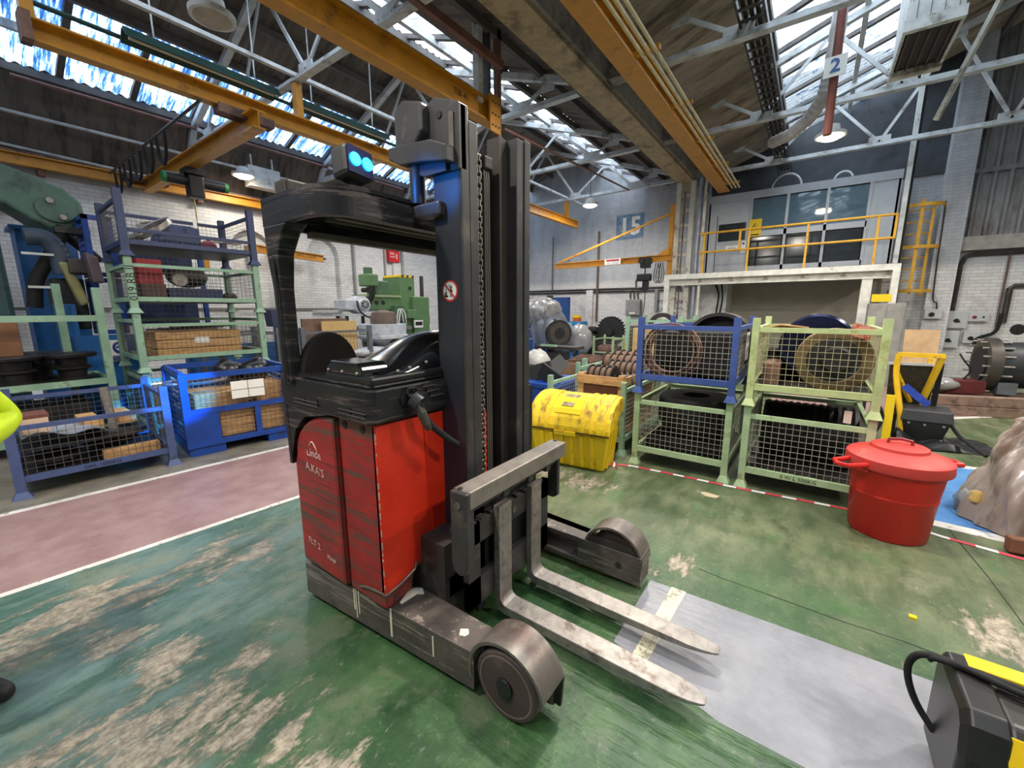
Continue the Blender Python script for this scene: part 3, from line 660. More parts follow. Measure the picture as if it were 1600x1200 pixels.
# yellow caged ladder on the pilaster
ld = thing('caged_ladder', 'yellow caged ladder fixed to the brick pilaster right of the mezzanine', 'ladder', (13.2, -1.75, 0))
for y in (-1.5, -1.95):
    MB().bar((13.45, y, 1.9), (13.45, y, 3.95), .05, .02).to('stile', ry, ld)
MB().bar((13.15, -1.72, 1.95), (13.15, -1.72, 4.0), .06, .015, (1, 0, 0)).to('cage_strap', ry, ld)
for k in range(8): MB().cyl((13.45, -1.5, 2.0+.26*k), (13.45, -1.95, 2.0+.26*k), .014, n=8).to('rung', ry, ld)
for z in (1.98, 2.95, 3.85):
    MB().prism([(13.45+.36*cos(a), -1.75+.38*sin(a)) for a in [radians(75+210*k/14) for k in range(15)]]+[(13.45+.335*cos(a), -1.75+.355*sin(a)) for a in [radians(285-210*k/14) for k in range(15)]], 'z', z, z+.07).to('cage_hoop', ry, ld)
MB().bar((13.42, -1.44, 2.56), (13.42, -1.44, 3.7), .07, .03).to('gate_strip', MATS['sign_yellow'], ld)

# jib crane on the column
jb = thing('jib_crane', 'yellow wall jib crane with tie rod on the cream column, below number 15', 'crane', (12.1, 3.3, 2.5))
MB().ibeam((12.05, 3.3, 3.02), (12.05, 7.0, 3.0), .12, .17, .018, .012).to('jib_arm', crane_yellow, jb)
MB().bar((12.05, 3.38, 4.18), (12.05, 6.85, 3.12), .05, .05).to('tie_bar', crane_yellow, jb)
MB().bar((12.1, 3.38, 2.5), (12.1, 3.38, 4.4), .1, .12).to('mast', crane_yellow, jb)
MB().prism([(3.38, 3.08), (3.75, 3.08), (3.38, 3.3)], 'x', 12.0, 12.1).to('knee_plate', crane_yellow, jb)
MB().box(11.985, 11.99, 4.75, 5.25, 2.93, 3.1).to('load_plate', paper, jb)
MB().text('SWL 250 KG', .07, (11.98, 5.0, 2.975), (0, -1, 0), (0, 0, 1)).to('load_text', mat('letter_blue', (50, 50, 120), .5), jb)
MB().bar((11.982, 5.2, 3.06), (11.982, 4.8, 3.06), .004, .05).to('plate_band', mat('band_red', (170, 50, 60), .5), jb)
ho2 = thing('chain_hoist', 'black chain hoist hanging from the yellow wall jib', 'hoist', (12.05, 4.05, 2.5))
for y in (3.93, 4.12): MB().cyl((11.93, y, 2.98), (12.17, y, 2.98), .09, n=16).to('trolley_wheel', black_paint, ho2, smooth=40)
MB().box(11.95, 12.15, 3.9, 4.15, 2.78, 2.93).to('trolley', black_paint, ho2)
MB().cyl((12.05, 4.03, 2.55), (12.05, 4.03, 2.8), .02, n=8).to('shackle', steel_dark, ho2)
MB().box(11.93, 12.17, 3.86, 4.24, 2.42, 2.62).to('hoist_body', black_paint, ho2, bevel=.03); MB().box(11.97, 12.13, 3.92, 4.08, 2.16, 2.42).to('chain_bag', black_paint, ho2, bevel=.02)
MB().tube(smooth_curve([(12.05, 4.0, 2.2), (12.05, 4.0, 1.85), (12.05, 4.02, 1.6), (12.05, 4.06, 1.4)]), .012, 6).to('pendant_cable', steel_dark, ho2)
for k in range(3): MB().tube(smooth_curve([(12.02, 3.55+.06*k, 2.9), (12.0, 3.48+.06*k, 2.55), (12.0, 3.56+.06*k, 2.35), (12.0, 3.64+.06*k, 2.5), (12.0, 3.6+.06*k, 2.9)]), .012, 6).to('festoon_cable', steel_dark, jb)

# wall services
cond = thing('wall_conduit', 'black conduit pipes running along the white far wall at head height', 'pipe', (14, 6, 2.28))
for z in (2.24, 2.33): MB().cyl((FX-.05, 3.5, z), (FX-.05, 11.6, z), .03, n=8).to('pipe_run', steel_dark, cond)
vp_ = mat('pipe_brown', (96, 76, 66), .6)
for y, z0, lab in ((6.35, 1.2, 'brown vertical pipe down the far wall left of the grey fuse box'), (8.2, 2.3, 'thin grey vertical pipe on the far wall near the mast')):
    tag(MB().cyl((FX-.06, y, z0), (FX-.06, y, 4.3), .04 if z0 < 2 else .02, n=8).to('riser_pipe', vp_), lab, 'pipe')
fb = thing('fuse_box', 'grey metal fuse box on the white far wall with three cables', 'box', (13.9, 5.0, 1.6))
MB().box(FX-.15, FX-.003, 4.75, 5.25, 1.42, 1.95).to('body', mat('fusebox_grey', (142, 142, 142), .45), fb, bevel=.015); MB().box(FX-.16, FX-.15, 4.8, 5.2, 1.55, 1.93).to('door', MATS['fusebox_grey'], fb); MB().box(FX-.165, FX-.16, 4.9, 5.1, 1.47, 1.52).to('label_strip', paper, fb)
for k in range(3): MB().tube(smooth_curve([(FX-.06, 5.12-.13*k, 1.95), (FX-.06, 5.12-.13*k, 2.2), (FX-.06, 4.95-.2*k, 2.3)]), .02, 6).to('cable', steel_dark, fb)
tag(MB().tube(smooth_curve([(FX-.05, 4.95, 2.3), (FX-.05, 4.95, 2.6), (FX-.05, 4.75, 2.72), (FX-.05, 4.6, 2.6), (FX-.05, 4.7, 2.45)]), .022, 6).to('hung_cable', steel_dark), 'looped black cable on the far wall above the fuse box', 'cable')
tag(MB().box(FX-.08, FX-.01, 4.2, 4.3, 1.55, 2.28).to('trunking', MATS['fusebox_grey']), 'grey cable trunking on the far wall right of the fuse box', 'trunking')
tag(MB().cyl((FX-.08, 7.85, 3.35), (FX-.08, 7.5, 3.35), .09, n=12).to('vent_stub', mat('conduit_galv', (156, 162, 176), .4)), 'short grey round vent stub on the far wall beside the mast', 'vent')
# switch boxes on the right wall
sb_m = mat('switch_grey', (190, 192, 194), .4, var=.06)
def swbox(y, z, w, h, lab, knob=True, red=False):
    t = thing('switch_box', lab, 'switch', (FX, y, z), group=None)
    MB().box(FX-.12, FX-.0, y-w/2, y+w/2, z-h/2, z+h/2).to('body', sb_m, t, bevel=.01)
    MB().box(FX-.126, FX-.12, y-w/2+.02, y+w/2-.02, z-h/2+.02, z+h/2-.02).to('cover', sb_m, t)
    if knob: MB().cyl((FX-.15, y+.02, z-.02), (FX-.12, y+.02, z-.02), .045, n=14).bar((FX-.16, y-.04, z-.05), (FX-.16, y+.06, z+.0), .02, .03).to('rotary_handle', black_plastic, t)
    if red: MB().cyl((FX-.15, y+.07, z), (FX-.12, y+.07, z), .035, n=14).to('stop_button', mat('button_red', (120, 40, 40), .4), t); MB().cyl((FX-.14, y-.07, z), (FX-.12, y-.07, z), .02, n=10).to('start_button', black_plastic, t)
swp = 'small grey rotary switch box on the brick pilaster below the ladder'
t = thing('switch_box', swp, 'switch', (FX-.32, -2.2, 1.48))
MB().box(FX-.44, FX-.32, -2.4, -2.1, 1.38, 1.6).to('body', sb_m, t, bevel=.01); MB().cyl((FX-.47, -2.22, 1.48), (FX-.44, -2.22, 1.48), .05, n=14).to('rotary_handle', black_plastic, t)
MB().tube(smooth_curve([(FX-.38, -2.3, 1.6), (FX-.38, -2.28, 1.75), (FX-.36, -2.2, 2.0), (FX-.34, -2.15, 4)]), .015, 6).to('feed_conduit', steel_dark, t)
swbox(-2.72, 1.36, .34, .40, 'upper large grey rotary switch box right of the pilaster'); swbox(-3.05, 1.42, .32, .2, 'grey push button box with red stop button on the right wall', False, True)
swbox(-2.64, .9, .32, .40, 'lower large grey rotary switch box right of the pilaster'); swbox(-3.0, .96, .27, .28, 'small square rotary switch box beside the lower large one')
tag(MB().tube([(FX-.05, -2.62, 1.56), (FX-.06, -2.62, 2.6), (FX-.06, -2.68, 2.78), (FX-.06, -2.8, 2.82), (FX-.06, -6, 2.82)], .045, 8).to('service_pipe', steel_dark), 'dark pipe bending along the sill above the switch boxes', 'pipe')
tag(MB().tube([(FX-.05, -3.45, 1.3), (FX-.05, -3.45, 2.05), (FX-.05, -3.5, 2.1), (FX-.05, -6, 2.1)], .05, 8).to('service_pipe', steel_dark), 'second thicker black pipe lower on the right wall', 'pipe')
tag(MB().tube(smooth_curve([(FX-.07, -3.4, 1.5), (FX-.09, -3.35, 1.1), (FX-.12, -3.1, .95), (FX-.12, -3.05, .8)]), .035, 8).to('hose', rubber), 'black hose hanging down the right wall beside the switch boxes', 'hose')
tag(MB().cyl((FX-.06, -3.35, 1.2), (FX-.06, -3.35, 2.9), .02, n=8).to('riser_pipe', vp_), 'thin brown riser pipe between the switch boxes and black pipe', 'pipe')
MB().cyl((FX-.004, -3.7, 1.15), (FX-.001, -3.7, 1.15), .12, n=18).to('soot_mark', mat('soot', (40, 36, 36), .9), wall_far)
MB().box(FX-.004, FX-.0, -6.0, -3.7, .6, .85).to('tan_patch', mat('tan_patch', (172, 130, 100), .8), wall_far)

# red downpipe with number 2, flexible duct, cable ladder, unit heater
dp = thing('downpipe', 'rust red vertical downpipe carrying the number 2 sign', 'pipe', (7.4, .07, 4.2))
dpt = MB().cyl((7.4, .1, 3.92), (7.4, .1, 6.3), .05, n=12).to('pipe', mat('downpipe_red', (116, 62, 50), .55), dp)
ns = thing('number_sign', 'white square sign with blue figure 2 on the red downpipe', 'sign', (7.3, .09, 4.6))
MB().obox((7.32, .1, 4.72), (.012, .24, .24), (0, 0, radians(-4))).to('board', paper, ns)
MB().text('2', .22, (7.31, .1, 4.72), (0, -1, 0), (0, 0, 1), bold=.006).to('numeral', mat('numeral_blue', (50, 92, 150), .5), ns)
fd = MB(); pts = [(8.0, .1, 6.3), (8.0, .15, 5.0), (8.1, .2, 4.7), (8.3, .35, 4.5), (8.6, .6, 4.42), (9.4, .95, 4.6)]
cs = []
for i in range(len(pts)-1):
    for k in range(8): cs.append(Vector(pts[i]).lerp(Vector(pts[i+1]), k/8))
fd.tube(cs, [.09+.008*(i % 2) for i in range(len(cs))], 12)
tag(fd.to('flexible_duct', mat('duct_grey', (168, 166, 166), .5)), 'curved grey flexible duct hanging behind the number 2 sign', 'duct')
cl = thing('cable_ladder', 'dark steel cable ladder tray running under the right bay rooflights', 'tray', (8, .95, 5.1))
for y in (1.12, .84): MB().box(-3, 13.6, y-.012, y+.012, 5.12, 5.2).to('side_rail', steel_dark, cl)
for k in range(64): MB().box(-2+.24*k, -1.96+.24*k, .84, 1.12, 5.13, 5.15).to('rung', steel_dark, cl)
for k, y in enumerate((.92, .99, 1.06)): MB().cyl((-3, y, 5.19), (13.5, y, 5.19), .025, n=6).to('cable', rubber, cl)
uh = thing('unit_heater', 'large white ceiling unit heater with dark louvred underside at top right', 'heater', (8, -.8, 4.8))
MB().box(7.4, 8.6, -1.05, -.55, 5.0, 6.0).to('casing', white_paint, uh)
MB().box(7.36, 7.44, -1.07, -.53, 4.90, 5.02).to('hood_lip', white_paint, uh); MB().box(7.44, 8.6, -1.07, -1.04, 4.9, 5.02).to('hood_lip', white_paint, uh); MB().box(7.44, 8.6, -.56, -.53, 4.9, 5.02).to('hood_lip', white_paint, uh)
for k in range(4): MB().box(7.392, 7.4, -1.0+.12*k, -.995+.12*k, 5.03, 6.0).to('casing_seam', steel_dark, uh)
MB().box(7.44, 8.5, -1.04, -.56, 4.93, 4.97).to('louvre_opening', ink, uh)
for k in range(5): MB().box(7.46, 8.48, -1.0+.1*k, -.985+.1*k, 4.90, 4.93).to('louvre', steel_dark, uh)
MB().box(8.5, 8.64, -1.07, -.53, 4.86, 4.95).to('base_frame', cw, uh)
tag(MB().bar((8.9, -1.15, 4.3), (8.6, -1.75, 6.2), .08, .05).to('roof_brace', cw), 'cream sloping brace angle right of the unit heater', 'brace')
wpst = thing('office_post', 'tall white post at the right corner of the mezzanine office', 'post', (12.5, -1.32, 2.5))
MB().bar((12.6, -1.34, 2.56), (12.6, -1.34, 6.75), .08, .1).to('shaft', white_paint, wpst); MB().bar((12.7, -1.42, 2.56), (12.7, -1.42, 6.75), .04, .04).to('black_edge', ink, wpst)
for k, (y, r_) in enumerate(((.9, .32), (-.25, .18))):
    tag(MB().tube([(13.3, y+r_*cos(a), 4.68+r_*1.1*sin(a)) for a in [pi*q/12 for q in range(13)]], .022, 6).to('cable_loop', white_paint), ('large' if k == 0 else 'small')+' white cable loop on the office roof', 'cable')
# ================================================================== THE REACH TRUCK
truck = thing('reach_truck', 'red and black reach truck with raised mast and two forks, parked on the green floor', 'forklift', (1.69, 1.4, 0))
red_body = None
def scrape_mat(name, base, dark, streak_c, amt):
    n = NT(name); mid = n.noise(5, 6, .7)
    c = n.mix(n.step(mid, .35, .65), lin(base), lin(dark))
    s1 = n.noise(1.0, 9, .8, stretch=(2.5, 2.0, 34)); s2 = n.noise(1.0, 9, .85, stretch=(1.2, 1.4, 60))
    c = n.mix(n.math('MULTIPLY', n.step(s1, amt-.01, amt+.035), .95), c, lin(streak_c))
    c = n.mix(n.math('MULTIPLY', n.step(s2, amt+.04, amt+.07), .85), c, lin((44, 34, 32)))
    c = n.mix(n.math('MULTIPLY', n.step(s2, .30, .26), .6), c, lin((196, 96, 84)))
    n.color(c); n.rough(n.math('ADD', n.math('MULTIPLY', s1, .3), .3)); n.bump(s1, .08, .004); return n.m
red_side = scrape_mat('truck_red_shaded_scraped', (168, 34, 30), (146, 26, 27), (88, 66, 56), .518)  # scraped red, base darkened for the side that gets less light
red_front = scrape_mat('truck_red_lit', (228, 52, 24), (210, 42, 20), (150, 60, 44), .68)  # same red brightened for the front that faces the light
blk_side = scrape_mat('truck_black_scraped', (27, 27, 30), (17, 17, 20), (92, 80, 78), .545)
leg_m = scrape_mat('leg_steel', (92, 83, 78), (70, 64, 60), (138, 126, 118), .54)
grip = mat('primer_grey', (112, 104, 98), .38, metal=.4, var=.2, scale=14, dirt=(86, 66, 60), dirt_amt=.3)
mx = lambda x: 3.38-x

# straddle legs with wheel covers and load wheels
def leg(flip):
    X = mx if flip else (lambda x: x)
    near = not flip
    pts = [(1.00, 2.16), (1.03, 2.2), (1.24, 2.2), (1.24, .70), (1.225, .68), (1.215, .7), (1.215, 1.0), (1.095, 1.0), (1.085, .985)]
    b = MB()
    if near:
        b.prism([(X(a), y) for a, y in pts], 'z', .035, .215)
    else:
        b.prism([(X(1.01), 2.2), (X(1.24), 2.2), (X(1.24), .7), (X(1.2), .66), (X(1.1), 1.02)], 'z', .175, .205)
        b.prism([(X(1.01), 2.2), (X(1.24), 2.2), (X(1.24), .7), (X(1.22), .66), (X(1.1), 1.02)], 'z', .03, .065)
        b.prism([(X(1.0), 2.2), (X(1.1), 2.2), (X(1.16), 1.02), (X(1.10), 1.02)], 'z', .03, .205)
        b.box(X(1.244), X(1.238), .66, 1.05, .03, .205).box(X(1.24), X(1.09), .65, .662, .03, .205)
    L = b.to('straddle_leg', leg_m, truck, bevel=.018 if near else .006)
    if not near:
        MB().cyl((X(1.245), .78, .12), (X(1.25), .78, .12), .02, n=10).to('axle_bolt', steel_dark, L)
    # arched cover over the wheel
    cy, cz = .83, .145; r0, r1 = .172, .186
    a0, a1 = radians(-16 if near else 2), radians(168 if near else 178); n = 18
    o = [(cy+r1*cos(a0+(a1-a0)*k/n), cz+r1*sin(a0+(a1-a0)*k/n)) for k in range(n+1)]
    i = [(cy+r0*cos(a0+(a1-a0)*k/n), cz+r0*sin(a0+(a1-a0)*k/n)) for k in range(n, -1, -1)]
    ca, cb = sorted((X(1.082), X(1.235)))
    MB().prism(o+i, 'x', ca, cb).to('wheel_cover', grip, truck, smooth=30)
    MB().prism([(cy+.15, .05), (cy+.15, cz+.1), (cy-.12, cz+.1), (cy-.185, cz+.04), (cy-.175, .05)], 'x', min(X(1.222), X(1.236)), max(X(1.222), X(1.236))).to('wheel_plate', steel_dark, truck)
    w = MB().lathe([(.10, X(1.09)), (.138, X(1.09)), (.147, X(1.098)), (.147, X(1.192)), (.138, X(1.2)), (.10, X(1.2))], (0, cy, .147), 'x', 40).to('load_wheel', mat('wheel_tyre', (70, 56, 54), .6, var=.25, dirt=(110, 92, 84), dirt_amt=.25), truck, smooth=30)
    MB().lathe([(.0001, X(1.100)), (.116, X(1.100)), (.12, X(1.096)), (.1205, X(1.1)), (.128, X(1.19)), (.0001, X(1.19))], (0, cy, .147), 'x', 40).to('wheel_hub', mat('hub_grey', (52, 49, 48), .4, metal=.3), w, smooth=30)
    MB().lathe([(.118, X(1.098)), (.120, X(1.0885)), (.126, X(1.0885)), (.128, X(1.098))], (0, cy, .147), 'x', 40).to('wheel_rim', mat('rim_grey', (128, 112, 106), .4, metal=.3), w, smooth=40)
    MB().prism([(cy+.038*cos(2*pi*k/16)*(1 if not 9 < k < 15 else 1.0), .147+.038*sin(2*pi*k/16)*(1 if not 9 < k < 15 else 1.45)) for k in range(16)], 'x', X(1.078), X(1.1)).to('axle_cap', black_plastic, w, bevel=.004)
leg(False); leg(True)
splash = mat('cream_splash', (216, 208, 186), .6)
for (y, x, zz) in ((1.725, 1.043, (.215, .06)), (1.705, 1.044, (.215, .09)), (1.74, 1.042, (.215, .10)), (1.475, 1.062, (.215, .065)), (1.21, 1.081, (.19, .09))):
    x = 1.0+(2.16-y)*.0724
    MB().bar((x-.001, y, zz[0]), (x-.001, y, zz[1]), .004, rnd.uniform(.006, .012), (0, 1, 0)).to('paint_drip', splash, truck)
MB().prism([(1.055, 1.78), (1.08, 1.73), (1.07, 1.70), (1.05, 1.69), (1.048, 1.74)], 'z', .215, .218).to('paint_splash', splash, truck)
MB().prism([(1.17, 1.5), (1.2, 1.52), (1.235, 1.46), (1.21, 1.42), (1.19, 1.45), (1.1, 1.455), (1.1, 1.47)], 'z', .215, .218).to('paint_splash', splash, truck)
MB().prism([(1.12, 1.1), (1.15, 1.12), (1.17, 1.09), (1.15, 1.07), (1.13, 1.075)], 'z', .215, .2175).to('paint_splash', splash, truck)

# chassis and red body panels
MB().box(1.05, 2.3, 1.5, 2.16, .06, 1.1).to('chassis', black_paint, truck)
MB().box(1.24, 2.14, 1.30, 1.52, .08, .5).to('mast_carriage', steel_dark, truck)
arc = [(1.755, 1.112)]+[(1.755+.39*sin(pi/2*k/10)*1.0, .862+.25*cos(pi/2*k/10)) for k in range(1, 10)]+[(2.145, .862)]
MB().prism([(1.755, .232)]+arc+[(2.17, .80), (2.175, .232)], 'x', 1.002, 1.06).to('rear_side_panel', red_side, truck, bevel=.022)
MB().prism([(1.742, .235), (1.742, 1.115), (1.47, 1.115), (1.465, .235)], 'x', 1.02, 1.06).to('side_panel', red_side, truck, bevel=.006)
for y, z in ((1.69, 1.085), (1.555, 1.085)): MB().cyl((1.016, y, z), (1.03, y, z), .018, n=14).to('lift_hole', ink, truck)
# front panel: folds in towards the mast foot
MB().hull2([(1.02, 1.463, .30), (1.46, 1.463, .42), (1.46, 1.49, .42), (1.02, 1.49, .30)], [(1.02, 1.463, 1.115), (1.46, 1.463, 1.10), (1.46, 1.49, 1.10), (1.02, 1.49, 1.115)]).to('front_panel', red_front, truck, bevel=.004)
MB().hull2([(1.05, 1.475, .222), (1.20, 1.50, .222), (1.20, 1.53, .222), (1.05, 1.60, .222)], [(1.025, 1.468, .31), (1.19, 1.468, .335), (1.19, 1.53, .335), (1.025, 1.62, .29)]).to('lower_corner_panel', mat('truck_red_dull', (140, 44, 40), .5, dirt=(92, 60, 54), dirt_amt=.4, dirt_scale=9), truck)
MB().tube([(1.017, 1.66, .272), (1.012, 1.6, .3), (1.012, 1.52, .312), (1.018, 1.458, .31), (1.1, 1.456, .322), (1.19, 1.456, .352), (1.2, 1.456, .39)], .006, 6).to('edge_trim', grip, truck)
MB().box(1.003, 1.0045, 1.752, 1.758, .24, 1.1).to('panel_seam', ink, truck)
# raised rib standing in for a cable shadow on the front panel
MB().bar((1.29, 1.461, 1.1), (1.33, 1.461, .45), .012, .012).to('cable_shadow_rib', red_front, truck)
# black hood band round the body
hood = MB().prism([(.985, 2.175), (.985, 1.47), (1.01, 1.432), (1.62, 1.432), (1.62, 2.175)], 'z', 1.125, 1.275)
hood.prism([(1.0, 2.16), (1.0, 1.48), (1.02, 1.45), (1.62, 1.45), (1.62, 2.16)], 'z', 1.275, 1.292)
hood = hood.to('hood', blk_side, truck, bevel=.012)
MB().prism([(2.19, .80), (2.19, 1.28), (2.165, 1.28), (2.165, .80)], 'x', .99, 1.62).prism([(1.76, 1.126), (2.0, 1.08), (2.1, 1.0), (2.15, .88), (2.18, .80), (2.185, 1.126)], 'x', .992, 1.03).to('hood_rear', blk_side, truck)
for y0, y1 in ((2.055, 1.955), (1.945, 1.845), (1.665, 1.575), (1.565, 1.475)):
    for k in range(2):
        MB().box(.980, .99, y1, y0, 1.156+.019*k, 1.166+.019*k).to('vent_slot', ink, hood); MB().box(.978, .986, y1-.004, y0+.004, 1.1525+.019*k, 1.156+.019*k).to('slot_lip', mat('lip_grey', (96, 92, 90), .4), hood)
for k in range(3):
    MB().bar((1.265+.02*k, 1.428, 1.262-.026*k), (1.345+.02*k, 1.428, 1.262-.026*k), .008, .012).to('louvre', ink, hood); MB().bar((1.265+.02*k, 1.426, 1.254-.026*k), (1.345+.02*k, 1.426, 1.254-.026*k), .008, .004).to('louvre_lip', MATS['lip_grey'], hood)
# side trim console, dome and raised rim
MB().prism([(1.005, 1.45), (1.3, 1.45), (1.6, 1.45), (1.6, 1.95), (1.005, 1.80)], 'z', 1.285, 1.325).to('console_base', black_plastic, truck, bevel=.012)
gloss = mat('gloss_black', (16, 17, 20), .16, spec=.7, coat=.5)
rings = []
for i in range(13):
    t = i/12; x = 1.08+.62*t
    hgt = .05+.145*(0.5-0.5*cos(pi*min(1, t*1.35))); wy = .20
    ring = [(x, 1.665+wy*cos(a), 1.30+hgt*max(0, sin(a))**.7) for a in [pi*k/14 for k in range(15)]]
    rings.append(ring+[(x, 1.665-wy, 1.29), (x, 1.665+wy, 1.29)])
MB().loft(rings).to('console_dome', gloss, truck, smooth=50)
MB().prism([(1.52, 1.322), (1.53, 1.362), (1.56, 1.378), (1.76, 1.378), (1.79, 1.36), (1.80, 1.322)], 'x', 1.01, 1.16).to('armrest_box', gloss, truck, bevel=.012)
for x, y, z in ((1.009, 1.77, 1.335), (1.009, 1.66, 1.335), (1.009, 1.55, 1.335), (1.16, 1.47, 1.335), (1.22, 1.46, 1.345), (1.32, 1.46, 1.36)): MB().ball((x, y, z), .008, n=8, m=6).to('screw', steel_worn, truck)
# seat back
sb = [(1.0+.37*k/16, 1.0) for k in range(17)]
MB().prism([(1.02, 1.2)]+[(1.18-.165*cos(pi*k/14), 1.27+.222*sin(pi*k/14)) for k in range(15)]+[(1.345, 1.2)], 'y', 2.03, 2.085).to('seat_backrest', mat('seat_fabric', (42, 36, 33), .9, bump=.3, bscale=200), truck, bevel=.015)
MB().box(1.1, 1.6, 1.9, 2.1, 1.15, 1.24).to('seat_cushion', MATS['seat_fabric'], truck, bevel=.03)
# front handle, recess and hanging cable
MB().cyl((1.175, 1.434, 1.215), (1.175, 1.425, 1.215), .042, n=20).to('socket_recess', ink, truck)
h2 = MB().tube([(1.165, 1.42, 1.24), (1.17, 1.415, 1.262), (1.20, 1.41, 1.262), (1.215, 1.41, 1.245), (1.2, 1.41, 1.228), (1.172, 1.415, 1.226)], .009, 8, closed=True).to('plug_handle', mat('plug_black', (44, 44, 46), .3), truck)
MB().cyl((1.185, 1.41, 1.215), (1.20, 1.38, 1.19), .04, n=18).to('plug_flange', mat('plug_black', (44, 44, 46), .3), truck)
MB().tube([(1.19, 1.40, 1.20), (1.2, 1.37, 1.15), (1.215, 1.36, 1.10), (1.23, 1.36, 1.075)], [.02, .022, .02, .018], 10).to('plug_body', mat('plug_grey', (70, 62, 58), .6), truck)
MB().tube(smooth_curve([(1.2, 1.38, 1.19), (1.225, 1.36, 1.11), (1.27, 1.345, 1.055), (1.33, 1.33, 1.0), (1.375, 1.325, .965)]), .0155, 10).to('plug_cable', rubber, truck)
# overhead guard
gp = [(.95, 2.13), (.945, 1.80)]+[(1.13-.185*cos(pi/2*k/14), 1.76-.185*sin(pi/2*k/14)) for k in range(1, 15)]+[(2.28, 1.575), (2.35, 1.65), (2.35, 2.13)]
guard = MB().prism(gp, 'z', 2.085, 2.108)
inn = [(1.69+(x-1.69)*.955, 1.855+(y-1.855)*.90) for x, y in gp]
for i in range(len(gp)):
    j = (i+1) % len(gp)
    guard.add([(*gp[i], 1.985), (*gp[j], 1.985), (*gp[j], 2.09), (*gp[i], 2.09), (*inn[i], 1.985), (*inn[j], 1.985), (*inn[j], 2.09), (*inn[i], 2.09)],
              [(0,1,2,3), (4,7,6,5), (0,4,5,1), (3,2,6,7)])
guard = guard.to('overhead_guard', blk_side, truck, recalc=True, smooth=30)
for k in range(5): MB().box(1.2, 2.25, 1.66+.085*k, 1.69+.085*k, 2.04, 2.07).to('guard_bar', mat('guard_bar_grey', (112, 106, 98), .6), guard)
MB().bar((1.15, 2.09, 1.975), (2.3, 2.09, 1.975), .05, .03).to('guard_bar', MATS['guard_bar_grey'], guard)
for fx, nm in ((1.0, 'near'), (2.3, 'far')):
    sx = 0 if nm == 'near' else 0
    MB().loft([[(fx-.035, 2.045, z-0), (fx+.03, 2.045, z), (fx+.03, 2.13, z), (fx-.035, 2.13, z)] for z in (1.24, 1.5, 1.7)] + [[(fx-.05, 2.015, 1.86), (fx+.03, 2.015, 1.86), (fx+.03, 2.13, 1.86), (fx-.05, 2.13, 1.86)], [(fx-.052, 1.96, 1.95), (fx+.04, 1.96, 1.95), (fx+.04, 2.13, 1.95), (fx-.052, 2.13, 1.95)], [(fx-.053, 1.90, 1.99), (fx+.05, 1.90, 1.99), (fx+.05, 2.13, 1.99), (fx-.053, 2.13, 1.99)]]).to('guard_post', blk_side, truck, bevel=.012)
    MB().box(fx-.05, fx-.046, 2.06, 2.08, 1.24, 1.85).to('post_groove', ink, truck)
# rear lamp with cooling ribs and blue safety lamp
rl = MB().box(.975, 1.12, 1.93, 2.03, 2.11, 2.175).to('rear_lamp', mat('lamp_housing', (66, 62, 58), .5), truck, bevel=.01)
for k in range(9): MB().box(.97, .975, 1.935+.0105*k, 1.940+.0105*k, 2.115, 2.17).to('cooling_rib', grip, rl)
R = Euler((radians(-8), radians(4), radians(6))).to_matrix(); c = Vector((1.085, 1.60, 2.185))
def wl_(p): return c + R @ Vector(p)
bl_ = MB().obox(c, (.135, .10, .125), R).to('blue_lamp', mat('lamp_housing_dark', (40, 38, 38), .45), truck, bevel=.02)
MB().obox(wl_((.0, -.052, 0)), (.122, .006, .108), R).to('lamp_bezel', mat('bezel_navy', (12, 22, 70), .2), bl_)
cy_m = mat('blue_led', (20, 178, 255), .3, emit=9., var=.02)
for sx in (-.03, .03):
    p = wl_((sx, -.056, 0)); q = wl_((sx, -.062, 0)); MB().cyl(p, q, .025, n=18).to('led_lens', cy_m, bl_)
MB().bar((1.085, 1.62, 2.1), (1.085, 1.62, 2.14), .05, .03).to('lamp_bracket', steel_dark, bl_)
def spot(name, loc, tgt, pw, col, ang=60, rad=.03):
    d = bpy.data.lights.new(name, 'SPOT'); d.energy = pw; d.color = col; d.spot_size = radians(ang); d.spot_blend = .5; d.shadow_soft_size = rad
    o = bpy.data.objects.new(name, d); COL.objects.link(o); o.location = loc
    o.rotation_euler = (Vector(tgt)-Vector(loc)).to_track_quat('-Z', 'Y').to_euler()
spot('blue_lamp_light', wl_((0, -.08, 0)), (1.42, 1.46, 2.16), 8, (.0, .22, 1), 52)
spot('rear_lamp_light', (.97, 2.2, 2.16), (1.36, 5.4, .8), 2200, (.0, .32, 1), 13)

# mast: outer and inner rails with seams
rail_paint = mat('mast_grey', (62, 60, 60), .42, metal=.25, var=.2, scale=8, dirt=(96, 88, 82), dirt_amt=.22, dirt_scale=6)
navy = mat('mast_navy', (40, 42, 50), .45, var=.15, dirt=(60, 60, 66), dirt_amt=.15)
def rail(flip):
    X = mx if flip else (lambda x: x)
    def bx(x0, x1, *a): a0, a1 = sorted((X(x0), X(x1))); return (a0, a1)+a
    MB().box(*bx(1.418, 1.472, 1.30, 1.475, .07, 2.47)).to('outer_rail', rail_paint, truck, bevel=.006)
    MB().box(*bx(1.4165, 1.4185, 1.312, 1.47, .3, 2.21)).to('rail_side_plate', navy, truck)
    MB().box(*bx(1.478, 1.537, 1.305, 1.45, .12, 2.46 if flip else 2.42)).to('inner_rail', rail_paint, truck, bevel=.004)
    MB().box(*bx(1.472, 1.478, 1.318, 1.45, .12, 2.42)).to('rail_gap', ink, truck)
    if flip: MB().box(*bx(1.537, 1.60, 1.37, 1.45, .12, 2.46)).to('inner_rail_web', mat('web_brown', (62, 54, 48), .5, dirt=(40, 36, 34), dirt_amt=.4), truck)
rail(False); rail(True)
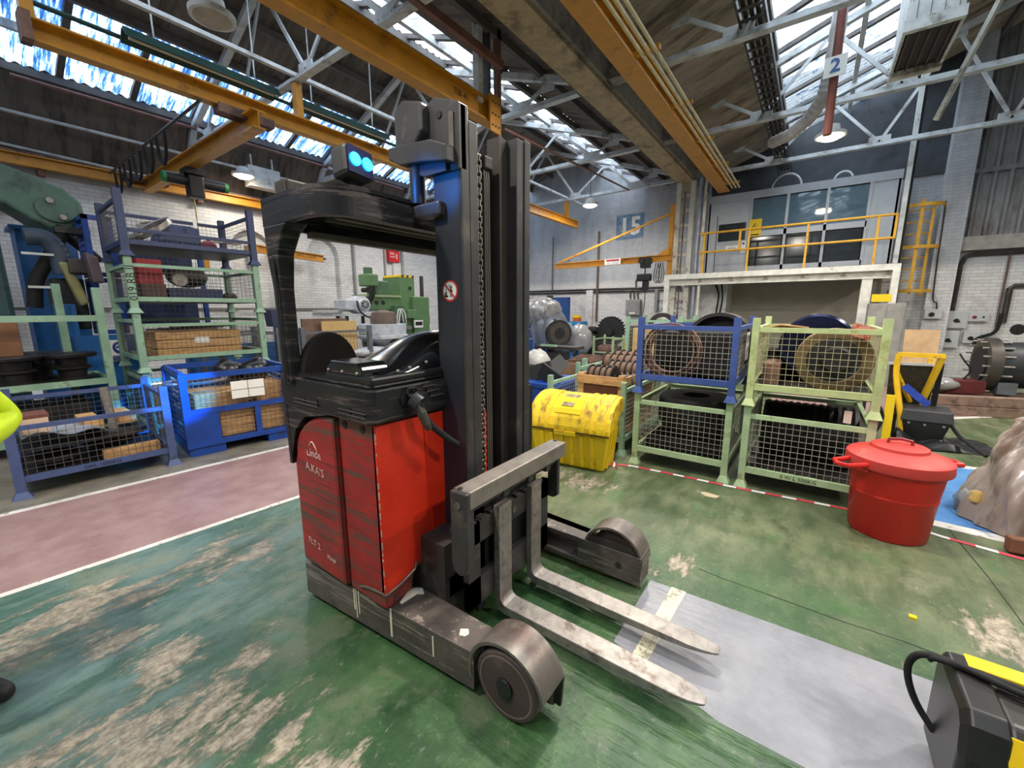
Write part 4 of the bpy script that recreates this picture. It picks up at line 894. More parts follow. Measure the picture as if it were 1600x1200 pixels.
MB().prism([(1.30, 2.20), (1.30, 2.47), (1.44, 2.52), (1.49, 2.50), (1.49, 2.2)], 'x', 1.405, 1.46).to('rail_head', rail_paint, truck, bevel=.008)
MB().cyl((1.400, 1.41, 2.44), (1.406, 1.41, 2.44), .016, n=14).to('lift_hole', ink, truck)
MB().tube([(1.4, 1.335, 2.43), (1.4, 1.335, 2.27)], .012, 6).to('pin', grip, truck)
MB().box(1.44, 1.94, 1.455, 1.485, .25, 2.34).to('mast_back_plate', ink, truck)
MB().box(1.44, 1.94, 1.44, 1.49, 2.28, 2.36).to('cross_head', rail_paint, truck)
for z in (.5, 1.3): MB().box(1.44, 1.94, 1.47, 1.5, z, z+.08).to('cross_member', rail_paint, truck)
# lift chain
ch = MB(); z = .52; k = 0
while z < 2.33:
    for dx in (-.013, .013) if k % 2 == 0 else (-.006, .006): ch.box(1.593+dx*1.3-.003, 1.593+dx*1.3+.003, 1.348, 1.376, z-.014, z+.014)
    ch.cyl((1.568, 1.358, z+.0125), (1.618, 1.358, z+.0125), .007, n=6); z += .0252; k += 1
ch.to('lift_chain', mat('chain_steel', (128, 122, 116), .35, metal=.5, dirt=(60, 56, 52), dirt_amt=.3, dirt_scale=20), truck, kind='stuff', recalc=False)
MB().box(1.545, 1.63, 1.42, 1.45, .3, 2.3).to('chain_channel', ink, truck)
MB().box(1.548, 1.58, 1.40, 1.43, .5, 1.12).to('orange_guard', mat('truck_orange', (206, 62, 30), .5), truck)
js = MB()
for k in range(26): js.box(1.625, 1.638-(k % 2)*.006, 1.36, 1.365, .56+.02*k, .58+.02*k)
js.to('toothed_strip', MATS['truck_orange'], truck)
MB().box(1.64, 1.655, 1.40, 1.45, .3, 2.36).to('hose_guide', rail_paint, truck)
for k in range(3): MB().tube([(1.672+.016*k, 1.38, .45), (1.672+.016*k, 1.38, 2.24), (1.672+.016*k, 1.385, 2.28), (1.672+.016*k, 1.42, 2.3)], .0065, 6).to('hydraulic_hose', mat('hose_grey', (92, 86, 80), .4), truck)
MB().box(1.655, 1.72, 1.36, 1.43, 2.28, 2.34).to('hose_sheave', steel_dark, truck, bevel=.008)
# free lift cylinder and its brackets left of the mast head
MB().prism([(1.55, 2.30), (1.66, 2.33), (1.66, 2.50), (1.60, 2.535), (1.48, 2.50), (1.48, 2.38)], 'x', 1.36, 1.43).to('cylinder_head_block', rail_paint, truck, bevel=.012)
MB().prism([(1.32, 2.225), (1.48, 2.25), (1.62, 2.26), (1.70, 2.30), (1.70, 2.35), (1.60, 2.345), (1.42, 2.33), (1.32, 2.29)], 'x', 1.35, 1.43).to('cylinder_bracket', rail_paint, truck, bevel=.006)
MB().cyl((1.40, 1.56, 2.09), (1.40, 1.56, 2.27), .036, n=16).to('lift_cylinder', black_paint, truck, smooth=40)
MB().cyl((1.395, 1.575, 2.3), (1.395, 1.575, 2.42), .016, n=10).tube([(1.395, 1.575, 2.36), (1.395, 1.575, 2.39)], .026, 8).to('cylinder_rod', steel_worn, truck)
MB().box(1.375, 1.43, 1.40, 1.60, 2.02, 2.085).to('cylinder_clamp', rail_paint, truck, bevel=.012)
MB().prism([(1.36, 2.2), (1.5, 2.2), (1.62, 2.25), (1.36, 2.25)], 'x', 1.385, 1.42).to('bracket_web', navy, truck)
# prohibition sticker on the mast
sx = 1.4155
st = MB().cyl((sx+.001, 1.385, 1.69), (sx, 1.385, 1.69), .05, n=32).to('warning_sticker', mat('sticker_red', (196, 42, 40), .5), truck)
MB().cyl((sx, 1.385, 1.69), (sx-.001, 1.385, 1.69), .041, n=32).to('sticker_face', paper, st)
f = MB(); Xs = sx-.0015
def sbar(a, b, w): f.bar((Xs, 1.385-a[0], 1.69+a[1]), (Xs, 1.385-b[0], 1.69+b[1]), .001, w, (0, 1, 0))
sbar((-.004, .022), (.016, .022), .010); f.cyl((Xs+.0005, 1.385-.008, 1.703), (Xs-.0005, 1.385-.008, 1.703), .0055, n=10)
sbar((.008, .007), (.008, -.012), .010); sbar((.005, -.01), (.003, -.03), .004); sbar((.011, -.01), (.013, -.03), .004); sbar((.004, .005), (-.003, -.006), .003); sbar((.012, .005), (.018, -.006), .003)
sbar((-.028, -.006), (-.028, -.022), .008); sbar((-.022, .010), (-.020, -.026), .003); sbar((-.02, -.026), (-.008, -.026), .003)
f.cyl((Xs+.0005, 1.385+.030, 1.665), (Xs-.0005, 1.385+.030, 1.665), .006, n=10); f.cyl((Xs+.0005, 1.385+.018, 1.665), (Xs-.0005, 1.385+.018, 1.665), .006, n=10)
f.to('sticker_pictogram', ink, st)
MB().bar((Xs-.001, 1.385+.029, 1.69+.029), (Xs-.001, 1.385-.029, 1.69-.029), .001, .008, (0, 1, 0)).to('sticker_slash', MATS['sticker_red'], st)
# foot brackets
MB().prism([(1.30, .36), (1.30, .64), (1.33, .72), (1.36, .70), (1.37, .55), (1.42, .42), (1.52, .34), (1.52, .22), (1.3, .22)], 'x', 1.355, 1.40).to('mast_foot_bracket', grip, truck, bevel=.012)
MB().prism([(1.30, .2), (1.30, .32), (1.33, .36), (1.58, .36), (1.58, .2)], 'x', 1.255, 1.37).to('foot_block', steel_dark, truck, bevel=.014)
for y in (1.56, 1.535): MB().cyl((1.254, y, .335), (1.2535, y, .335), .006, n=8).to('bolt_hole', ink, truck)
# fork carriage
MB().box(1.225, 2.08, 1.115, 1.215, .745, .828).to('carriage_top_bar', mat('bar_grey', (132, 124, 116), .45, metal=.3, var=.2, scale=14, dirt=(96, 84, 78), dirt_amt=.3), truck, bevel=.006)
for x in (1.235, 2.065): MB().cyl((x, 1.18, .828), (x, 1.18, .832), .012, n=10).to('bolt', steel_dark, truck)
MB().prism([(1.115, .48), (1.115, .825), (1.212, .825), (1.212, .48), (1.20, .44), (1.165, .425), (1.128, .44)], 'x', 1.2, 1.226).to('carriage_end_plate', rail_paint, truck, bevel=.006)
MB().cyl((1.2, 1.165, .765), (1.194, 1.165, .765), .018, n=6).to('end_bolt', grip, truck)
MB().box(1.222, 1.262, 1.125, 1.205, .46, .745).to('carriage_side_post', rail_paint, truck, bevel=.004)
MB().prism([(1.14, .50), (1.14, .80), (1.21, .80), (1.21, .48), (1.17, .48)], 'x', 2.03, 2.06).to('carriage_end_plate', rail_paint, truck, bevel=.006)
MB().cyl((1.26, 1.17, .72), (2.04, 1.17, .72), .022, n=12).to('shift_rod', steel_dark, truck, smooth=40)
for x in (1.5, 1.72, 1.9): MB().box(x, x+.05, 1.14, 1.22, .69, .76).to('rod_bracket', rail_paint, truck, bevel=.006)
cp = MB().box(1.30, 2.02, 1.2, 1.235, .49, .60).box(1.30, 2.02, 1.2, 1.235, .16, .31).box(1.30, 1.385, 1.2, 1.235, .16, .6).box(1.60, 1.63, 1.2, 1.235, .3, .5).box(1.94, 2.02, 1.2, 1.235, .16, .6)
for k in range(9): cp.box(1.32+.075*k, 1.36+.075*k, 1.2, 1.235, .6, .612)
cp.to('fork_plate', rail_paint, truck)
MB().cyl((1.66, 1.19, .55), (1.66, 1.20, .55), .02, n=12).to('end_bolt', grip, truck)
MB().box(1.40, 1.94, 1.236, 1.30, .12, .72).to('carriage_core', ink, truck)
MB().box(1.40, 1.46, 1.236, 1.32, .08, .66).to('roller_block', black_paint, truck)
# forks
def fork(x0, x1):
    rg = []; w = (x1-x0)/2; xc = (x0+x1)/2
    def S(yt, zt, yb, zb, k=1.): rg.append([(xc-w*k, yt, zt), (xc+w*k, yt, zt), (xc+w*k, yb, zb), (xc-w*k, yb, zb)])
    S(1.162, .64, 1.2, .64); S(1.162, .25, 1.2, .25)
    for k in range(1, 6):
        a = pi/2*k/6; S(1.122+.04*cos(a), .14-.04*sin(a)+0.0, 1.13+.07*cos(a), .135-.085*sin(a))
    S(1.11, .1, 1.09, .05); S(.7, .1, .7, .056); S(.4, .1, .4, .068); S(.30, .1, .30, .076); S(.24, .099, .24, .082, .82); S(.20, .098, .20, .086, .58); S(.185, .097, .187, .088, .42)
    return MB().loft(rg).to('fork', steel_worn, truck, bevel=.004)
fork(1.49, 1.595); fork(1.785, 1.885)
# chipped paint along the front corner of the side panel
chip = MB(); zz = .34
while zz < 1.09:
    hh_ = rnd.uniform(.008, .04)
    chip.box(1.0165, 1.021, 1.4615, 1.4615+rnd.uniform(.003, .007), zz, zz+hh_); zz += hh_+rnd.uniform(.005, .05)
chip.to('chipped_paint', mat('chip_beige', (176, 150, 130), .7), truck, kind='stuff')
# lettering on the red panel
ltr = mat('faded_white', (226, 206, 200), .6, dirt=(178, 60, 54), dirt_amt=.35, dirt_scale=40)
MB().text('Linde', .062, (1.0, 1.955, .895), (0, -1, 0), (0, -.04, 1)).to('maker_lettering', ltr, truck)
MB().tube([(1.001, 1.995-.07*k/8, .918+.036*sin(pi*min(1, (k+1)/8.5))) for k in range(9)], .0035, 5).to('maker_arch', ltr, truck)
MB().text("A.KA'S", .06, (1.0, 1.96, .81), (0, -1, -.08), (0, 0, 1)).to('chalk_lettering', ltr, truck)
MB().text('FLT 2', .05, (1.0, 2.03, .38), (0, -1, -.1), (0, 0, 1)).text('MAIP', .036, (1.0, 1.87, .345), (0, -1, -.1), (0, 0, 1)).to('chalk_lettering', ltr, truck)
# ================================================================== mesh sided stillages (post pallets)
def stillage(label, loc, rotz, w, d, h, m, wm, group, front_top=1.0, foot=.05, rails_top=True, base=.14, ps=.055, text=None, wr=.0034, pitch=.05, post_top=.06):
    t = thing('mesh_stillage', label, 'cage', loc, rotz, group)
    hw = w/2; P = ps/2; zt = h-.08
    for x, y in ((-hw, 0), (hw, 0), (-hw, d), (hw, d)):
        MB().box(x-P, x+P, y-P, y+P, .0, h+post_top-.06).to('post', m, t, world=False)
        MB().hull2([(x-P*1.9, y-P*1.9, 0), (x+P*1.9, y-P*1.9, 0), (x+P*1.9, y+P*1.9, 0), (x-P*1.9, y+P*1.9, 0)], [(x-P*1.05, y-P*1.05, .06), (x+P*1.05, y-P*1.05, .06), (x+P*1.05, y+P*1.05, .06), (x-P*1.05, y+P*1.05, .06)]).to('post_foot', m if foot else steel_dark, t, world=False)
    zf = base+(zt-base)*front_top
    for (a, b, zz) in (((-hw, 0), (hw, 0), zf), ((-hw, d), (hw, d), zt), ((-hw, 0), (-hw, d), zt), ((hw, 0), (hw, d), zt)):
        for q, nm, hh in ((base+.025, 'bottom_rail', .055), (zz-.02, 'top_rail', .04)):
            MB().bar((a[0], a[1], q), (b[0], b[1], q), .035, hh).to(nm, m, t, world=False)
        MB().wire((a[0], a[1], base+.05), (b[0]-a[0], b[1]-a[1], 0), (0, 0, zz-.04-base-.05), pitch, wr).to('mesh_panel', wm, t, world=False, recalc=False, kind='stuff')
    MB().box(-hw, hw, 0, d, base-.01, base+.012).to('base_plate', steel_dark, t, world=False)
    if text: MB().text(text, .045, (0, -.019, base+.024), (1, 0, 0), (0, 0, 1)).to('stencil_text', ink, t, world=False)
    return t
G1 = None
yl = (1.39+.535)/2; yr = (.387-.455)/2; R90 = radians(-90)
ro = radians(-91.0)
s1 = stillage('light green mesh stillage on the floor under the blue one, beside the yellow bin', (4.14, yl, 0), R90, .855, 1.15, .765, mint, wire_grey, None)
s2 = stillage('blue mesh stillage holding the rusty band coil, stacked on a light green one', (4.14, yl, .765), R90, .855, 1.15, .765, stil_blue, wire_grey, None)
s3 = stillage('light green mesh stillage on the floor directly behind the red dustbin', (4.13, yr, 0), R90, .845, 1.15, .765, mint, wire_grey, None, text='S W L 500KG')
s4 = stillage('yellowish green mesh stillage holding the big brown ring, topmost above the red dustbin', (4.13, yr, .765), R90, .845, 1.15, .765, mat('mint_yellow', (182, 194, 138), .5, dirt=(150, 138, 60), dirt_amt=.3, dirt_scale=5), mat('wire_yellow', (186, 180, 140), .45, metal=.3), None)
MB().box(4.6, 4.9, .503, .505, 1.1, 1.38).to('document_sheet', paper, s2)
# contents
t = tag(MB().tube([(4.24+.02*k, 1.09+.245*cos(2*pi*k/24), 1.165+.255*sin(2*pi*k/24)) for k in range(24)], .012, 6, closed=True).to('band_coil', rust), '', '')
bpy.data.objects.remove(t)
t = thing('band_coil', 'coil of rusty steel banding standing in the blue stillage', 'coil', (4.25, 1.1, .93))
for k in range(11):
    r_ = .205+.0065*k+rnd.uniform(-.006, .006); cx = 4.178+.012*(k % 7); cy_ = 1.10+rnd.uniform(-.022, .022); cz_ = .925+.275+rnd.uniform(-.012, .012)
    tl = rnd.uniform(-.03, .03)
    MB().lathe([(r_-.0035, -.02), (r_+.0035, -.02), (r_+.0035, .02), (r_-.0035, .02)], (cx, cy_, cz_), 'x', 36, closedprof=True).to('band_loop', rust, t)
MB().tube([(4.19, .86, 1.24), (4.26, .85, 1.25), (4.3, .86, 1.24), (4.26, .87, 1.23)], .006, 5, closed=True).to('tie_wire', wire_grey, t)
t = thing('motor_block', 'black square motor block behind the coil in the blue stillage', 'block', (4.8, .9, .92))
MB().box(4.40, 4.8, .56, 1.34, .925, 1.38).to('body', mat('near_black', (16, 14, 16), .85), t, bevel=.02)
for k in range(6): MB().box(4.39, 4.40, .65+.1*k, .68+.1*k, .95, 1.34).to('fin', MATS['near_black'], t)
t = thing('steel_drum_rim', 'large dark steel drum rim rising above the blue stillage', 'rim', (4.75, .85, 1.3))
MB().lathe([(.30, -.14), (.335, -.14), (.335, .14), (.30, .14)], (4.98, .80, 1.235), 'x', 48, closedprof=True).to('rim_ring', dark_iron, t, smooth=40)
MB().lathe([(.0001, -.02), (.30, -.02), (.30, .02), (.0001, .02)], (4.98, .80, 1.235), 'x', 40).to('rim_disc', dark_iron, t)
t = thing('ring_gear_blank', 'large brown steel ring leaning inside the yellowish green stillage', 'ring', (4.4, -.17, .93))
MB().lathe([(.185, -.03), (.255, -.03), (.265, -.015), (.265, .03), (.185, .03)], (4.30, -.17, 1.185), 'x', 48, closedprof=True).to('ring', mat('ring_brown', (112, 92, 62), .55, metal=.3, dirt=(70, 58, 44), dirt_amt=.35), t, smooth=40)
t = thing('cast_disc', 'dark cast disc behind the brown ring in the stillage', 'disc', (4.6, -.15, .93))
MB().lathe([(.0001, -.05), (.1, -.05), (.12, -.02), (.235, -.02), (.235, .06), (.0001, .06)], (4.55, -.2, 1.165), 'x', 40).to('disc', dark_iron, t, smooth=40)
tag(MB().box(4.95, 5.25, -.42, .34, .925, 1.2).to('dark_block', MATS['near_black']), 'black block behind the cast disc in the upper right stillage', 'block')
t = thing('blue_black_roller', 'shiny blue black roller lying across the top of the stillage', 'roller', (4.9, .0, 1.4))
MB().lathe([(.0001, -.2), (.27, -.2), (.29, -.18), (.29, .2), (.0001, .2)], (4.85, -.05, 1.27), 'x', 48).to('roller', mat('blue_black', (20, 26, 60), .25, metal=.5), t, smooth=40)
tag(MB().obox((4.75, .2, 1.43), (.5, .22, .012), (.12, .1, .3)).to('timber_offcut', wood), 'pale timber offcut on top of the blue black roller', 'offcut')
t = thing('timber_packing', 'pair of timber packing blocks at the left side of the brown ring', 'block', (4.5, .25, .92))
for k in range(2): MB().box(4.4, 4.9, .2, .33, .92+.1*k, 1.01+.1*k).to('wood_block', rust, t)
tag(MB().obox((4.22, -.32, 1.43), (.01, .14, .1), (.3, 0, 0)).to('red_tag', mat('tag_pink', (196, 130, 116), .6, dirt=(170, 60, 50), dirt_amt=.5, dirt_scale=30)), 'pink and red paper tag hung at the top right of the stillage', 'tag')
tag(MB().box(4.15, 4.16, -.33, -.28, .70, .80).to('white_tag', mat('tag_white', (214, 190, 180), .6)), 'white hanging tag between the two right hand stillages', 'tag')
t = thing('ribbed_drum', 'large black ribbed drum lying inside the lower right stillage', 'drum', (4.7, -.05, .16))
pr = [(.0001, -.36)]+[(.268+.012*(k % 2), -.36+.72*k/24) for k in range(25)]+[(.0001, .36)]
MB().lathe(pr, (4.75, -.06, .44), 'y', 40).to('drum', mat('ribbed_black', (34, 32, 32), .5, metal=.3), t, smooth=20)
t = thing('pulley_casting', 'dark steel wheel lying flat inside the lower left green stillage', 'wheel', (4.7, .95, .2))
MB().lathe([(.0001, .5), (.12, .5), (.14, .62), (.36, .62), (.38, .58), (.38, .35), (.3, .2), (.0001, .2)], (4.75, .95, .06), 'z', 40).to('wheel', dark_iron, t, smooth=40)
t = thing('dark_crate', 'dark crate filling the lower left green stillage beneath the wheel', 'crate', (4.7, .95, .16)); 
MB().box(4.3, 5.2, .6, 1.33, .155, .258).to('crate_body', MATS['near_black'], t)

# ------------------------------------------------------------------ yellow grit bin
yb = mat('grit_yellow', (236, 200, 22), .45, var=.06, dirt=(176, 132, 50), dirt_amt=.2, dirt_scale=5)
gb = thing('grit_bin', 'yellow plastic grit bin with domed ribbed lid on the green floor', 'bin', (3.85, 1.95, 0), radians(6))
def loc_(x, y, z): return (x, y, z)
# local: x across (towards -Y world): build with world=False, front face at local y=-.2
gb.rotation_euler = (0, 0, radians(-84)); gb.location = (3.80, 1.93, 0)
hw = .42
MB().hull2([(-hw+.05, -.17, 0), (hw-.05, -.17, 0), (hw-.05, .17, 0), (-hw+.05, .17, 0)], [(-hw, -.235, .40), (hw, -.235, .40), (hw, .22, .56), (-hw, .22, .56)]).to('bin_body', yb, gb, world=False, bevel=.02)
for k in range(6):
    x = -.27+.108*k
    MB().hull2([(x-.028, -.20, .02), (x+.012, -.20, .02), (x+.012, -.16, .02), (x-.028, -.16, .02)], [(x-.028, -.252, .36), (x+.012, -.252, .36), (x+.012, -.2, .36), (x-.028, -.2, .36)]).to('body_rib', yb, gb, world=False, bevel=.008)
for k in range(3):
    y = -.09+.09*k
    MB().hull2([(hw-.06, y-.02, .02), (hw-.03, y-.02, .02), (hw-.03, y+.02, .02), (hw-.06, y+.02, .02)], [(hw-.02, y-.02, .42), (hw+.012, y-.02, .42), (hw+.012, y+.02, .42), (hw-.02, y+.02, .42)]).to('body_rib', yb, gb, world=False, bevel=.006)
def lidp(s): # lid profile from front (s=0) to back (s=1) in (y,z)
    a = pi*.98*(1-s)*.56+.0
    P_ = [(-.262, .395), (-.258, .45), (-.225, .53), (-.16, .61), (-.06, .675), (.06, .71), (.17, .72), (.235, .70), (.24, .57)]
    u = s*(len(P_)-1); i = min(int(u), len(P_)-2); f = u-i
    return (P_[i][0]*(1-f)+P_[i+1][0]*f, P_[i][1]*(1-f)+P_[i+1][1]*f)
prof = [lidp(k/16) for k in range(17)]
lid = MB().prism(prof+[(.2, .56), (-.22, .40)], 'x', -hw-.025, hw+.025).to('lid', mat('grit_yellow_dirty', (230, 192, 26), .5, var=.1, dirt=(150, 112, 48), dirt_amt=.36, dirt_scale=7, stretch=(2.2, .8, .8)), gb, world=False, bevel=.015)
for x0, x1 in ((-.38, -.27), (-.24, -.20), (.15, .19), (.30, .40), (.24, .27)):
    q = [lidp(.02+.9*k/14) for k in range(15)]
    def off(i):
        a = q[max(0, i-1)]; b = q[min(14, i+1)]; dy, dz = b[0]-a[0], b[1]-a[1]; l = sqrt(dy*dy+dz*dz); return (q[i][0]-dz/l*.012, q[i][1]+dy/l*.012)
    MB().prism([off(i) for i in range(15)]+[q[i] for i in range(14, -1, -1)], 'x', x0, x1).to('lid_rib', MATS['grit_yellow_dirty'], gb, world=False, bevel=.004)
qf = [lidp(.30+.28*k/4) for k in range(5)]
MB().prism([(a-.004, b+.008) for a, b in qf]+[(a, b-.01) for a, b in reversed(qf)], 'x', -.15, .12).to('lid_panel', yb, gb, world=False)
MB().hull2([(-.1, -.145, .63), (.03, -.145, .63), (.03, -.10, .66), (-.1, -.10, .66)], [(-.1, -.15, .635), (.03, -.15, .635), (.03, -.104, .665), (-.1, -.104, .665)]).to('worn_label', mat('worn_label', (176, 160, 130), .6, dirt=(110, 90, 50), dirt_amt=.5, dirt_scale=30), gb, world=False)
MB().hull2([(-.12, -.01, .695), (.04, -.01, .695), (.04, .05, .712), (-.12, .05, .712)], [(-.12, -.012, .70), (.04, -.012, .70), (.04, .048, .718), (-.12, .048, .718)]).to('worn_label', MATS['worn_label'], gb, world=False)
MB().box(-.13, .10, -.27, -.255, .355, .40).to('lid_catch', yb, gb, world=False, bevel=.004)
MB().box(-hw-.02, hw+.02, -.262, -.25, .385, .398).to('lid_gap', mat('gap_brown', (96, 72, 20), .8), gb, world=False)
tag(MB().box(3.62, 3.92, 2.52, 2.66, .0, .26).to('yellow_box', MATS['sign_yellow']), 'small yellow box on the floor left of the grit bin', 'box')

# ------------------------------------------------------------------ red dustbin
rb = mat('bin_red', (190, 27, 18), .38, var=.08, dirt=(120, 26, 22), dirt_amt=.14, dirt_scale=14)
rl_ = mat('bin_red_dusty', (196, 60, 54), .5, var=.08, dirt=(170, 96, 88), dirt_amt=.3, dirt_scale=4)
db = thing('dustbin', 'round red plastic dustbin with dusty red lid and side handles', 'bin', (3.86, -.59, 0))
bx_, by_ = 3.86, -.59
MB().lathe([(.0001, 0), (.212, 0), (.222, .015), (.24, .30), (.243, .305), (.243, .315), (.241, .318), (.262, .50), (.275, .502), (.275, .53), (.0001, .53)], (bx_, by_, 0), 'z', 44).to('bin_body', rb, db, smooth=35)
MB().lathe([(.288, .505), (.292, .52), (.288, .575), (.27, .59), (.16, .628), (.155, .648), (.14, .656), (.0001, .666)], (bx_, by_, 0), 'z', 44).to('bin_lid', rl_, db, smooth=35)
MB().tube([(bx_+.0, by_+.065, .655), (bx_+.0, by_+.06, .69), (bx_, by_+.0, .70), (bx_, by_-.06, .69), (bx_, by_-.065, .655)], .011, 6).to('lid_handle', mat('handle_maroon', (140, 44, 44), .5), db)
ang = radians(-54)
for s_ in (1, -1):
    dx, dy = -sin(radians(36))*s_*0+0, 0
    u = Vector((cos(YAW), -sin(YAW), 0))*s_; v = Vector((0, 0, 1)).cross(u)
    c0 = Vector((bx_, by_, .535))
    MB().tube([c0+u*.265+v*.075, c0+u*.40+v*.06-Vector((0,0,.01)), c0+u*.425-Vector((0,0,.015)), c0+u*.40-v*.06-Vector((0,0,.01)), c0+u*.265-v*.075], .018, 8).to('side_handle', rb, db)
    MB().tube([c0+u*.265+v*.07-Vector((0,0,.05)), c0+u*.35-Vector((0,0,.025)), c0+u*.265-v*.07-Vector((0,0,.05))], .012, 6).to('handle_web', rb, db)

# ------------------------------------------------------------------ barrier tape on the floor
tp = thing('barrier_tape', 'red and white barrier tape lying along the floor before the stillages', 'tape', (4.0, .5, 0))
tape_pts = [(3.95, 1.52), (4.0, 1.36), (4.02, 1.0), (4.03, .6), (4.04, .35), (4.07, 0), (4.09, -.25), (4.1, -.42), (4.03, -.75), (3.97, -.9), (3.93, -1.1), (3.89, -1.3), (3.84, -1.7), (3.8, -2.4)]
tr_, tw_ = mat('tape_red', (206, 70, 84), .4, var=.05), mat('tape_white', (232, 226, 224), .4, var=.03)
L_ = []; 
for a, b in zip(tape_pts, tape_pts[1:]):
    n_ = max(1, int((Vector(b)-Vector(a)).length/.02))
    for k in range(n_): L_.append(Vector(a).lerp(Vector(b), k/n_))
i = 0; seg = 0
while i < len(L_)-6:
    ln = 6 if seg % 2 == 0 else 5; p_ = L_[i:i+ln+1]; mb = MB()
    for k in range(len(p_)-1):
        mb.add([(p_[k].x-.017, p_[k].y, .004), (p_[k].x+.017, p_[k].y, .006), (p_[k+1].x+.017, p_[k+1].y, .006), (p_[k+1].x-.017, p_[k+1].y, .004)], [(0, 1, 2, 3)])
    mb.to('tape_band', tr_ if seg % 2 == 0 else tw_, tp); i += ln; seg += 1
for k in range(4): MB().add([(3.95, 1.52, .006), (3.96+.01*k, 1.55, .02), (3.9-.02*k, 1.62-.05*k, .012), (3.89-.02*k, 1.60-.05*k, .005)], [(0, 1, 2, 3)]).to('tape_tail', tr_ if k % 2 else tw_, tp)
tag(MB().box(2.765, 2.79, -.60, -.57, 0, .012).to('plastic_clip', MATS['sign_yellow']), 'tiny yellow plastic clip lying on the green floor', 'clip')
tag(MB().prism([(3.74, .66), (3.78, .62), (3.76, .50), (3.70, .52), (3.69, .60)], 'z', .001, .004).to('paper_scrap', mat('scrap', (186, 170, 140), .8)), 'pale paper scrap on the green floor before the tape', 'scrap')

# ------------------------------------------------------------------ stillage of spools behind the grit bin
sp1 = stillage('grey green mesh stillage with wooden crate of spools, behind the yellow grit bin', (4.28, 2.06, 0), R90, .93, 1.35, .82, mint_pale, wire_grey, None, front_top=.78)
cr = thing('spool_crate', 'open timber crate holding cable spools inside the grey green stillage', 'crate', (4.9, 2.0, .15))
x0, x1, y0, y1 = 4.45, 5.55, 1.66, 2.24
for (xa, ya) in ((x0, y0), (x0, y1-.07), (x1-.05, y0), (x1-.05, y1-.07)): MB().box(xa, xa+.05, ya, ya+.07, .16, .86).to('crate_post', wood, cr)
for z in (.78, .2): MB().box(x0-.02, x0, y0, y1, z-.04, z+.06).to('crate_board', wood, cr); MB().box(x0, x1, y0-.02, y0, z-.04, z+.06).to('crate_board', wood, cr); MB().box(x0, x1, y1, y1+.02, z-.04, z+.06).to('crate_board', wood, cr)
MB().box(x0+.02, x0+.03, y0, y1, .25, .74).to('crate_panel', mat('panel_brown', (112, 70, 48), .8), cr)
MB().box(x0+.05, x1, y0+.01, y0+.02, .25, .74).to('crate_panel', MATS['panel_brown'], cr)
def spool(x, y, z, r, ln, lab, nd=5, grp='drum pulleys in the timber crates', yaw=0.):
    t = thing('cable_spool', lab, 'spool', (x, y, z), yaw, None)
    c_, s_ = cos(yaw), sin(yaw)
    for k in range(nd):
        q = -ln/2+ln*k/(nd-1)
        MB().lathe([(.04, q-.008), (r, q-.008), (r, q+.008), (.04, q+.008)], (0, 0, 0), 'y', 24, closedprof=True).to('spool_flange', dark_iron, t, world=False, smooth=40)
    MB().cyl((0, -ln/2, 0), (0, ln/2, 0), r*.80, n=20).to('wound_rope', mat('rope_brown', (112, 84, 68), .8, var=.35, scale=30, stretch=(1, 8, 1)), t, world=False, smooth=40)
    MB().cyl((0, -ln/2-.02, 0), (0, ln/2+.02, 0), .03, n=10).to('axle', dark_iron, t, world=False)
spool(4.75, 2.05, .79, .14, .30, 'brown wound cable spool at the front left of the timber crate')
spool(4.7, 1.72, .74, .13, .12, 'dark rimmed spool leaning at the front right of the timber crate', 3, yaw=.4)
spool(5.25, 1.95, .80, .15, .40, 'brown wound cable spool at the back of the timber crate', 6)
t = stillage('mint mesh stillage with long spools behind the spool crate', (5.75, 2.3, 0), R90, 1.2, 1.1, .8, mint_pale, wire_grey, None, front_top=.7)
for k in range(2): spool(6.1+.4*k, 2.2, .78+.02*k, .17, .75, 'long row of rust brown spools in the far mint stillage, '+('front row' if k == 0 else 'back row'), 8)
bs = thing('blue_steel_bin', 'blue steel bin just right of the mast filled with black brackets', 'bin', (5.6, 3.6, 0))
MB().box(5.2, 6.2, 3.0, 4.0, .08, .46).to('bin_body', royal, bs, bevel=.01); MB().box(5.2, 6.2, 3.0, 4.0, .0, .08).to('bin_skid', royal, bs)
MB().box(5.18, 6.22, 2.98, 4.02, .44, .5).to('bin_rim', royal, bs)
for k, (y, z, a) in enumerate(((3.2, .60, .5), (3.45, .64, -.3), (3.75, .6, .2), (3.3, .7, -.6))):
    tag(MB().obox((5.4+.12*k, y, z), (.06, .38, .24), (a, .15*k, .3*k)).to('black_bracket', black_paint), ['black steel bracket tilted at the front of the blue bin', 'black bracket standing upright in the middle of the blue bin', 'black bracket at the mast side of the blue bin', 'black bracket on top of the pile in the blue bin'][k], 'bracket')
sw = MB().ball((5.9, 3.75, .72), .22, (1, 1.1, 1), 16, 10, lambda d: 1+.13*sin(9*d.x+5*d.z)*cos(7*d.y))
tag(sw.to('plastic_wrap', mat('wrap_grey', (172, 170, 166), .3, var=.15), smooth=180), 'crumpled clear plastic wrap over parts in the blue bin', 'wrap')
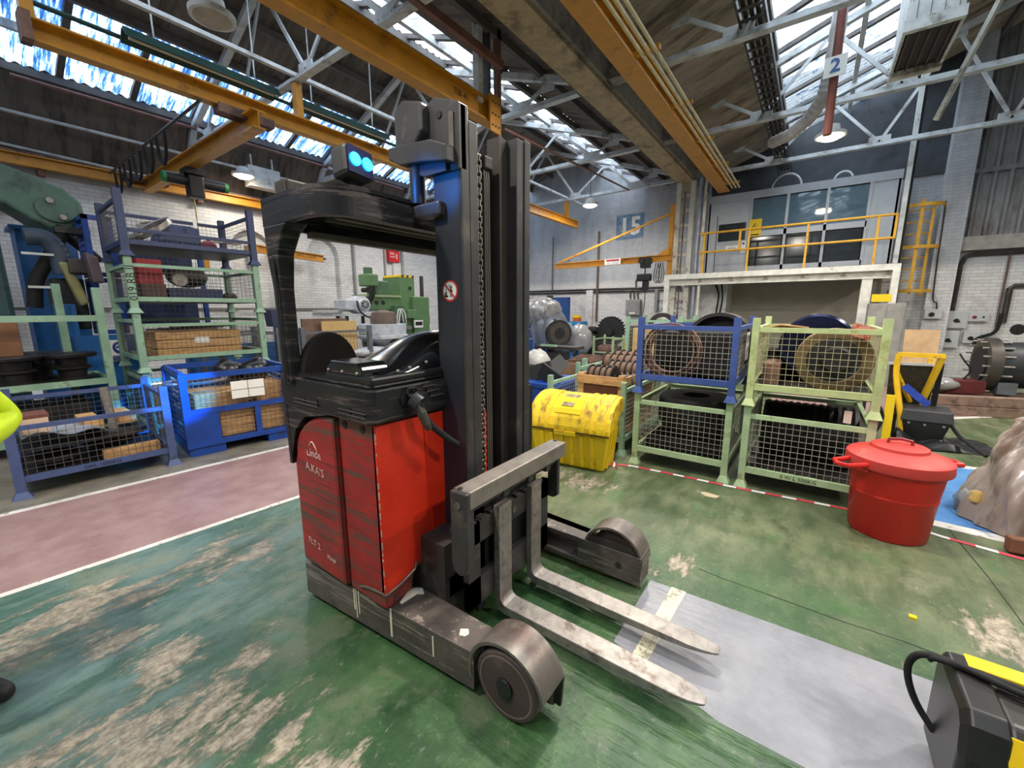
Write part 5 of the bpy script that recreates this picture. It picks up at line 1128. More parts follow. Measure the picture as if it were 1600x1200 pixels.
# ================================================================== LEFT SIDE: racks, stillages, press
navy_m = mat('stillage_slate', (70, 84, 128), .5, dirt=(60, 60, 72), dirt_amt=.25, dirt_scale=6)
cast_m = mat('cast_grey', (66, 62, 62), .5, metal=.35, var=.3, scale=8, dirt=(92, 80, 72), dirt_amt=.25)
A4 = radians(-4)
lf = stillage('slate blue mesh stillage by the walkway with timber boards and black castings inside', (.715, 5.37, 0), A4, 1.04, 1.0, .84, navy_m, wire_dark, None, front_top=.80, ps=.065, wr=.0038, pitch=.055, text='SWL 1000KG')
MB().box(.165, .19, 5.365, 5.37, .62, .72).to('white_tag', paper, lf)
def board(x0, x1, y, z0, z1, d, lab):
    o = MB().box(x0, x1, y, y+d, z0, z1).to('timber_board', wood, bevel=.004); tag(o, lab, 'board'); return o
board(.74, 1.17, 5.44, .165, .26, .08, 'long timber board at the front right bottom of the slate blue stillage')
board(.68, .82, 5.70, .44, .53, .5, 'short timber block at centre of the slate blue stillage, left of the steel bar')
board(.93, 1.07, 5.70, .45, .54, .5, 'short timber block in the slate blue stillage, right of the steel bar')
t = thing('castings_pile', 'pile of black castings under the timber blocks in the slate blue stillage', 'casting', (.6, 5.9, .16))
for k, (x, y, z, r_) in enumerate(((.45, 5.75, .24, .18), (.55, 6.0, .36, .2), (.95, 5.8, .36, .2), (.9, 6.05, .24, .22))):
    MB().lathe([(.0001, -.07), (r_*.5, -.07), (r_*.6, -.02), (r_, -.02), (r_, .03), (.0001, .05)], (x, y, z), 'z', 24).to('casting', cast_m, t, smooth=40)
tag(MB().cyl((.87, 5.6, .44), (.845, 5.62, .86), .034, n=16).to('steel_bar', steel_worn, smooth=40), 'upright worn steel bar standing between the timber blocks', 'bar')
t = thing('cardboard_box', 'small pale box at the left inside the slate blue stillage', 'box', (.38, 5.6, .5)); MB().box(.27, .44, 5.5, 5.75, .53, .66).to('carton', mat('carton', (214, 186, 160), .7), t); MB().box(.26, .45, 5.52, 5.8, .66, .69).to('carton_lid', mat('carton_brown', (110, 66, 54), .7), t)
tag(MB().grid(12, 8, lambda u, v: (.26+.55*u, 5.46+.55*v, .50+.03*sin(9*u+3*v)+.05*u*(1-u)*4*sin(5*v+1)-.06*(1-v)*u)).to('plastic_sheet', mat('sheet_grey', (150, 152, 160), .35), smooth=180), 'crumpled grey plastic sheet over the pile in the slate blue stillage', 'sheet')
MB().box(.25, .85, 5.45, 6.2, .38, .40).to('tray_plate', black_paint, lf)

# royal blue half panel box pallet
bp = thing('blue_box_pallet', 'royal blue box pallet with white label sheet, beside the red walkway', 'cage', (1.93, 5.36, 0), radians(-6.5))
w2, dd, hh = .51, 1.0, .93
def B(x0, x1, y0, y1, z0, z1, n, m=None, **k): return MB().box(x0, x1, y0, y1, z0, z1).to(n, m or royal, bp, world=False, **k)
for x in (-w2, w2):
    for y in (0, dd): B(x-.035, x+.035, y-.035, y+.035, .1, hh, 'post')
for z, y in ((.13, 0), (.50, 0), (.90, 0), (.13, dd), (.50, dd), (.92, dd)): B(-w2, w2, y-.02, y+.02, z-.03, z+.03, 'front_rail' if y == 0 else 'back_rail')
for x in (-w2, w2):
    for k in range(12): B(x-.012, x+.012, 0, dd, .14+.065*k, .155+.065*k, 'side_slat')
    B(x-.02, x+.02, 0, dd, .9, .95, 'side_rail')
B(-w2, -.22, -.015, .01, .15, .47, 'corner_panel'); B(w2-.02, w2, -.015, .01, .15, .47, 'corner_panel')
B(-w2-.02, -w2+.32, 0, dd, 0, .11, 'skid'); B(w2-.25, w2+.02, 0, dd, 0, .11, 'skid'); B(-w2, w2, 0, dd, .11, .14, 'base_plate')
for (xa, xb, za, zb) in ((-.22, .15, .15, .48), (.2, w2, .15, .48), (-w2+.04, w2-.04, .53, .87)): MB().wire((xa, -.005, za), (xb-xa, 0, 0), (0, 0, zb-za), .05, .004).to('mesh_panel', wire_dark, bp, world=False, recalc=False, kind='stuff')
B(.14, .2, -.015, .01, .15, .48, 'mid_bar')
lb = B(-.08, .26, -.03, -.024, .60, .80, 'label_sheet', paper)
for a in ((-.08, .26, .698, .702), (.088, .092, .60, .80)): B(a[0], a[1], -.033, -.03, a[2], a[3], 'label_line', ink)
for k, (xa, xb, za, zb, lab) in enumerate(((-.2, .14, .16, .46, 'timber crate at the lower left inside the royal blue box pallet'), (.2, .48, .16, .46, 'timber crate at the lower right inside the royal blue box pallet'), (-.42, .1, .52, .68, 'long timber crate on the upper level inside the royal blue box pallet, left of label'), (.2, .48, .52, .74, 'timber crate on the upper level inside the royal blue box pallet, right of label'))):
    t = thing('timber_crate', lab, 'crate', (1.93, 5.36, 0), radians(-6.5))
    n_ = 3
    for q in range(n_): MB().box(xa, xb, .06, .6, za+(zb-za)*q/n_, za+(zb-za)*(q+.94)/n_).to('crate_board', wood, t, world=False)
tag(MB().tube([(1.55+.3*cos(2*pi*k/20)+.1, 5.75+.22*sin(2*pi*k/20), .80) for k in range(20)], .022, 6, closed=True).to('cable_coil', mat('coil_grey', (120, 120, 130), .4, metal=.4)), 'grey coil lying on top of the upper timber crate', 'coil')
bag = mat('bag_black', (24, 24, 28), .3)
for k, (x, y, lab) in enumerate(((2.05, 5.9, 'black plastic bag on top of the royal blue box pallet, larger'), (2.28, 5.75, 'black plastic bag on top of the royal blue box pallet, by the truck post'))):
    tag(MB().ball((x, y, .86), .15, (1.2, 1, .95), 12, 8, lambda d: 1+.2*sin(6*d.x+3*k)*cos(8*d.z+2)).to('plastic_bag', bag, smooth=60), lab, 'bag')

# stack of four behind
sx, sy = 2.06, 6.55; a2 = radians(-2)
st1 = stillage('pale green stillage at the bottom of the tall stack of four', (sx, sy, 0), a2, 1.36, 1.1, .86, mint_pale, wire_dark, None, ps=.07)
st2 = stillage('pale green stillage second from the bottom of the tall stack, holding a timber crate', (sx, sy, .86), a2, 1.36, 1.1, .72, mint_pale, wire_dark, None, front_top=.9, ps=.07)
st3 = stillage('pale green stillage third from the bottom of the tall stack, with stencilled post', (sx, sy, 1.58), a2, 1.36, 1.1, .66, mint_pale, wire_dark, None, ps=.07)
st4 = stillage('dark navy stillage topmost on the tall stack at the left', (sx, sy, 2.24), a2, 1.36, 1.1, .74, stil_navy, wire_dark, None, front_top=.35, ps=.075)
MB().text('019 RB II', .11, (sx-.675, sy-.012, 1.93), (0, 0, 1), (-1, 0, 0)).to('stencil_text', ink, st3)
t = thing('timber_crate', 'wide timber crate with white label in the tall stack', 'crate', (2.0, 6.7, 1.02))
for q in range(3): MB().box(1.55, 2.5, 6.65, 7.3, 1.02+.11*q, 1.12+.11*q).to('crate_board', wood, t)
MB().box(1.95, 2.12, 6.645, 6.65, 1.18, 1.26).to('label', paper, t)
for k in range(6): tag(MB().bar((1.5+.12*k, 6.75, 1.37+.012*k), (2.3+.09*k, 6.9+.05*k, 1.365+.012*k), .06, .02).to('steel_strip', cast_m), ['undermost', 'second', 'third', 'fourth', 'fifth', 'topmost'][k]+' dark steel strip lying on the wide timber crate', 'strip')
t = thing('red_box', 'bright red box standing in the third stillage of the tall stack', 'box', (1.65, 6.8, 1.74)); MB().box(1.5, 1.74, 6.75, 7.0, 1.94, 2.24).to('box_body', mat('box_red', (150, 20, 32), .5), t); MB().box(1.52, 1.75, 6.72, 7.05, 1.735, 1.94).to('box_base', mat('box_brown', (84, 60, 54), .7), t)
t = thing('motor_casting', 'dark round motor casting with blue lower part in the third stillage', 'motor', (2.1, 6.9, 1.74))
MB().ball((2.05, 6.95, 2.05), .17, (1.4, 1, .8), 16, 10).to('dome', cast_m, t, smooth=180); MB().box(1.8, 2.4, 6.8, 7.2, 1.74, 1.9).to('base', mat('motor_blue', (26, 44, 84), .5), t); MB().cyl((1.9, 6.8, 2.0), (1.9, 6.7, 2.0), .08, n=14).to('shaft_end', steel_worn, t)
tag(MB().ball((2.5, 6.85, 1.8), .08, (1.2, 1, .8), 12, 8).to('small_casting', cast_m), 'small dark casting at the right of the third stillage', 'casting')
t = thing('steel_hoop', 'shiny steel rim leaning in the navy stillage on top of the stack', 'rim', (1.7, 6.9, 2.4))
rimv = MB().lathe([(.24, -.02), (.27, -.03), (.27, .03), (.24, .02)], (0, 0, 0), 'z', 32, closedprof=True)
Rr = Euler((0, radians(-38), radians(10))).to_matrix(); rimv.v = [tuple(Rr @ Vector(p)+Vector((1.72, 6.95, 2.62))) for p in rimv.v]; rimv.to('rim', steel_worn, t, smooth=40)
t = thing('gear_housing', 'dark blue gear housing beside the leaning steel rim', 'housing', (2.0, 6.9, 2.4)); MB().prism([(1.72, 2.4), (1.82, 2.7), (2.15, 2.7), (2.25, 2.4)], 'y', 6.75, 7.15).to('housing', stil_navy, t, bevel=.03)
tag(MB().ball((2.28, 6.75, 2.47), .075, (1.2, 1, .9), 12, 8, lambda d: 1+.12*sin(9*d.x)).to('pink_rag', mat('rag_pink', (140, 60, 76), .9)), 'dark pink rag bundle in the navy stillage', 'rag')
tag(MB().bar((2.3, 6.8, 2.55), (2.7, 6.85, 2.56), .08, .04).to('steel_section', steel_worn), 'grey steel section right of the pink rag', 'section')
MB().box(2.06, 2.1, sy-.05, sy-.045, 2.66, 2.76).to('white_tag', paper, st4)

# tall royal blue slatted stillages
for k, (z0, z1, lab) in enumerate(((1.28, 2.06, 'royal blue slatted cage behind the stack, lower one'), (2.08, 2.9, 'royal blue slatted cage behind the stack, upper one'))):
    t = thing('slatted_cage', lab, 'cage', (1.6, 8.3, z0))
    for x in (1.42, 1.66):
        for y in (8.16, 8.6): MB().box(x-.03, x+.03, y-.03, y+.03, z0, z1).to('post', royal, t)
    for q in range(10): MB().box(1.425, 1.435, 8.16, 8.6, z0+.06+.075*q, z0+.09+.075*q).to('side_slat', royal, t)
    for z in (z0+.03, z1-.03): MB().box(1.39, 1.69, 8.13, 8.19, z-.03, z+.03).to('front_rail', royal, t); MB().box(1.39, 1.45, 8.13, 8.63, z-.03, z+.03).to('side_rail', royal, t)
    MB().box(1.66, 2.7, 8.55, 8.6, z0+.1, z0+.55).to('back_panel', mat('panel_navy', (22, 40, 84), .5), t)
    MB().wire((1.7, 8.16, z0+.06), (1.0, 0, 0), (0, 0, z1-z0-.12), .07, .005).to('mesh_panel', wire_dark, t, recalc=False, kind='stuff'); MB().box(2.66, 2.72, 8.13, 8.19, z0, z1).to('post', royal, t); t.location.x -= .08

# open mint rack with flanged wheels
rk = thing('open_rack', 'open mint green post rack holding black flanged wheels at the left edge', 'rack', (.4, 7.4, 0))
for (x, y, z1) in ((1.14, 7.0, 1.88), (.92, 7.9, 1.95), (-.25, 7.0, 1.88), (-.3, 7.9, 1.95)): MB().bar((x, y, 0), (x, y, z1), .075, .075).to('post', mint_pale, rk)
for z, y in ((1.52, 7.0), (.76, 7.0), (.76, 7.9)): MB().box(-.25, 1.14, y-.03, y+.03, z-.035, z+.035).to('rail', mint_pale, rk)
MB().box(-.25, 1.14, 7.0, 7.9, .74, .77).to('shelf', steel_dark, rk); MB().box(-.25, 1.14, 6.97, 7.03, .12, .2).to('rail', mint_pale, rk); MB().box(-.25, 1.14, 7.0, 7.9, .12, .15).to('shelf', steel_dark, rk)
MB().box(1.1, 1.16, 7.0, 7.9, .74, .8).to('rail', mint_pale, rk)
for k, (x, y, lab) in enumerate(((.40, 7.25, 'black flanged wheel on the mint rack, nearest the left picture edge'), (.86, 7.28, 'black flanged wheel on the mint rack, beside the right post'), (.62, 7.75, 'black flanged wheel on the mint rack, at the back'))):
    z = .77; s_ = .8
    tag(MB().lathe([(.0001, z), (.21*s_, z), (.21*s_, z+.03), (.15*s_, z+.05), (.16*s_, z+.13), (.22*s_, z+.15), (.22*s_, z+.17), (.17*s_, z+.19), (.18*s_, z+.27), (.29*s_, z+.29), (.3*s_, z+.32), (.28*s_, z+.335), (.0001, z+.335)], (x, y, 0), 'z', 36).to('flanged_wheel', mat('wheel_black', (44, 42, 42), .4, metal=.4, var=.3, dirt=(80, 72, 66), dirt_amt=.2), smooth=30), lab, 'wheel')
tag(MB().box(-.1, .95, 7.2, 7.8, .15, .5).to('dark_crate', dark_iron), 'dark crate on the lowest shelf of the mint rack', 'crate')

# big press / radial machine at far left
pg = mat('press_green', (74, 104, 92), .55, dirt=(52, 72, 66), dirt_amt=.35, dirt_scale=3); teal = mat('press_teal', (44, 76, 82), .55, dirt=(34, 52, 54), dirt_amt=.35)
pr_ = thing('press_machine', 'large dark green press with thick overhead arm at the far left', 'machine', (.7, 9.2, 0))
AY0, AY1 = 8.6, 9.3
MB().prism([(-1.2, 3.9), (.72, 3.48), (1.27, 3.28), (1.42, 3.12), (1.43, 2.92), (1.26, 2.72), (1.08, 2.72), (.92, 2.80), (.70, 2.98), (.38, 2.98), (-1.2, 2.9)], 'y', AY0, AY1).to('arm', pg, pr_, bevel=.04)
MB().box(-1.2, .60, AY0+.05, AY1-.05, .2, 2.95).to('column', teal, pr_, bevel=.05)
ap = MB().prism([(1.15+.2*cos(a), 2.98+.17*sin(a)) for a in [2*pi*k/20 for k in range(20)]], 'y', AY0-.04, AY0).to('pivot_cover', pg, pr_, bevel=.008)
for a in (1.0, -.6): MB().cyl((1.15+.13*cos(a*2), AY0-.1, 2.98+.11*sin(a*2)), (1.15+.13*cos(a*2), AY0-.04, 2.98+.11*sin(a*2)), .035, n=12).to('cover_bolt', steel_worn, ap)
MB().tube(smooth_curve([(1.18, 8.5, 2.74), (1.0, 8.45, 2.35), (.82, 8.4, 2.0), (.76, 8.4, 1.65)]), .075, 12).to('hose_leg', rubber, pr_, smooth=60)
MB().tube(smooth_curve([(1.2, 8.9, 2.74), (1.42, 8.9, 2.5), (1.55, 8.92, 2.35)]), .07, 12).to('hose_leg', rubber, pr_, smooth=60)
MB().box(1.08, 1.42, 8.4, 8.7, 2.66, 2.74).to('hose_yoke', black_paint, pr_)
MB().tube(smooth_curve([(.78, 8.3, 2.55), (.95, 8.3, 2.55), (1.05, 8.3, 2.40), (1.08, 8.3, 2.1)]), .11, 12).to('air_duct', mat('duct_slate', (58, 70, 88), .5), pr_, smooth=60)
MB().prism([(1.02, 2.25), (1.14, 2.25), (1.25, 1.72), (1.16, 1.66)], 'y', 8.15, 8.3).to('yellow_arm', mat('arm_olive', (150, 146, 100), .5, dirt=(180, 150, 50), dirt_amt=.3), pr_, bevel=.03)
MB().box(1.1, 1.28, 8.08, 8.4, 2.1, 2.3).to('gear_head', cast_m, pr_, bevel=.02); MB().prism([(1.24, 2.38), (1.36, 2.32), (1.39, 1.98), (1.28, 1.98)], 'y', 7.86, 8.08).to('slotted_plate', mat('plate_mauve', (96, 82, 88), .5), pr_, bevel=.02)
MB().box(.95, 1.27, 8.4, 8.9, 1.35, 2.05).to('drive_casing', mat('casing_dark', (30, 34, 38), .5), pr_, bevel=.02)
for z in (1.9, 2.32): MB().box(.72, 1.0, 8.2, 8.24, z, z+.03).to('rail', white_paint, pr_)
bc = thing('blue_cabinet', 'tall bright blue machine cabinet between the mint rack and the stack', 'cabinet', (1.2, 8.2, 0))
cb = mat('cabinet_blue', (30, 96, 160), .45, dirt=(24, 60, 104), dirt_amt=.3, dirt_scale=2)
MB().box(.95, 1.72, 7.99, 8.12, 0, 1.27).to('front_panel', cb, bc); MB().box(.9, 1.1, 8.14, 8.3, .9, 1.7).to('side_panel', cb, bc)
MB().box(1.12, 1.30, 8.14, 8.35, .9, 1.26).to('dark_bay', mat('bay_navy', (16, 26, 44), .5), bc)
class MBG(MB):
    def to(s, *a, **k):
        s.v = [((p[0]-1.55)*.8+1.435, p[1], (p[2]-1.17)+1.05) for p in s.v]; return MB.to(s, *a, **k)
ms = MBG().box(1.44, 1.66, 7.975, 7.985, 1.02, 1.32).to('safety_sign', paper, bc)
MBG().cyl((1.55, 7.975, 1.21), (1.55, 7.97, 1.21), .085, n=24).to('sign_disc', mat('sign_blue', (36, 60, 128), .5), ms)
MBG().box(1.45, 1.65, 7.97, 7.975, 1.03, 1.10).to('sign_band', MATS['sign_blue'], ms)
MBG().cyl((1.55, 7.972, 1.215), (1.55, 7.966, 1.215), .045, n=18).to('sign_face', paper, ms); MBG().box(1.515, 1.585, 7.962, 7.966, 1.205, 1.235).to('sign_goggles', MATS['sign_blue'], ms)
MBG().text('EYE PROTECTION', .022, (1.55, 7.966, 1.08), (1, 0, 0), (0, 0, 1)).text('MUST BE WORN', .022, (1.55, 7.966, 1.05), (1, 0, 0), (0, 0, 1)).to('sign_text', paper, ms)
tb = thing('blue_hopper', 'tall blue sheet metal hopper behind the press arm', 'hopper', (1.0, 10, 0)); MB().box(.85, 1.5, 10.0, 10.6, 0, 2.85).to('body', cb, tb); MB().box(.8, 1.55, 9.95, 10.65, 2.85, 2.9).to('lid', cb, tb); MB().box(1.0, 1.4, 10.1, 10.5, 2.9, 3.25).to('upper_body', cb, tb)
tag(MB().box(.28, .5, 7.3, 7.4, .8, 1.5).to('brown_panel', mat('panel_tan', (128, 88, 64), .8)), 'brown board standing behind the wheels at the left edge', 'board')

# ================================================================== MIDDLE: machines along the left wall
gs = stillage('slate grey mesh stillage holding plywood sheets, seen through the truck cab', (4.5, 7.45, 0), radians(-3), 1.36, 1.1, 1.3, mat('stillage_grey', (98, 104, 112), .5), wire_dark, None, ps=.08, pitch=.07)
pw = mat('plywood', (208, 174, 118), .7, var=.08, dirt=(184, 146, 92), dirt_amt=.3, dirt_scale=3)
tag(MB().box(4.28, 5.02, 7.62, 7.66, .15, 1.40).to('plywood_sheet', pw), 'pale plywood sheet standing in the slate grey stillage', 'board')
tag(MB().box(3.98, 4.9, 7.78, 7.82, .15, 1.45).to('plywood_sheet', mat('plywood_dark', (122, 96, 80), .7)), 'brown plywood sheet behind the pale one', 'board')
tag(MB().prism([(3.75, 1.3), (3.72, 1.62), (4.1, 1.62), (4.05, 1.3)], 'y', 8.4, 8.7).to('dark_hopper', stil_navy), 'dark tapered hopper behind the slate grey stillage', 'hopper')
g2 = stillage('dark slate stillage post frame between the truck post and the slate grey stillage', (3.12, 7.9, 0), radians(-3), .9, 1.1, 1.3, MATS['stillage_grey'], wire_dark, None, ps=.08, pitch=.09)
bw = thing('bowl_casting', 'white painted bowl shaped casting with flange on a dark blue stand', 'casting', (5.9, 7.8, 0))
wc = mat('casting_white', (192, 198, 206), .5, dirt=(120, 124, 132), dirt_amt=.3, dirt_scale=4)
MB().box(5.35, 6.5, 7.6, 8.6, 0, .72).to('stand', mat('stand_navy', (28, 44, 78), .5), bw)
MB().lathe([(.0001, .75), (.22, .75), (.3, .84), (.52, .98), (.56, .99), (.56, 1.05), (.52, 1.06), (.53, 1.3), (.0001, 1.3)], (5.95, 8.0, 0), 'z', 40).to('bowl', wc, bw, smooth=35)
MB().box(5.83, 6.1, 7.4, 7.6, .78, .95).to('port', ink, bw)
tag(MB().lathe([(.0001, 1.3), (.3, 1.3), (.31, 1.42), (.26, 1.56), (.0001, 1.62)], (6.0, 8.0, 0), 'z', 28).to('drum_casting', mat('drum_brown', (102, 84, 76), .55, dirt=(70, 60, 56), dirt_amt=.4), smooth=40), 'brown drum shaped casting sitting on the white bowl', 'casting')
for k in range(2): tag(MB().tube(smooth_curve([(6.15+.06*k, 7.75, 1.3), (6.2+.07*k, 7.72, 1.62), (6.32+.08*k, 7.75, 1.55), (6.36+.08*k, 7.75, 1.3)]), .015, 6).to('white_hose', white_paint), ('left' if k == 0 else 'right')+' white hose loop beside the brown drum', 'hose')
tag(MB().ball((5.3, 7.6, .74), .3, (1.6, .8, .35), 16, 8).to('wrapped_bundle', wc, smooth=180), 'pale wrapped bundle at the foot of the white bowl', 'bundle')
class MBS(MB):
    def to(s, *a, **k):
        s.v = [((p[0]-5.2)*1.12+5.83, (p[1]-7.6)*1.05+8.66, p[2]+(0.02 if p[2] > 1.3 else 0)) for p in s.v]; return MB.to(s, *a, **k)
mo = thing('electric_motor', 'grey white electric motor with dark fan end on a metal frame', 'motor', (5.9, 8.9, 1.5))
MBS().lathe([(.0001, -.3), (.12, -.3), (.13, -.22), (.2, -.2), (.21, .1), (.18, .2), (.0001, .2)], (5.3, 7.85, 1.72), 'y', 28).to('motor_body', wc, mo, smooth=35)
mo2 = MBS().lathe([(.0001, -.31), (.09, -.31), (.09, -.3), (.0001, -.3)], (5.3, 7.85, 1.72), 'y', 20).to('fan_grille', ink, mo)
for k in range(8): MBS().bar((5.3, 7.53, 1.72), (5.3+.09*cos(k*pi/4), 7.53, 1.72+.09*sin(k*pi/4)), .012, .01, (0, 1, 0)).to('fan_blade', wc, mo2)
MBS().box(4.9, 5.2, 7.65, 8.1, 1.6, 1.84).to('gearbox', wc, mo, bevel=.03); MBS().box(4.85, 5.6, 7.6, 8.1, 1.46, 1.5).to('bed_plate', wc, mo)
for x in (4.9, 5.5): MBS().box(x, x+.06, 7.65, 7.7, 0, 1.46).to('leg', steel_dark, mo); MBS().box(x, x+.06, 8.0, 8.05, 0, 1.46).to('leg', steel_dark, mo)
MBS().tube(smooth_curve([(5.15, 7.6, 1.8), (5.12, 7.5, 1.6), (5.25, 7.45, 1.45), (5.5, 7.5, 1.4)]), .02, 6).to('cable', rubber, mo)
ml = thing('milling_machine', 'green milling machine with ram head and hazard striped column against the brick wall', 'machine', (7.3, 9.3, 0))
mg = mat('mill_green', (92, 128, 86), .45, var=.08, dirt=(66, 92, 66), dirt_amt=.2); mgd = mat('mill_green_dark', (72, 104, 76), .5)
MB().box(7.3, 7.82, 9.0, 9.7, 0, 2.48).to('column', mg, ml, bevel=.02)
for k in range(6): MB().prism([(7.3+.087*k, 2.48), (7.34+.087*k, 2.48), (7.38+.087*k, 2.54), (7.34+.087*k, 2.54)], 'y', 8.99, 9.7).to('hazard_stripe', ink if k % 2 else MATS['sign_yellow'], ml)
MB().box(7.3, 7.82, 9.0, 9.7, 2.48, 2.5).to('column_cap', MATS['sign_yellow'], ml)
MB().cyl((7.65, 9.0, 2.2), (7.65, 8.99, 2.2), .05, n=16).to('round_hole', ink, ml)
MB().box(7.66, 8.25, 8.9, 9.5, 0.3, 1.98).to('electrical_cabinet', mg, ml, bevel=.02); MB().box(7.3, 7.6, 8.7, 9.0, 1.4, 1.62).to('control_box', mg, ml, bevel=.01)
MB().box(7.55, 7.85, 8.75, 8.8, 1.14, 1.34).to('meter_panel', paper, ml); MB().box(7.58, 7.82, 8.74, 8.75, 1.2, 1.3).to('meter_display', steel_dark, ml)
MB().box(6.1, 7.3, 9.0, 9.4, 1.62, 1.98).to('ram', mg, ml, bevel=.02); MB().box(6.1, 7.3, 8.95, 9.05, 1.94, 2.0).to('ram_way', mat('way_pale', (150, 166, 130), .4), ml)
for x in (6.35, 6.55, 6.75): MB().cyl((x, 9.0, 1.8), (x, 8.99, 1.8), .055, n=16).to('round_hole', ink, ml)
MB().box(6.55, 6.95, 9.0, 9.4, 2.0, 2.35).to('head_block', mgd, ml, bevel=.03); MB().box(6.3, 6.62, 8.95, 9.35, 2.2, 2.5).to('head', mg, ml, bevel=.03); MB().cyl((6.46, 9.15, 2.5), (6.46, 9.15, 2.66), .11, n=20).to('motor_cap', mgd, ml, smooth=40)
MB().cyl((6.25, 8.9, 2.1), (6.25, 9.1, 2.1), .06, n=14).to('hand_wheel', black_plastic, ml)
for k in range(2): MB().tube(smooth_curve([(6.4+.08*k, 8.95, 2.2), (6.32+.08*k, 8.9, 1.95), (6.2+.08*k, 8.9, 1.78)]), .035, 8).to('coolant_hose', rubber, ml)
MB().prism([(7.0, 1.55), (7.0, 1.72), (7.3, 1.72), (7.35, 1.55), (7.2, 1.45)], 'y', 8.85, 9.1).to('spindle_nose', mgd, ml); MB().box(6.45, 7.4, 8.8, 9.6, 0, 1.1).to('base', mgd, ml, bevel=.02); MB().box(6.4, 7.4, 8.7, 9.7, 1.1, 1.2).to('table', steel_worn, ml)
for k in range(5): tag(MB().ball((6.5+.17*k, 8.9, 1.28), .09, (1, 1, .8), 10, 6, lambda d: 1+.2*sin(8*d.x+k)).to('rag', [mat('rag_violet', (88, 82, 128), .9), dark_iron, paper][k % 3]), ['violet rag at the left end of the mill table', 'dark lump second on the mill table', 'pale rag at the middle of the mill table', 'violet rag fourth on the mill table', 'dark lump at the right end of the mill table'][k], 'rag')
rs = tag(MB().box(9.0, 9.42, WY-.16, WY-.02, 3.2, 3.6).to('fire_sign', mat('fire_red', (198, 26, 34), .5, var=.05)), 'red fire point sign high on the white brick wall', 'sign')
MB().text('FIRE', .1, (9.12, WY-.162, 3.46), (1, 0, 0), (0, 0, 1)).text('POINT', .07, (9.14, WY-.162, 3.36), (1, 0, 0), (0, 0, 1)).to('sign_text', paper, rs)
for k in range(3): MB().tube([(9.3+.04*sin(q), WY-.163, 3.3+.06*k+.02*q*.5) for q in range(6)], .01, 4).to('flame_mark', paper, rs)
for x, lab in ((7.75, 'thin grey conduit down the white brick wall left of the mill'), (8.9, 'thin grey conduit beside the red fire sign'), (9.55, 'grey downpipe on the brick wall right of the fire sign')):
    tag(MB().cyl((x, WY-.06 if x != 9.55 else WY-.15, 1.69), (x, WY-.06 if x != 9.55 else WY-.15, 4.0), .04 if x != 8.9 else .025, n=8).to('conduit_pipe', mat('conduit_dull', (140, 138, 136), .5)), lab, 'pipe')
MB().box(9.2, 9.6, WY-.1, WY, 1.0, 3.2).to('brick_pilaster', bl, wall_left)
for k in range(2): tag(MB().box(8.5, 8.78, 9.46, 9.48, 1.22-.28*k, 1.46-.28*k).to('red_notice' if k == 0 else 'white_notice', mat('notice_red', (206, 60, 66), .5, dirt=(230, 220, 214), dirt_amt=.4, dirt_scale=14) if k == 0 else paper), ('red and white notice' if k == 0 else 'smaller white notice under the red one')+' on a dark post beside the mill', 'sign')
tag(MB().box(8.5, 8.58, 9.48, 9.56, 0, 2.6).to('dark_post', steel_dark), 'dark steel post holding the red notice beside the mill', 'post')
jw = thing('wall_jib_crane', 'short yellow jib beam in front of the brick arch, seen through the cab', 'crane', (5.8, 11, 3))
MB().ibeam((4.75, 11.2, 3.1), (6.5, 11.2, 3.02), .12, .18, .018, .012).to('jib_arm', crane_yellow, jw); MB().box(5.1, 5.6, 11.1, 11.3, 3.2, 3.28).to('trolley', crane_yellow, jw); MB().box(4.72, 4.8, 11.15, WY, 2.98, 3.2).to('wall_mount', crane_yellow, jw)
MB().box(6.5, 6.56, 11.18, 11.22, 3.0, 3.05).to('end_stop', black_paint, jw); MB().text('SWL 1 TON', .1, (6.0, 11.135, 3.05), (1, 0, -.04), (0, 0, 1)).to('stencil_text', ink, jw)
tag(MB().box(2.6, 4.2, 9.3, 9.5, 0, .95).to('blue_bench', cb), 'low blue bench behind the tall stack', 'bench')
# ================================================================== FAR MIDDLE: covered castings and bays before the far wall
foil = mat('film_silver', (150, 148, 148), .22, var=.12, spec=.8)
cg = mat('casing_silver', (128, 132, 144), .35, metal=.4, var=.15, dirt=(96, 98, 108), dirt_amt=.3)
tb_ = thing('turbine_casing', 'large silver grey turbine casing under crumpled plastic film, right of the mast', 'casting', (10.1, 6.0, .5))
vol = MB().ball((10.1, 6.02, 1.08), .58, (.9, .92, 1.05), 30, 18).cyl((10.05, 6.25, 1.3), (10.0, 6.4, 1.84), .36, .33, n=24)
vol.to('volute', cg, tb_, smooth=60)
fd_ = Vector((-.62, -.78, 0)).normalized(); fc_ = Vector((9.88, 5.62, .98))
MB().cyl(fc_, fc_+fd_*.12, .36, n=32).to('flange', dark_iron, tb_, smooth=40); MB().cyl(fc_+fd_*.12, fc_+fd_*.14, .29, n=28).to('flange_face', mat('flange_brown', (70, 62, 58), .5), tb_); MB().cyl(fc_+fd_*.14, fc_+fd_*.15, .15, n=24).to('bore', ink, tb_)
for a in range(3): MB().tube([(10.1+.55*cos(q)*.3-.45, 6.05+.54*sin(q), .78+.28*a+.02*cos(q)) for q in [radians(-60+12*k) for k in range(11)]], .022, 6).to('stiffener', cg, tb_)
for a in (-.2, .15): MB().tube([(9.58-.02*cos(q), 6.05+a, 1.08+.55*sin(q)) for q in [radians(-70+14*k) for k in range(11)]], .022, 6).to('stiffener', cg, tb_)
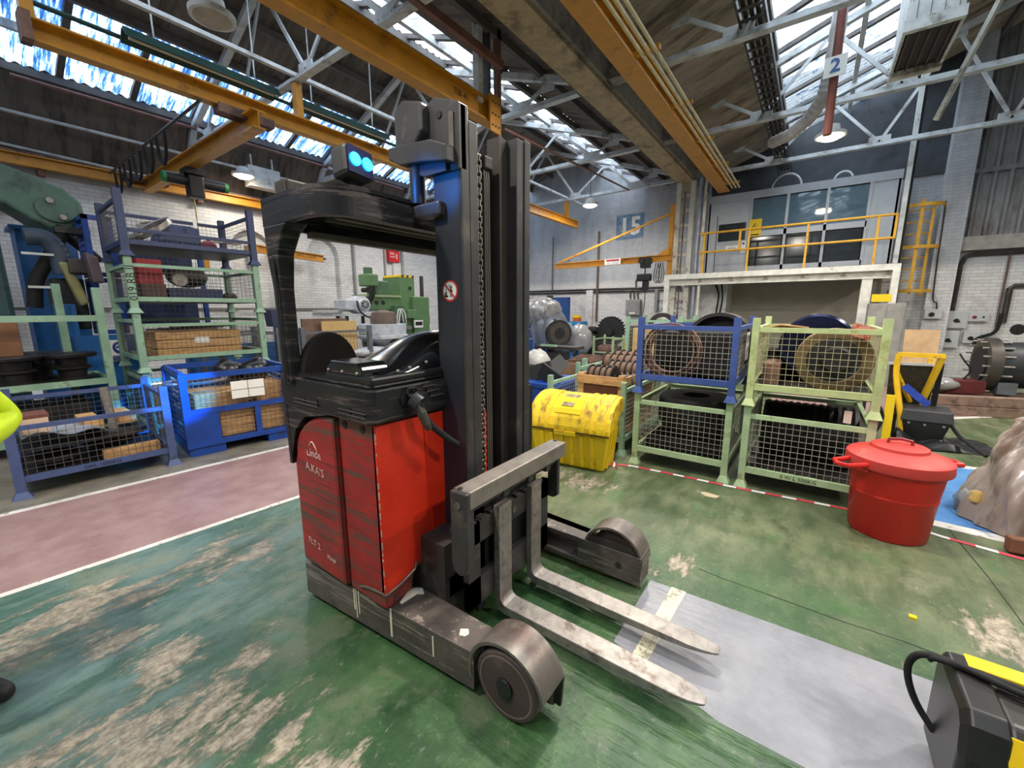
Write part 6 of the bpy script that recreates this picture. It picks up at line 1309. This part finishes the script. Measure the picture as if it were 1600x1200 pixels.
tag(MB().ball((10.0, 6.25, 1.58), .54, (.92, 1.0, .66), 60, 30, lambda d: 1+.05*sin(13*d.x+5*d.z)+.05*sin(19*d.y+7*d.x)+.04*abs(sin(31*d.y-17*d.x+9*d.z))+.03*abs(sin(43*d.x+23*d.z))).to('plastic_film', foil, smooth=180), 'crumpled silver plastic film draped over the turbine casing', 'film')
tag(MB().box(9.7, 10.6, 5.5, 6.6, 0, .45).to('machine_stand', dark_iron), 'dark low stand carrying the turbine casing', 'stand')
bc2 = thing('blue_machine_cabinet', 'bright blue cabinet with an orange and yellow beacon behind the turbine casing', 'cabinet', (12.1, 6.3, 0))
MB().box(11.9, 12.4, 5.95, 6.62, 0, 1.24).to('body', mat('cabinet_sky', (52, 136, 200), .4), bc2); MB().box(11.89, 11.9, 6.25, 6.6, .8, 1.2).to('front_panel', mat('panel_pale', (190, 200, 204), .4), bc2)
MB().box(12.0, 12.2, 6.08, 6.28, 1.24, 1.36).to('beacon_base', mat('beacon_orange', (196, 90, 36), .5), bc2); MB().box(12.0, 12.2, 6.08, 6.28, 1.36, 1.44).to('beacon_top', MATS['sign_yellow'], bc2)
tag(MB().box(12.2, 12.4, 6.6, 9.2, 0, 2.02).to('blue_partition', mat('partition_blue', (24, 66, 128), .5)), 'dark blue partition panel behind the plastic covered turbine casing', 'panel')
pd = thing('drill_head', 'dark drill head standing behind the turbine casing', 'machine', (11.5, 6.5, 0)); MB().box(11.4, 11.6, 6.7, 6.95, 0, 1.5).to('column', dark_iron, pd); MB().box(11.3, 11.6, 6.65, 7.0, 1.5, 1.9).to('head', mat('drill_green', (40, 52, 50), .5), pd, bevel=.04); MB().cyl((11.45, 6.82, 1.9), (11.45, 6.82, 2.06), .1, n=14).to('motor', mat('drill_green', (40, 52, 50), .5), pd)
pu = thing('wrapped_pump', 'pump body wrapped in clear plastic on a blue pallet', 'pump', (11.1, 5.6, .15))
MB().ball((11.1, 5.6, .72), .42, (.9, .95, 1.1), 24, 12, lambda d: 1+.07*sin(10*d.x+6*d.z)+.06*sin(13*d.y)).to('wrapping', foil, pu, smooth=180); MB().box(10.75, 11.45, 5.35, 5.9, .135, .3).to('base_frame', dark_iron, pu)
def pallet(x0, x1, y0, y1, z, m, lab):
    t = thing('pallet', lab, 'pallet', ((x0+x1)/2, (y0+y1)/2, z))
    for k in range(5): y = y0+(y1-y0)*k/5; MB().box(x0, x1, y, y+(y1-y0)*.16, z+.11, z+.13).to('deck_board', m, t)
    for k in range(3): y = y0+(y1-y0-.1)*k/2; MB().box(x0, x1, y, y+.1, z, z+.11).to('bearer', m, t)
    return t
pallet(10.7, 11.6, 5.32, 6.1, .0, mat('pallet_slate', (82, 96, 112), .7), 'slate blue pallet under the wrapped pump')
gw = thing('toothed_gear', 'black toothed gear wheel standing upright before the far wall', 'gear', (12.6, 5.25, .6))
pf = []
for k in range(28):
    a = 2*pi*k/28
    for da, r_ in ((-.07, .42), (-.05, .48), (.05, .48), (.07, .42)): pf.append((5.25+r_*cos(a+da), .92+r_*sin(a+da)))
MB().prism(pf, 'x', 12.6, 12.76).to('gear_rim', dark_iron, gw); MB().cyl((12.5, 5.25, .92), (12.85, 5.25, .92), .12, n=18).to('hub', dark_iron, gw)
tag(MB().box(12.4, 13.0, 4.9, 5.6, 0, .44).to('machine_stand', dark_iron), 'dark block under the toothed gear wheel', 'stand')
fs1 = stillage('small mint stillage far away by the gear wheel', (11.3, 4.9, .0), R90, .6, .8, .85, mint, wire_grey, None, front_top=.4, pitch=.1)
tag(MB().lathe([(.0001, -.25), (.2, -.25), (.22, 0), (.18, .25), (.0001, .25)], (11.65, 4.9, .38), 'y', 20).to('rust_roller', rust, smooth=40), 'rust coloured roller in the small far mint stillage', 'roller')
fs2 = stillage('pale green stillage with a big plywood box, behind the blue stillage', (8.3, 2.55, .0), R90, 1.05, 1.1, 1.48, mint_pale, wire_grey, None, ps=.07, base=.55, pitch=.08)
t = thing('plywood_box', 'pale plywood box with grey band inside the far pale green stillage', 'crate', (8.8, 2.55, .6))
for k in range(4): MB().box(8.36, 9.2, 2.1, 2.98, .58+.165*k, .74+.165*k).to('box_board', pw, t)
tag(MB().lathe([(.2, -.05), (.28, -.05), (.28, .05), (.2, .05)], (8.7, 2.5, 1.26), 'x', 28, closedprof=True).to('steel_hoop', dark_iron), 'dark steel hoop on top of the far plywood box', 'hoop')
tag(MB().bar((9.0, 3.35, 0), (9.0, 3.35, .88), .1, .1).to('yellow_bollard', crane_yellow), 'yellow post left of the far plywood box stillage', 'post')
tag(MB().box(12.8, 13.1, 4.3, 4.7, 0, 1.1).to('dark_cabinet', dark_iron), 'dark square cabinet before the far wall lettering', 'cabinet')
for k, (x, y, r_) in enumerate(((13.1, 6.08, .16), (13.1, 5.72, .15))): tag(MB().ball((x, y, .92), r_, (1, 1.4, .8), 14, 8, lambda d: 1+.15*sin(7*d.x+k)).to('machine_part', dark_iron, smooth=60), ['dark machine part on the far bench, left', 'dark machine part on the far bench, right'][k], 'part')
tag(MB().box(12.85, 13.4, 5.65, 6.2, 0, .78).to('far_bench', steel_dark), 'low dark bench between blue cabinet and gear wheel', 'bench')
bn = thing('work_trestle', 'dark trestle with a white clamp in front of the covered turbine casing', 'trestle', (7.8, 4.4, 0))
MB().box(7.6, 8.0, 3.9, 4.9, .78, .84).to('top', steel_dark, bn); MB().box(7.5, 7.56, 4.3, 4.7, .84, .88).to('edge_bar', mint_pale, bn)
for x in (7.65, 7.9):
    for y in (4.0, 4.8): MB().box(x, x+.06, y, y+.06, 0, .78).to('leg', cb, bn)
wt = thing('timber_tray', 'low timber tray of brown parts with mint corner post, behind the spools', 'tray', (7.3, 3.4, 0))
for a in ((6.9, 7.9, 2.9, 2.95), (6.9, 7.9, 3.9, 3.95), (6.9, 6.95, 2.9, 3.95), (7.85, 7.9, 2.9, 3.95)): MB().box(*a, .3, .6).to('tray_board', mat('tray_brown', (128, 100, 76), .8), wt)
MB().box(6.85, 6.93, 3.3, 3.38, 0, .72).to('corner_post', mint_pale, wt); MB().box(6.9, 7.9, 2.9, 3.95, .26, .3).to('tray_base', steel_dark, wt)
for a in ((6.92, 2.92), (6.92, 3.86), (7.82, 2.92), (7.82, 3.86)): MB().box(a[0], a[0]+.06, a[1], a[1]+.06, 0, .26).to('tray_foot', steel_dark, wt)
for k in range(6): tag(MB().bar((7.0+.12*k, 3.0, .66+.01*k), (7.1+.1*k, 3.8, .63+.012*k), .05, .04).to('steel_bar', rust), ['leftmost', 'second', 'third', 'fourth', 'fifth', 'rightmost'][k]+' rusty bar across the low timber tray', 'bar')

# ================================================================== RIGHT BACK: yellow trolley, tool box, tarpaulin, pipe on timbers
ty = mat('trolley_yellow', (224, 176, 28), .45, dirt=(150, 112, 40), dirt_amt=.2, dirt_scale=6)
tt = thing('yellow_trolley', 'yellow tubular A frame trolley with dark sloping board, right of the stillages', 'trolley', (7.0, -1.15, 0))
fr = [(6.8, -.90, 1.06), (6.8, -1.27, 1.06)]
MB().tube(smooth_curve([(6.75, -1.04, .02), (6.72, -.98, .35), (6.80, -.90, .8), (6.8, -.89, 1.06)]), .03, 8).to('front_leg', ty, tt); MB().bar((6.8, -.88, 1.06), (6.8, -1.29, 1.06), .05, .05).to('top_bar', ty, tt)
MB().bar((6.8, -1.27, 1.06), (7.0, -1.2, .5), .05, .05).to('side_leg', ty, tt); MB().bar((6.85, -.90, .85), (7.05, -1.1, .45), .035, .035).to('brace', ty, tt); MB().bar((7.2, -1.25, 1.0), (7.1, -1.22, .4), .05, .05).to('rear_leg', ty, tt)
MB().hull2([(6.9, -.84, .92), (6.9, -1.27, .93), (6.93, -1.27, .93), (6.93, -.84, .92)], [(7.25, -.9, .40), (7.25, -1.3, .40), (7.28, -1.3, .4), (7.28, -.9, .4)]).to('sloping_board', mat('board_dark', (74, 66, 52), .7, var=.3, dirt=(130, 104, 60), dirt_amt=.3, dirt_scale=18), tt)
MB().bar((6.88, -.82, .94), (6.88, -1.27, .945), .03, .03).to('edge_strip', white_paint, tt); MB().bar((6.95, -1.3, .96), (7.1, -1.32, .3), .05, .03).to('rubber_edge', rubber, tt)
for y in (-.95, -1.25): MB().box(6.9, 7.3, y-.03, y+.03, 0, .38).to('foot_frame', steel_dark, tt)
tag(MB().bar((6.62, -.87, 0), (6.62, -.86, .58), .08, .03).to('yellow_strip', MATS['sign_yellow']), 'upright yellow strip in front of the yellow trolley', 'strip')
bx = thing('tool_box', 'black lidded plastic tool box on the floor under the trolley', 'box', (7.0, -1.2, 0))
tbm = mat('toolbox_grey', (54, 54, 56), .5)
MB().hull2([(6.72, -1.05, .02), (6.72, -1.36, .02), (7.1, -1.42, .02), (7.1, -1.05, .02)], [(6.68, -1.0, .28), (6.68, -1.42, .28), (7.15, -1.46, .28), (7.15, -1.0, .28)]).to('box_body', black_plastic, bx, bevel=.015)
MB().hull2([(6.66, -.98, .28), (6.66, -1.44, .28), (7.17, -1.48, .28), (7.17, -.98, .28)], [(6.68, -1.0, .42), (6.68, -1.42, .42), (7.15, -1.46, .42), (7.15, -1.0, .42)]).to('box_lid', tbm, bx, bevel=.015)
for y, z in ((-1.06, .26), (-1.2, .25), (-1.36, .25), (-1.36, .08)): MB().cyl((6.68, y, z), (6.665, y, z), .013, n=10).to('rivet', steel_worn, bx)
tag(MB().obox((6.9, -1.12, .56), (.03, .32, .08), (radians(42), 0, 0)).to('blue_strap', mat('strap_blue', (48, 76, 176), .5)), 'bright blue plastic strip leaning on the tool box', 'strip')
tag(MB().grid(26, 14, lambda u, v: (6.35+.65*v+.25*u, -.95-.85*u, max(.004, (.10+.07*sin(13*u+4*v)+.05*sin(23*v+7*u))*(1-u*.75)*(.25+v*(1-v)*3.0)))).to('tarpaulin', mat('tarp_black', (22, 22, 24), .45), smooth=180), 'crumpled black tarpaulin lying on the green floor before the tool box', 'tarpaulin')
tag(MB().tube(smooth_curve([(6.85, -1.42, .3), (6.7, -1.5, .16), (6.5, -1.58, .10), (6.35, -1.65, .05)]), .02, 6).to('strap', rubber), 'black strap trailing from tool box to tarpaulin', 'strap')
tag(MB().tube(smooth_curve([(6.5, -.72, .5), (6.6, -.8, .3), (6.6, -.75, .1), (6.8, -.72, .02)]), .03, 8).to('black_hose', rubber), 'black hose hanging between stillage and yellow strip', 'hose')
tag(MB().box(7.2, 7.7, -.7, -.3, 0, .7).to('dark_crate', dark_iron), 'dark crate behind the right hand stillages', 'crate')
tag(MB().obox((8.6, -1.35, 1.0), (.03, .38, .6), (0, radians(8), 0)).to('plywood_offcut', mat('ply_pale', (206, 168, 126), .7)), 'pale plywood offcut leaning behind the yellow trolley', 'board')
tag(MB().box(8.55, 8.95, -1.55, -1.15, 0, .7).to('dark_crate', MATS['tray_brown']), 'brown crate under the pale plywood offcut', 'crate')
pp = thing('pipe_spool', 'large dark flanged steel pipe lying on timber baulks at the right wall', 'pipe', (9.8, -2.8, .3))
dx_ = Vector((.06, -1, 0)).normalized(); p0 = Vector((9.8, -2.42, .73))
MB().cyl(p0, p0+dx_*2.2, .36, n=40).to('pipe_body', mat('pipe_black', (58, 60, 64), .45, metal=.4, var=.2), pp, smooth=40)
MB().cyl(p0-dx_*.16, p0-dx_*.02, .42, n=40).to('flange', mat('flange_dark', (84, 78, 74), .4, metal=.5, var=.25), pp, smooth=40); MB().cyl(p0-dx_*.02, p0+dx_*.02, .34, n=32).to('neck', dark_iron, pp); MB().cyl(p0-dx_*.18, p0-dx_*.16, .28, n=32).to('bore', ink, pp)
sd_ = dx_.cross(Vector((0, 0, 1)))
for k in range(16):
    a = 2*pi*k/16; c = p0-dx_*.24+(sd_*cos(a)+Vector((0, 0, 1))*sin(a))*.385; MB().cyl(c, c+dx_*.34, .016, n=6).to('stud_bolt', steel_worn, pp)
MB().box(9.45, 9.8, -2.62, -2.42, .3, .48).to('cradle', mat('cradle_grey', (92, 96, 100), .6), pp)
tm = mat('timber_old', (138, 112, 98), .8, var=.25, dirt=(96, 76, 66), dirt_amt=.35, dirt_scale=5)
for k, (z0, z1, xo) in enumerate(((0, .14, 0), (.145, .29, .03))):
    for q in range(2):
        o = MB().obox((9.28+.5*q+xo, -2.75, (z0+z1)/2), (.16, 2.4, z1-z0), (0, 0, radians(18))).to('timber_baulk', tm, bevel=.008)
        tag(o, ['lower', 'upper'][k]+' timber baulk under the big pipe, '+['front', 'back'][q]+' pair', 'timber')
tag(MB().ball((9.3, -1.75, .42), .16, (1.2, 1.3, .7), 14, 8, lambda d: 1+.2*sin(9*d.x+4)*cos(6*d.y)).to('plastic_wrap', foil, smooth=180), 'crumpled clear plastic lump on the timbers beside the pipe flange', 'wrap')
tag(MB().obox((9.45, -2.02, .39), (.3, .45, .2), (0, 0, .3)).to('red_clamp', mat('clamp_red', (92, 34, 36), .5)), 'dark red clamp in front of the pipe flange', 'clamp')
tag(MB().tube(smooth_curve([(9.5, -2.05, .48), (9.45, -2.1, .65), (9.4, -2.0, .8), (9.45, -1.95, .9)]), .012, 6).to('thin_cable', rubber), 'thin dark cable rising from the red clamp', 'cable')

# plastic wrapped bundle at the right edge
wb = thing('wrapped_bundle', 'tall heap wrapped in translucent plastic at the right picture edge', 'bundle', (4.6, -1.7, 0))
wrap_m = mat('bundle_wrap', (150, 134, 126), .3, var=.22, scale=7, spec=.8, dirt=(104, 84, 74), dirt_amt=.35, dirt_scale=4, stretch=(1, 1, .35))
def wfn(u, v):
    a = 2*pi*u; h = v
    r_ = (.62-.2*h)*(1+.05*sin(5*a+9*h)+.045*abs(sin(9*a+4*h+1.2*sin(3*a)))+.03*abs(sin(17*a-7*h))+.02*sin(31*a+12*h))
    return (4.55+r_*cos(a)*.95, -1.76+r_*sin(a)*1.0, .01+.76*h**.85+.03*sin(9*a)*h)
wm_ = MB(); wm_.grid(200, 30, wfn); wm_.add([wfn(k/200, 1) for k in range(200)], [tuple(range(200))])
wm_.to('plastic_cover', wrap_m, wb, smooth=180)
MB().ball((4.62, -1.16, .1), .09, (1, .9, 1), 14, 8, lambda d: 1+.25*sin(9*d.x+5*d.z)*cos(7*d.y)).to('torn_corner', clear_wrap, wb, smooth=180)
MB().obox((4.5, -1.17, .17), (.07, .08, .1), (.3, .2, .5)).to('yellow_foam', mat('foam_yellow', (214, 176, 100), .8), wb, bevel=.02)
MB().obox((4.0, -1.45, .06), (.08, .5, .1), (0, .1, .12)).to('brown_board', mat('panel_brown', (112, 70, 48), .8), wb, bevel=.01)
# ================================================================== portable power unit, lower right
ch_ = thing('power_unit', 'yellow and black portable power unit with black cable at the lower right corner', 'machine', (1.76, -.8, 0))
yu = mat('unit_yellow', (240, 196, 18), .4, var=.05, dirt=(214, 140, 30), dirt_amt=.25, dirt_scale=9)
bu = mat('unit_black', (34, 32, 31), .36, var=.15, scale=16)
def ring_(y, s=1., dz=0):
    p = [(1.615, .05), (1.605, .28), (1.63, .375), (1.665, .405), (1.915, .405), (1.94, .385), (1.945, .28), (1.945, .05)]
    return [(1.765+(x-1.765)*s, y, z*(1-.0)+dz if s == 1 else .2+(z-.2)*s) for x, z in p]
MB().loft([ring_(-.585), ring_(-1.15)]).to('casing', bu, ch_, bevel=.012)
MB().loft([ring_(-.487, .9), ring_(-.505, 1.035), ring_(-.58, 1.045), ring_(-.59, 1.01)]).to('end_cap', bu, ch_, bevel=.014)
MB().loft([ring_(-1.25, .9), ring_(-1.22, 1.04), ring_(-1.15, 1.04)]).to('end_cap', bu, ch_, bevel=.014)
MB().hull2([(1.6, -.585, .30), (1.6, -1.15, .30), (1.606, -1.15, .30), (1.606, -.585, .30)], [(1.635, -.565, .388), (1.635, -1.15, .388), (1.64, -1.15, .384), (1.64, -.565, .384)]).to('yellow_shoulder', yu, ch_, bevel=.003)
MB().box(1.598, 1.612, -1.15, -.59, .06, .30).to('yellow_side', yu, ch_, bevel=.004)
MB().box(1.868, 1.935, -1.15, -.545, .40, .416).to('yellow_shoulder', yu, ch_, bevel=.003)
pl_ = MB().box(1.596, 1.599, -.86, -.66, .10, .25).to('rating_plate', mat('plate_grey', (150, 148, 144), .5), ch_)
for k in range(5): MB().box(1.594, 1.5965, -.84, -.70+.01*(k % 2), .12+.026*k, .128+.026*k).to('plate_line', ink, pl_)
MB().text('230 V', .03, (1.5955, -.72, .235), (0, -1, 0), (0, 0, 1)).to('plate_text', ink, pl_)
ls = MB().box(1.68, 1.80, -.98, -.70, .405, .408).to('top_label', paper, ch_); MB().box(1.70, 1.76, -.92, -.74, .408, .409).to('label_photo', mat('label_blue', (70, 110, 160), .5), ls)
for k in range(3): MB().box(1.77+.008*k, 1.773+.008*k, -.95, -.73, .408, .409).to('label_line', ink, ls)
MB().tube(smooth_curve([(1.74, -1.1, .44), (1.77, -.8, .43), (1.80, -.62, .428), (1.84, -.50, .425), (1.85, -.43, .41), (1.86, -.405, .36), (1.865, -.41, .29), (1.86, -.44, .21), (1.84, -.49, .14)]), .011, 10).to('power_cable', rubber, ch_, smooth=60)
MB().tube(smooth_curve([(1.79, -1.1, .425), (1.81, -.8, .42), (1.825, -.62, .425), (1.84, -.47, .42), (1.845, -.445, .405)]), .011, 10).to('power_cable', rubber, ch_, smooth=60)
for x in (1.64, 1.9):
    for y in (-.56, -1.16): MB().cyl((x, y, 0), (x, y, .055), .02, n=12).to('rubber_foot', rubber, ch_)

# ================================================================== person at the left edge in high visibility jacket
Pc = Vector((-.245, 2.63, 0)); Pf = Vector((.45, -.893, 0)).normalized(); Pl = Vector((-Pf.y, Pf.x, 0))
def PP(f, l, z): return Pc+Pf*f+Pl*l+Vector((0, 0, z))
def skin(name, nodes, edges, m, parent, sub=2, root=0):
    me = bpy.data.meshes.new(name); me.from_pydata([parent.matrix_basis.inverted() @ PP(*n[:3]) for n in nodes], edges, [])
    o = bpy.data.objects.new(name, me); COL.objects.link(o); me.materials.append(m); o.parent = parent
    sk = o.modifiers.new('skin', 'SKIN'); sk.use_smooth_shade = True
    for i, n in enumerate(nodes):
        d = me.skin_vertices[0].data[i]; r_ = n[3]; d.radius = r_ if isinstance(r_, tuple) else (r_, r_); d.use_root = (i == root)
    ss = o.modifiers.new('subsurf', 'SUBSURF'); ss.levels = sub; ss.render_levels = sub
    return o
person = thing('person', 'person standing at the left edge in yellow high visibility jacket and dark boots', 'person', tuple(Pc))
skin_m = mat('skin_tone', (196, 150, 126), .55, var=.06)
N_ = [(0, 0, .98, (.15, .11)), (0, 0, 1.15, (.13, .10)), (0, 0, 1.36, (.15, .11)), (0, 0, 1.47, .06), (0, 0, 1.54, .055), (.02, 0, 1.62, (.075, .085)), (.01, 0, 1.71, (.078, .092)), (0, 0, 1.77, .05)]
E_ = [(i, i+1) for i in range(7)]
def arm(s, el, wr, fw_):
    b = len(N_); N_.extend([(0, .19*s, 1.40, .058), (*el, .045), (*wr, .03)]); E_.extend([(2, b), (b, b+1), (b+1, b+2)])
    w = Vector(wr); e_ = Vector(el); d = (w-e_).normalized(); pc = w+d*.055; N_.append((*pc, (.036, .022))); E_.append((b+2, b+3)); p_ = b+3
    side = Vector((d.z, 0, -d.x)) if abs(d.y) > .6 else Vector((0, 0, 1)); side.normalize()
    for k, ln in enumerate((.075, .085, .08, .062)):
        q0 = pc+d*.03+side*(.027-.018*k); q1 = q0+d*ln*.55; q2 = q1+d*ln*.35+Vector((-.02, 0, -.012)); i0 = len(N_)
        N_.extend([(*q0, .0095), (*q1, .0088), (*q2, .007)]); E_.extend([(p_, i0), (i0, i0+1), (i0+1, i0+2)])
    q0 = pc-d*.01+side*.04; q1 = q0+d*.03+side*.022; q2 = q1+d*.028; i0 = len(N_); N_.extend([(*q0, .012), (*q1, .0105), (*q2, .008)]); E_.extend([(p_, i0), (i0, i0+1), (i0+1, i0+2)])
arm(1, (-.03, .38, 1.13), (.19, .17, 1.10), 1); arm(-1, (-.03, -.33, 1.13), (.19, -.14, 1.12), -1)
for s in (1, -1):
    b = len(N_); N_.extend([(0, .095*s, .90, .085), (.015, .11*s, .5, .055), (0, .12*s, .1, .038), (.11, .125*s, .04, (.03, .04))]); E_.extend([(0, b), (b, b+1), (b+1, b+2), (b+2, b+3)])
skin('body', N_, E_, skin_m, person)
hv = mat('hi_vis_yellow', (196, 222, 22), .6, var=.1, scale=9, bump=.3, bscale=18); tr_m = mat('trouser_grey', (70, 70, 72), .8, var=.15)
skin('jacket', [(0, 0, .90, (.19, .14)), (0, 0, 1.1, (.175, .13)), (0, 0, 1.36, (.185, .135)), (0, 0, 1.46, (.11, .1)), (0, 0, 1.51, .078), (0, .20, 1.405, .085), (-.03, .395, 1.13, .084), (.07, .26, 1.10, .066), (.15, .195, 1.10, .052), (0, -.20, 1.405, .085), (-.03, -.335, 1.13, .074), (.07, -.25, 1.1, .066), (.15, -.17, 1.115, .052)], [(0, 1), (1, 2), (2, 3), (3, 4), (2, 5), (5, 6), (6, 7), (7, 8), (2, 9), (9, 10), (10, 11), (11, 12)], hv, person)
skin('trousers', [(0, 0, .97, (.165, .125)), (0, .10, .84, .105), (.02, .112, .5, .076), (0, .12, .09, .078), (0, -.10, .84, .105), (.02, -.112, .5, .076), (0, -.12, .09, .078)], [(0, 1), (1, 2), (2, 3), (0, 4), (4, 5), (5, 6)], tr_m, person)
boot_m = mat('boot_black', (32, 27, 26), .55)
for s in (1, -1):
    skin('boot', [(0, .12*s, .22, .062), (-.01, .12*s, .06, (.05, .056)), (.10, .125*s, .045, (.042, .048)), (.175, .13*s, .036, (.032, .04))], [(0, 1), (1, 2), (2, 3)], boot_m, person)
hd = Vector((.02, 0, 1.66))
for s in (1, -1):
    MB().ball(PP(.093, .032*s, 1.665), .011, n=10, m=6).to('eye', paper, person); MB().ball(PP(.103, .032*s, 1.665), .005, n=8, m=6).to('pupil', ink, person)
    MB().ball(PP(0, .082*s, 1.655), .03, (.6, .35, 1), 10, 6).to('ear', skin_m, person)
MB().hull2([tuple(PP(.095, -.014, 1.62)), tuple(PP(.095, .014, 1.62)), tuple(PP(.09, .008, 1.665)), tuple(PP(.09, -.008, 1.665))], [tuple(PP(.122, -.008, 1.625)), tuple(PP(.122, .008, 1.625)), tuple(PP(.098, .004, 1.665)), tuple(PP(.098, -.004, 1.665))]).to('nose', skin_m, person, bevel=.004)
MB().ball(PP(.092, 0, 1.592), .02, (.4, 1.1, .3), 10, 6).to('mouth', mat('lip', (160, 96, 88), .5), person)
hm = MB(); 
hm.ball(PP(-.005, 0, 1.715), .098, (1.06, 1.0, .82), 18, 10, lambda d: 1 if d.z > -.35 else .97); hm.to('hair', mat('hair_brown', (58, 44, 36), .8), person, smooth=180)
# ================================================================== repeats share a group
from collections import defaultdict
fam = defaultdict(list)
for o in bpy.data.objects:
    if o.parent is None and 'category' in o.keys() and o.get('kind') != 'structure': fam[o.name.split('.')[0]].append(o)
PHR = {'roof_truss': 'riveted steel roof trusses', 'mesh_stillage': 'mesh sided stillages', 'high_bay_lamp': 'round high bay lamps', 'timber_board': 'timber pieces in the slate blue stillage', 'steel_strip': 'steel strips on the timber crate', 'steel_bar': 'loose steel bars', 'flanged_wheel': 'black flanged wheels on the mint rack', 'switch_box': 'switch boxes on the right wall'}
for k, v in fam.items():
    if len(v) > 1:
        for o in v:
            if not o.get('group'): o['group'] = PHR.get(k, k.replace('_', ' ')+'s in the hall')
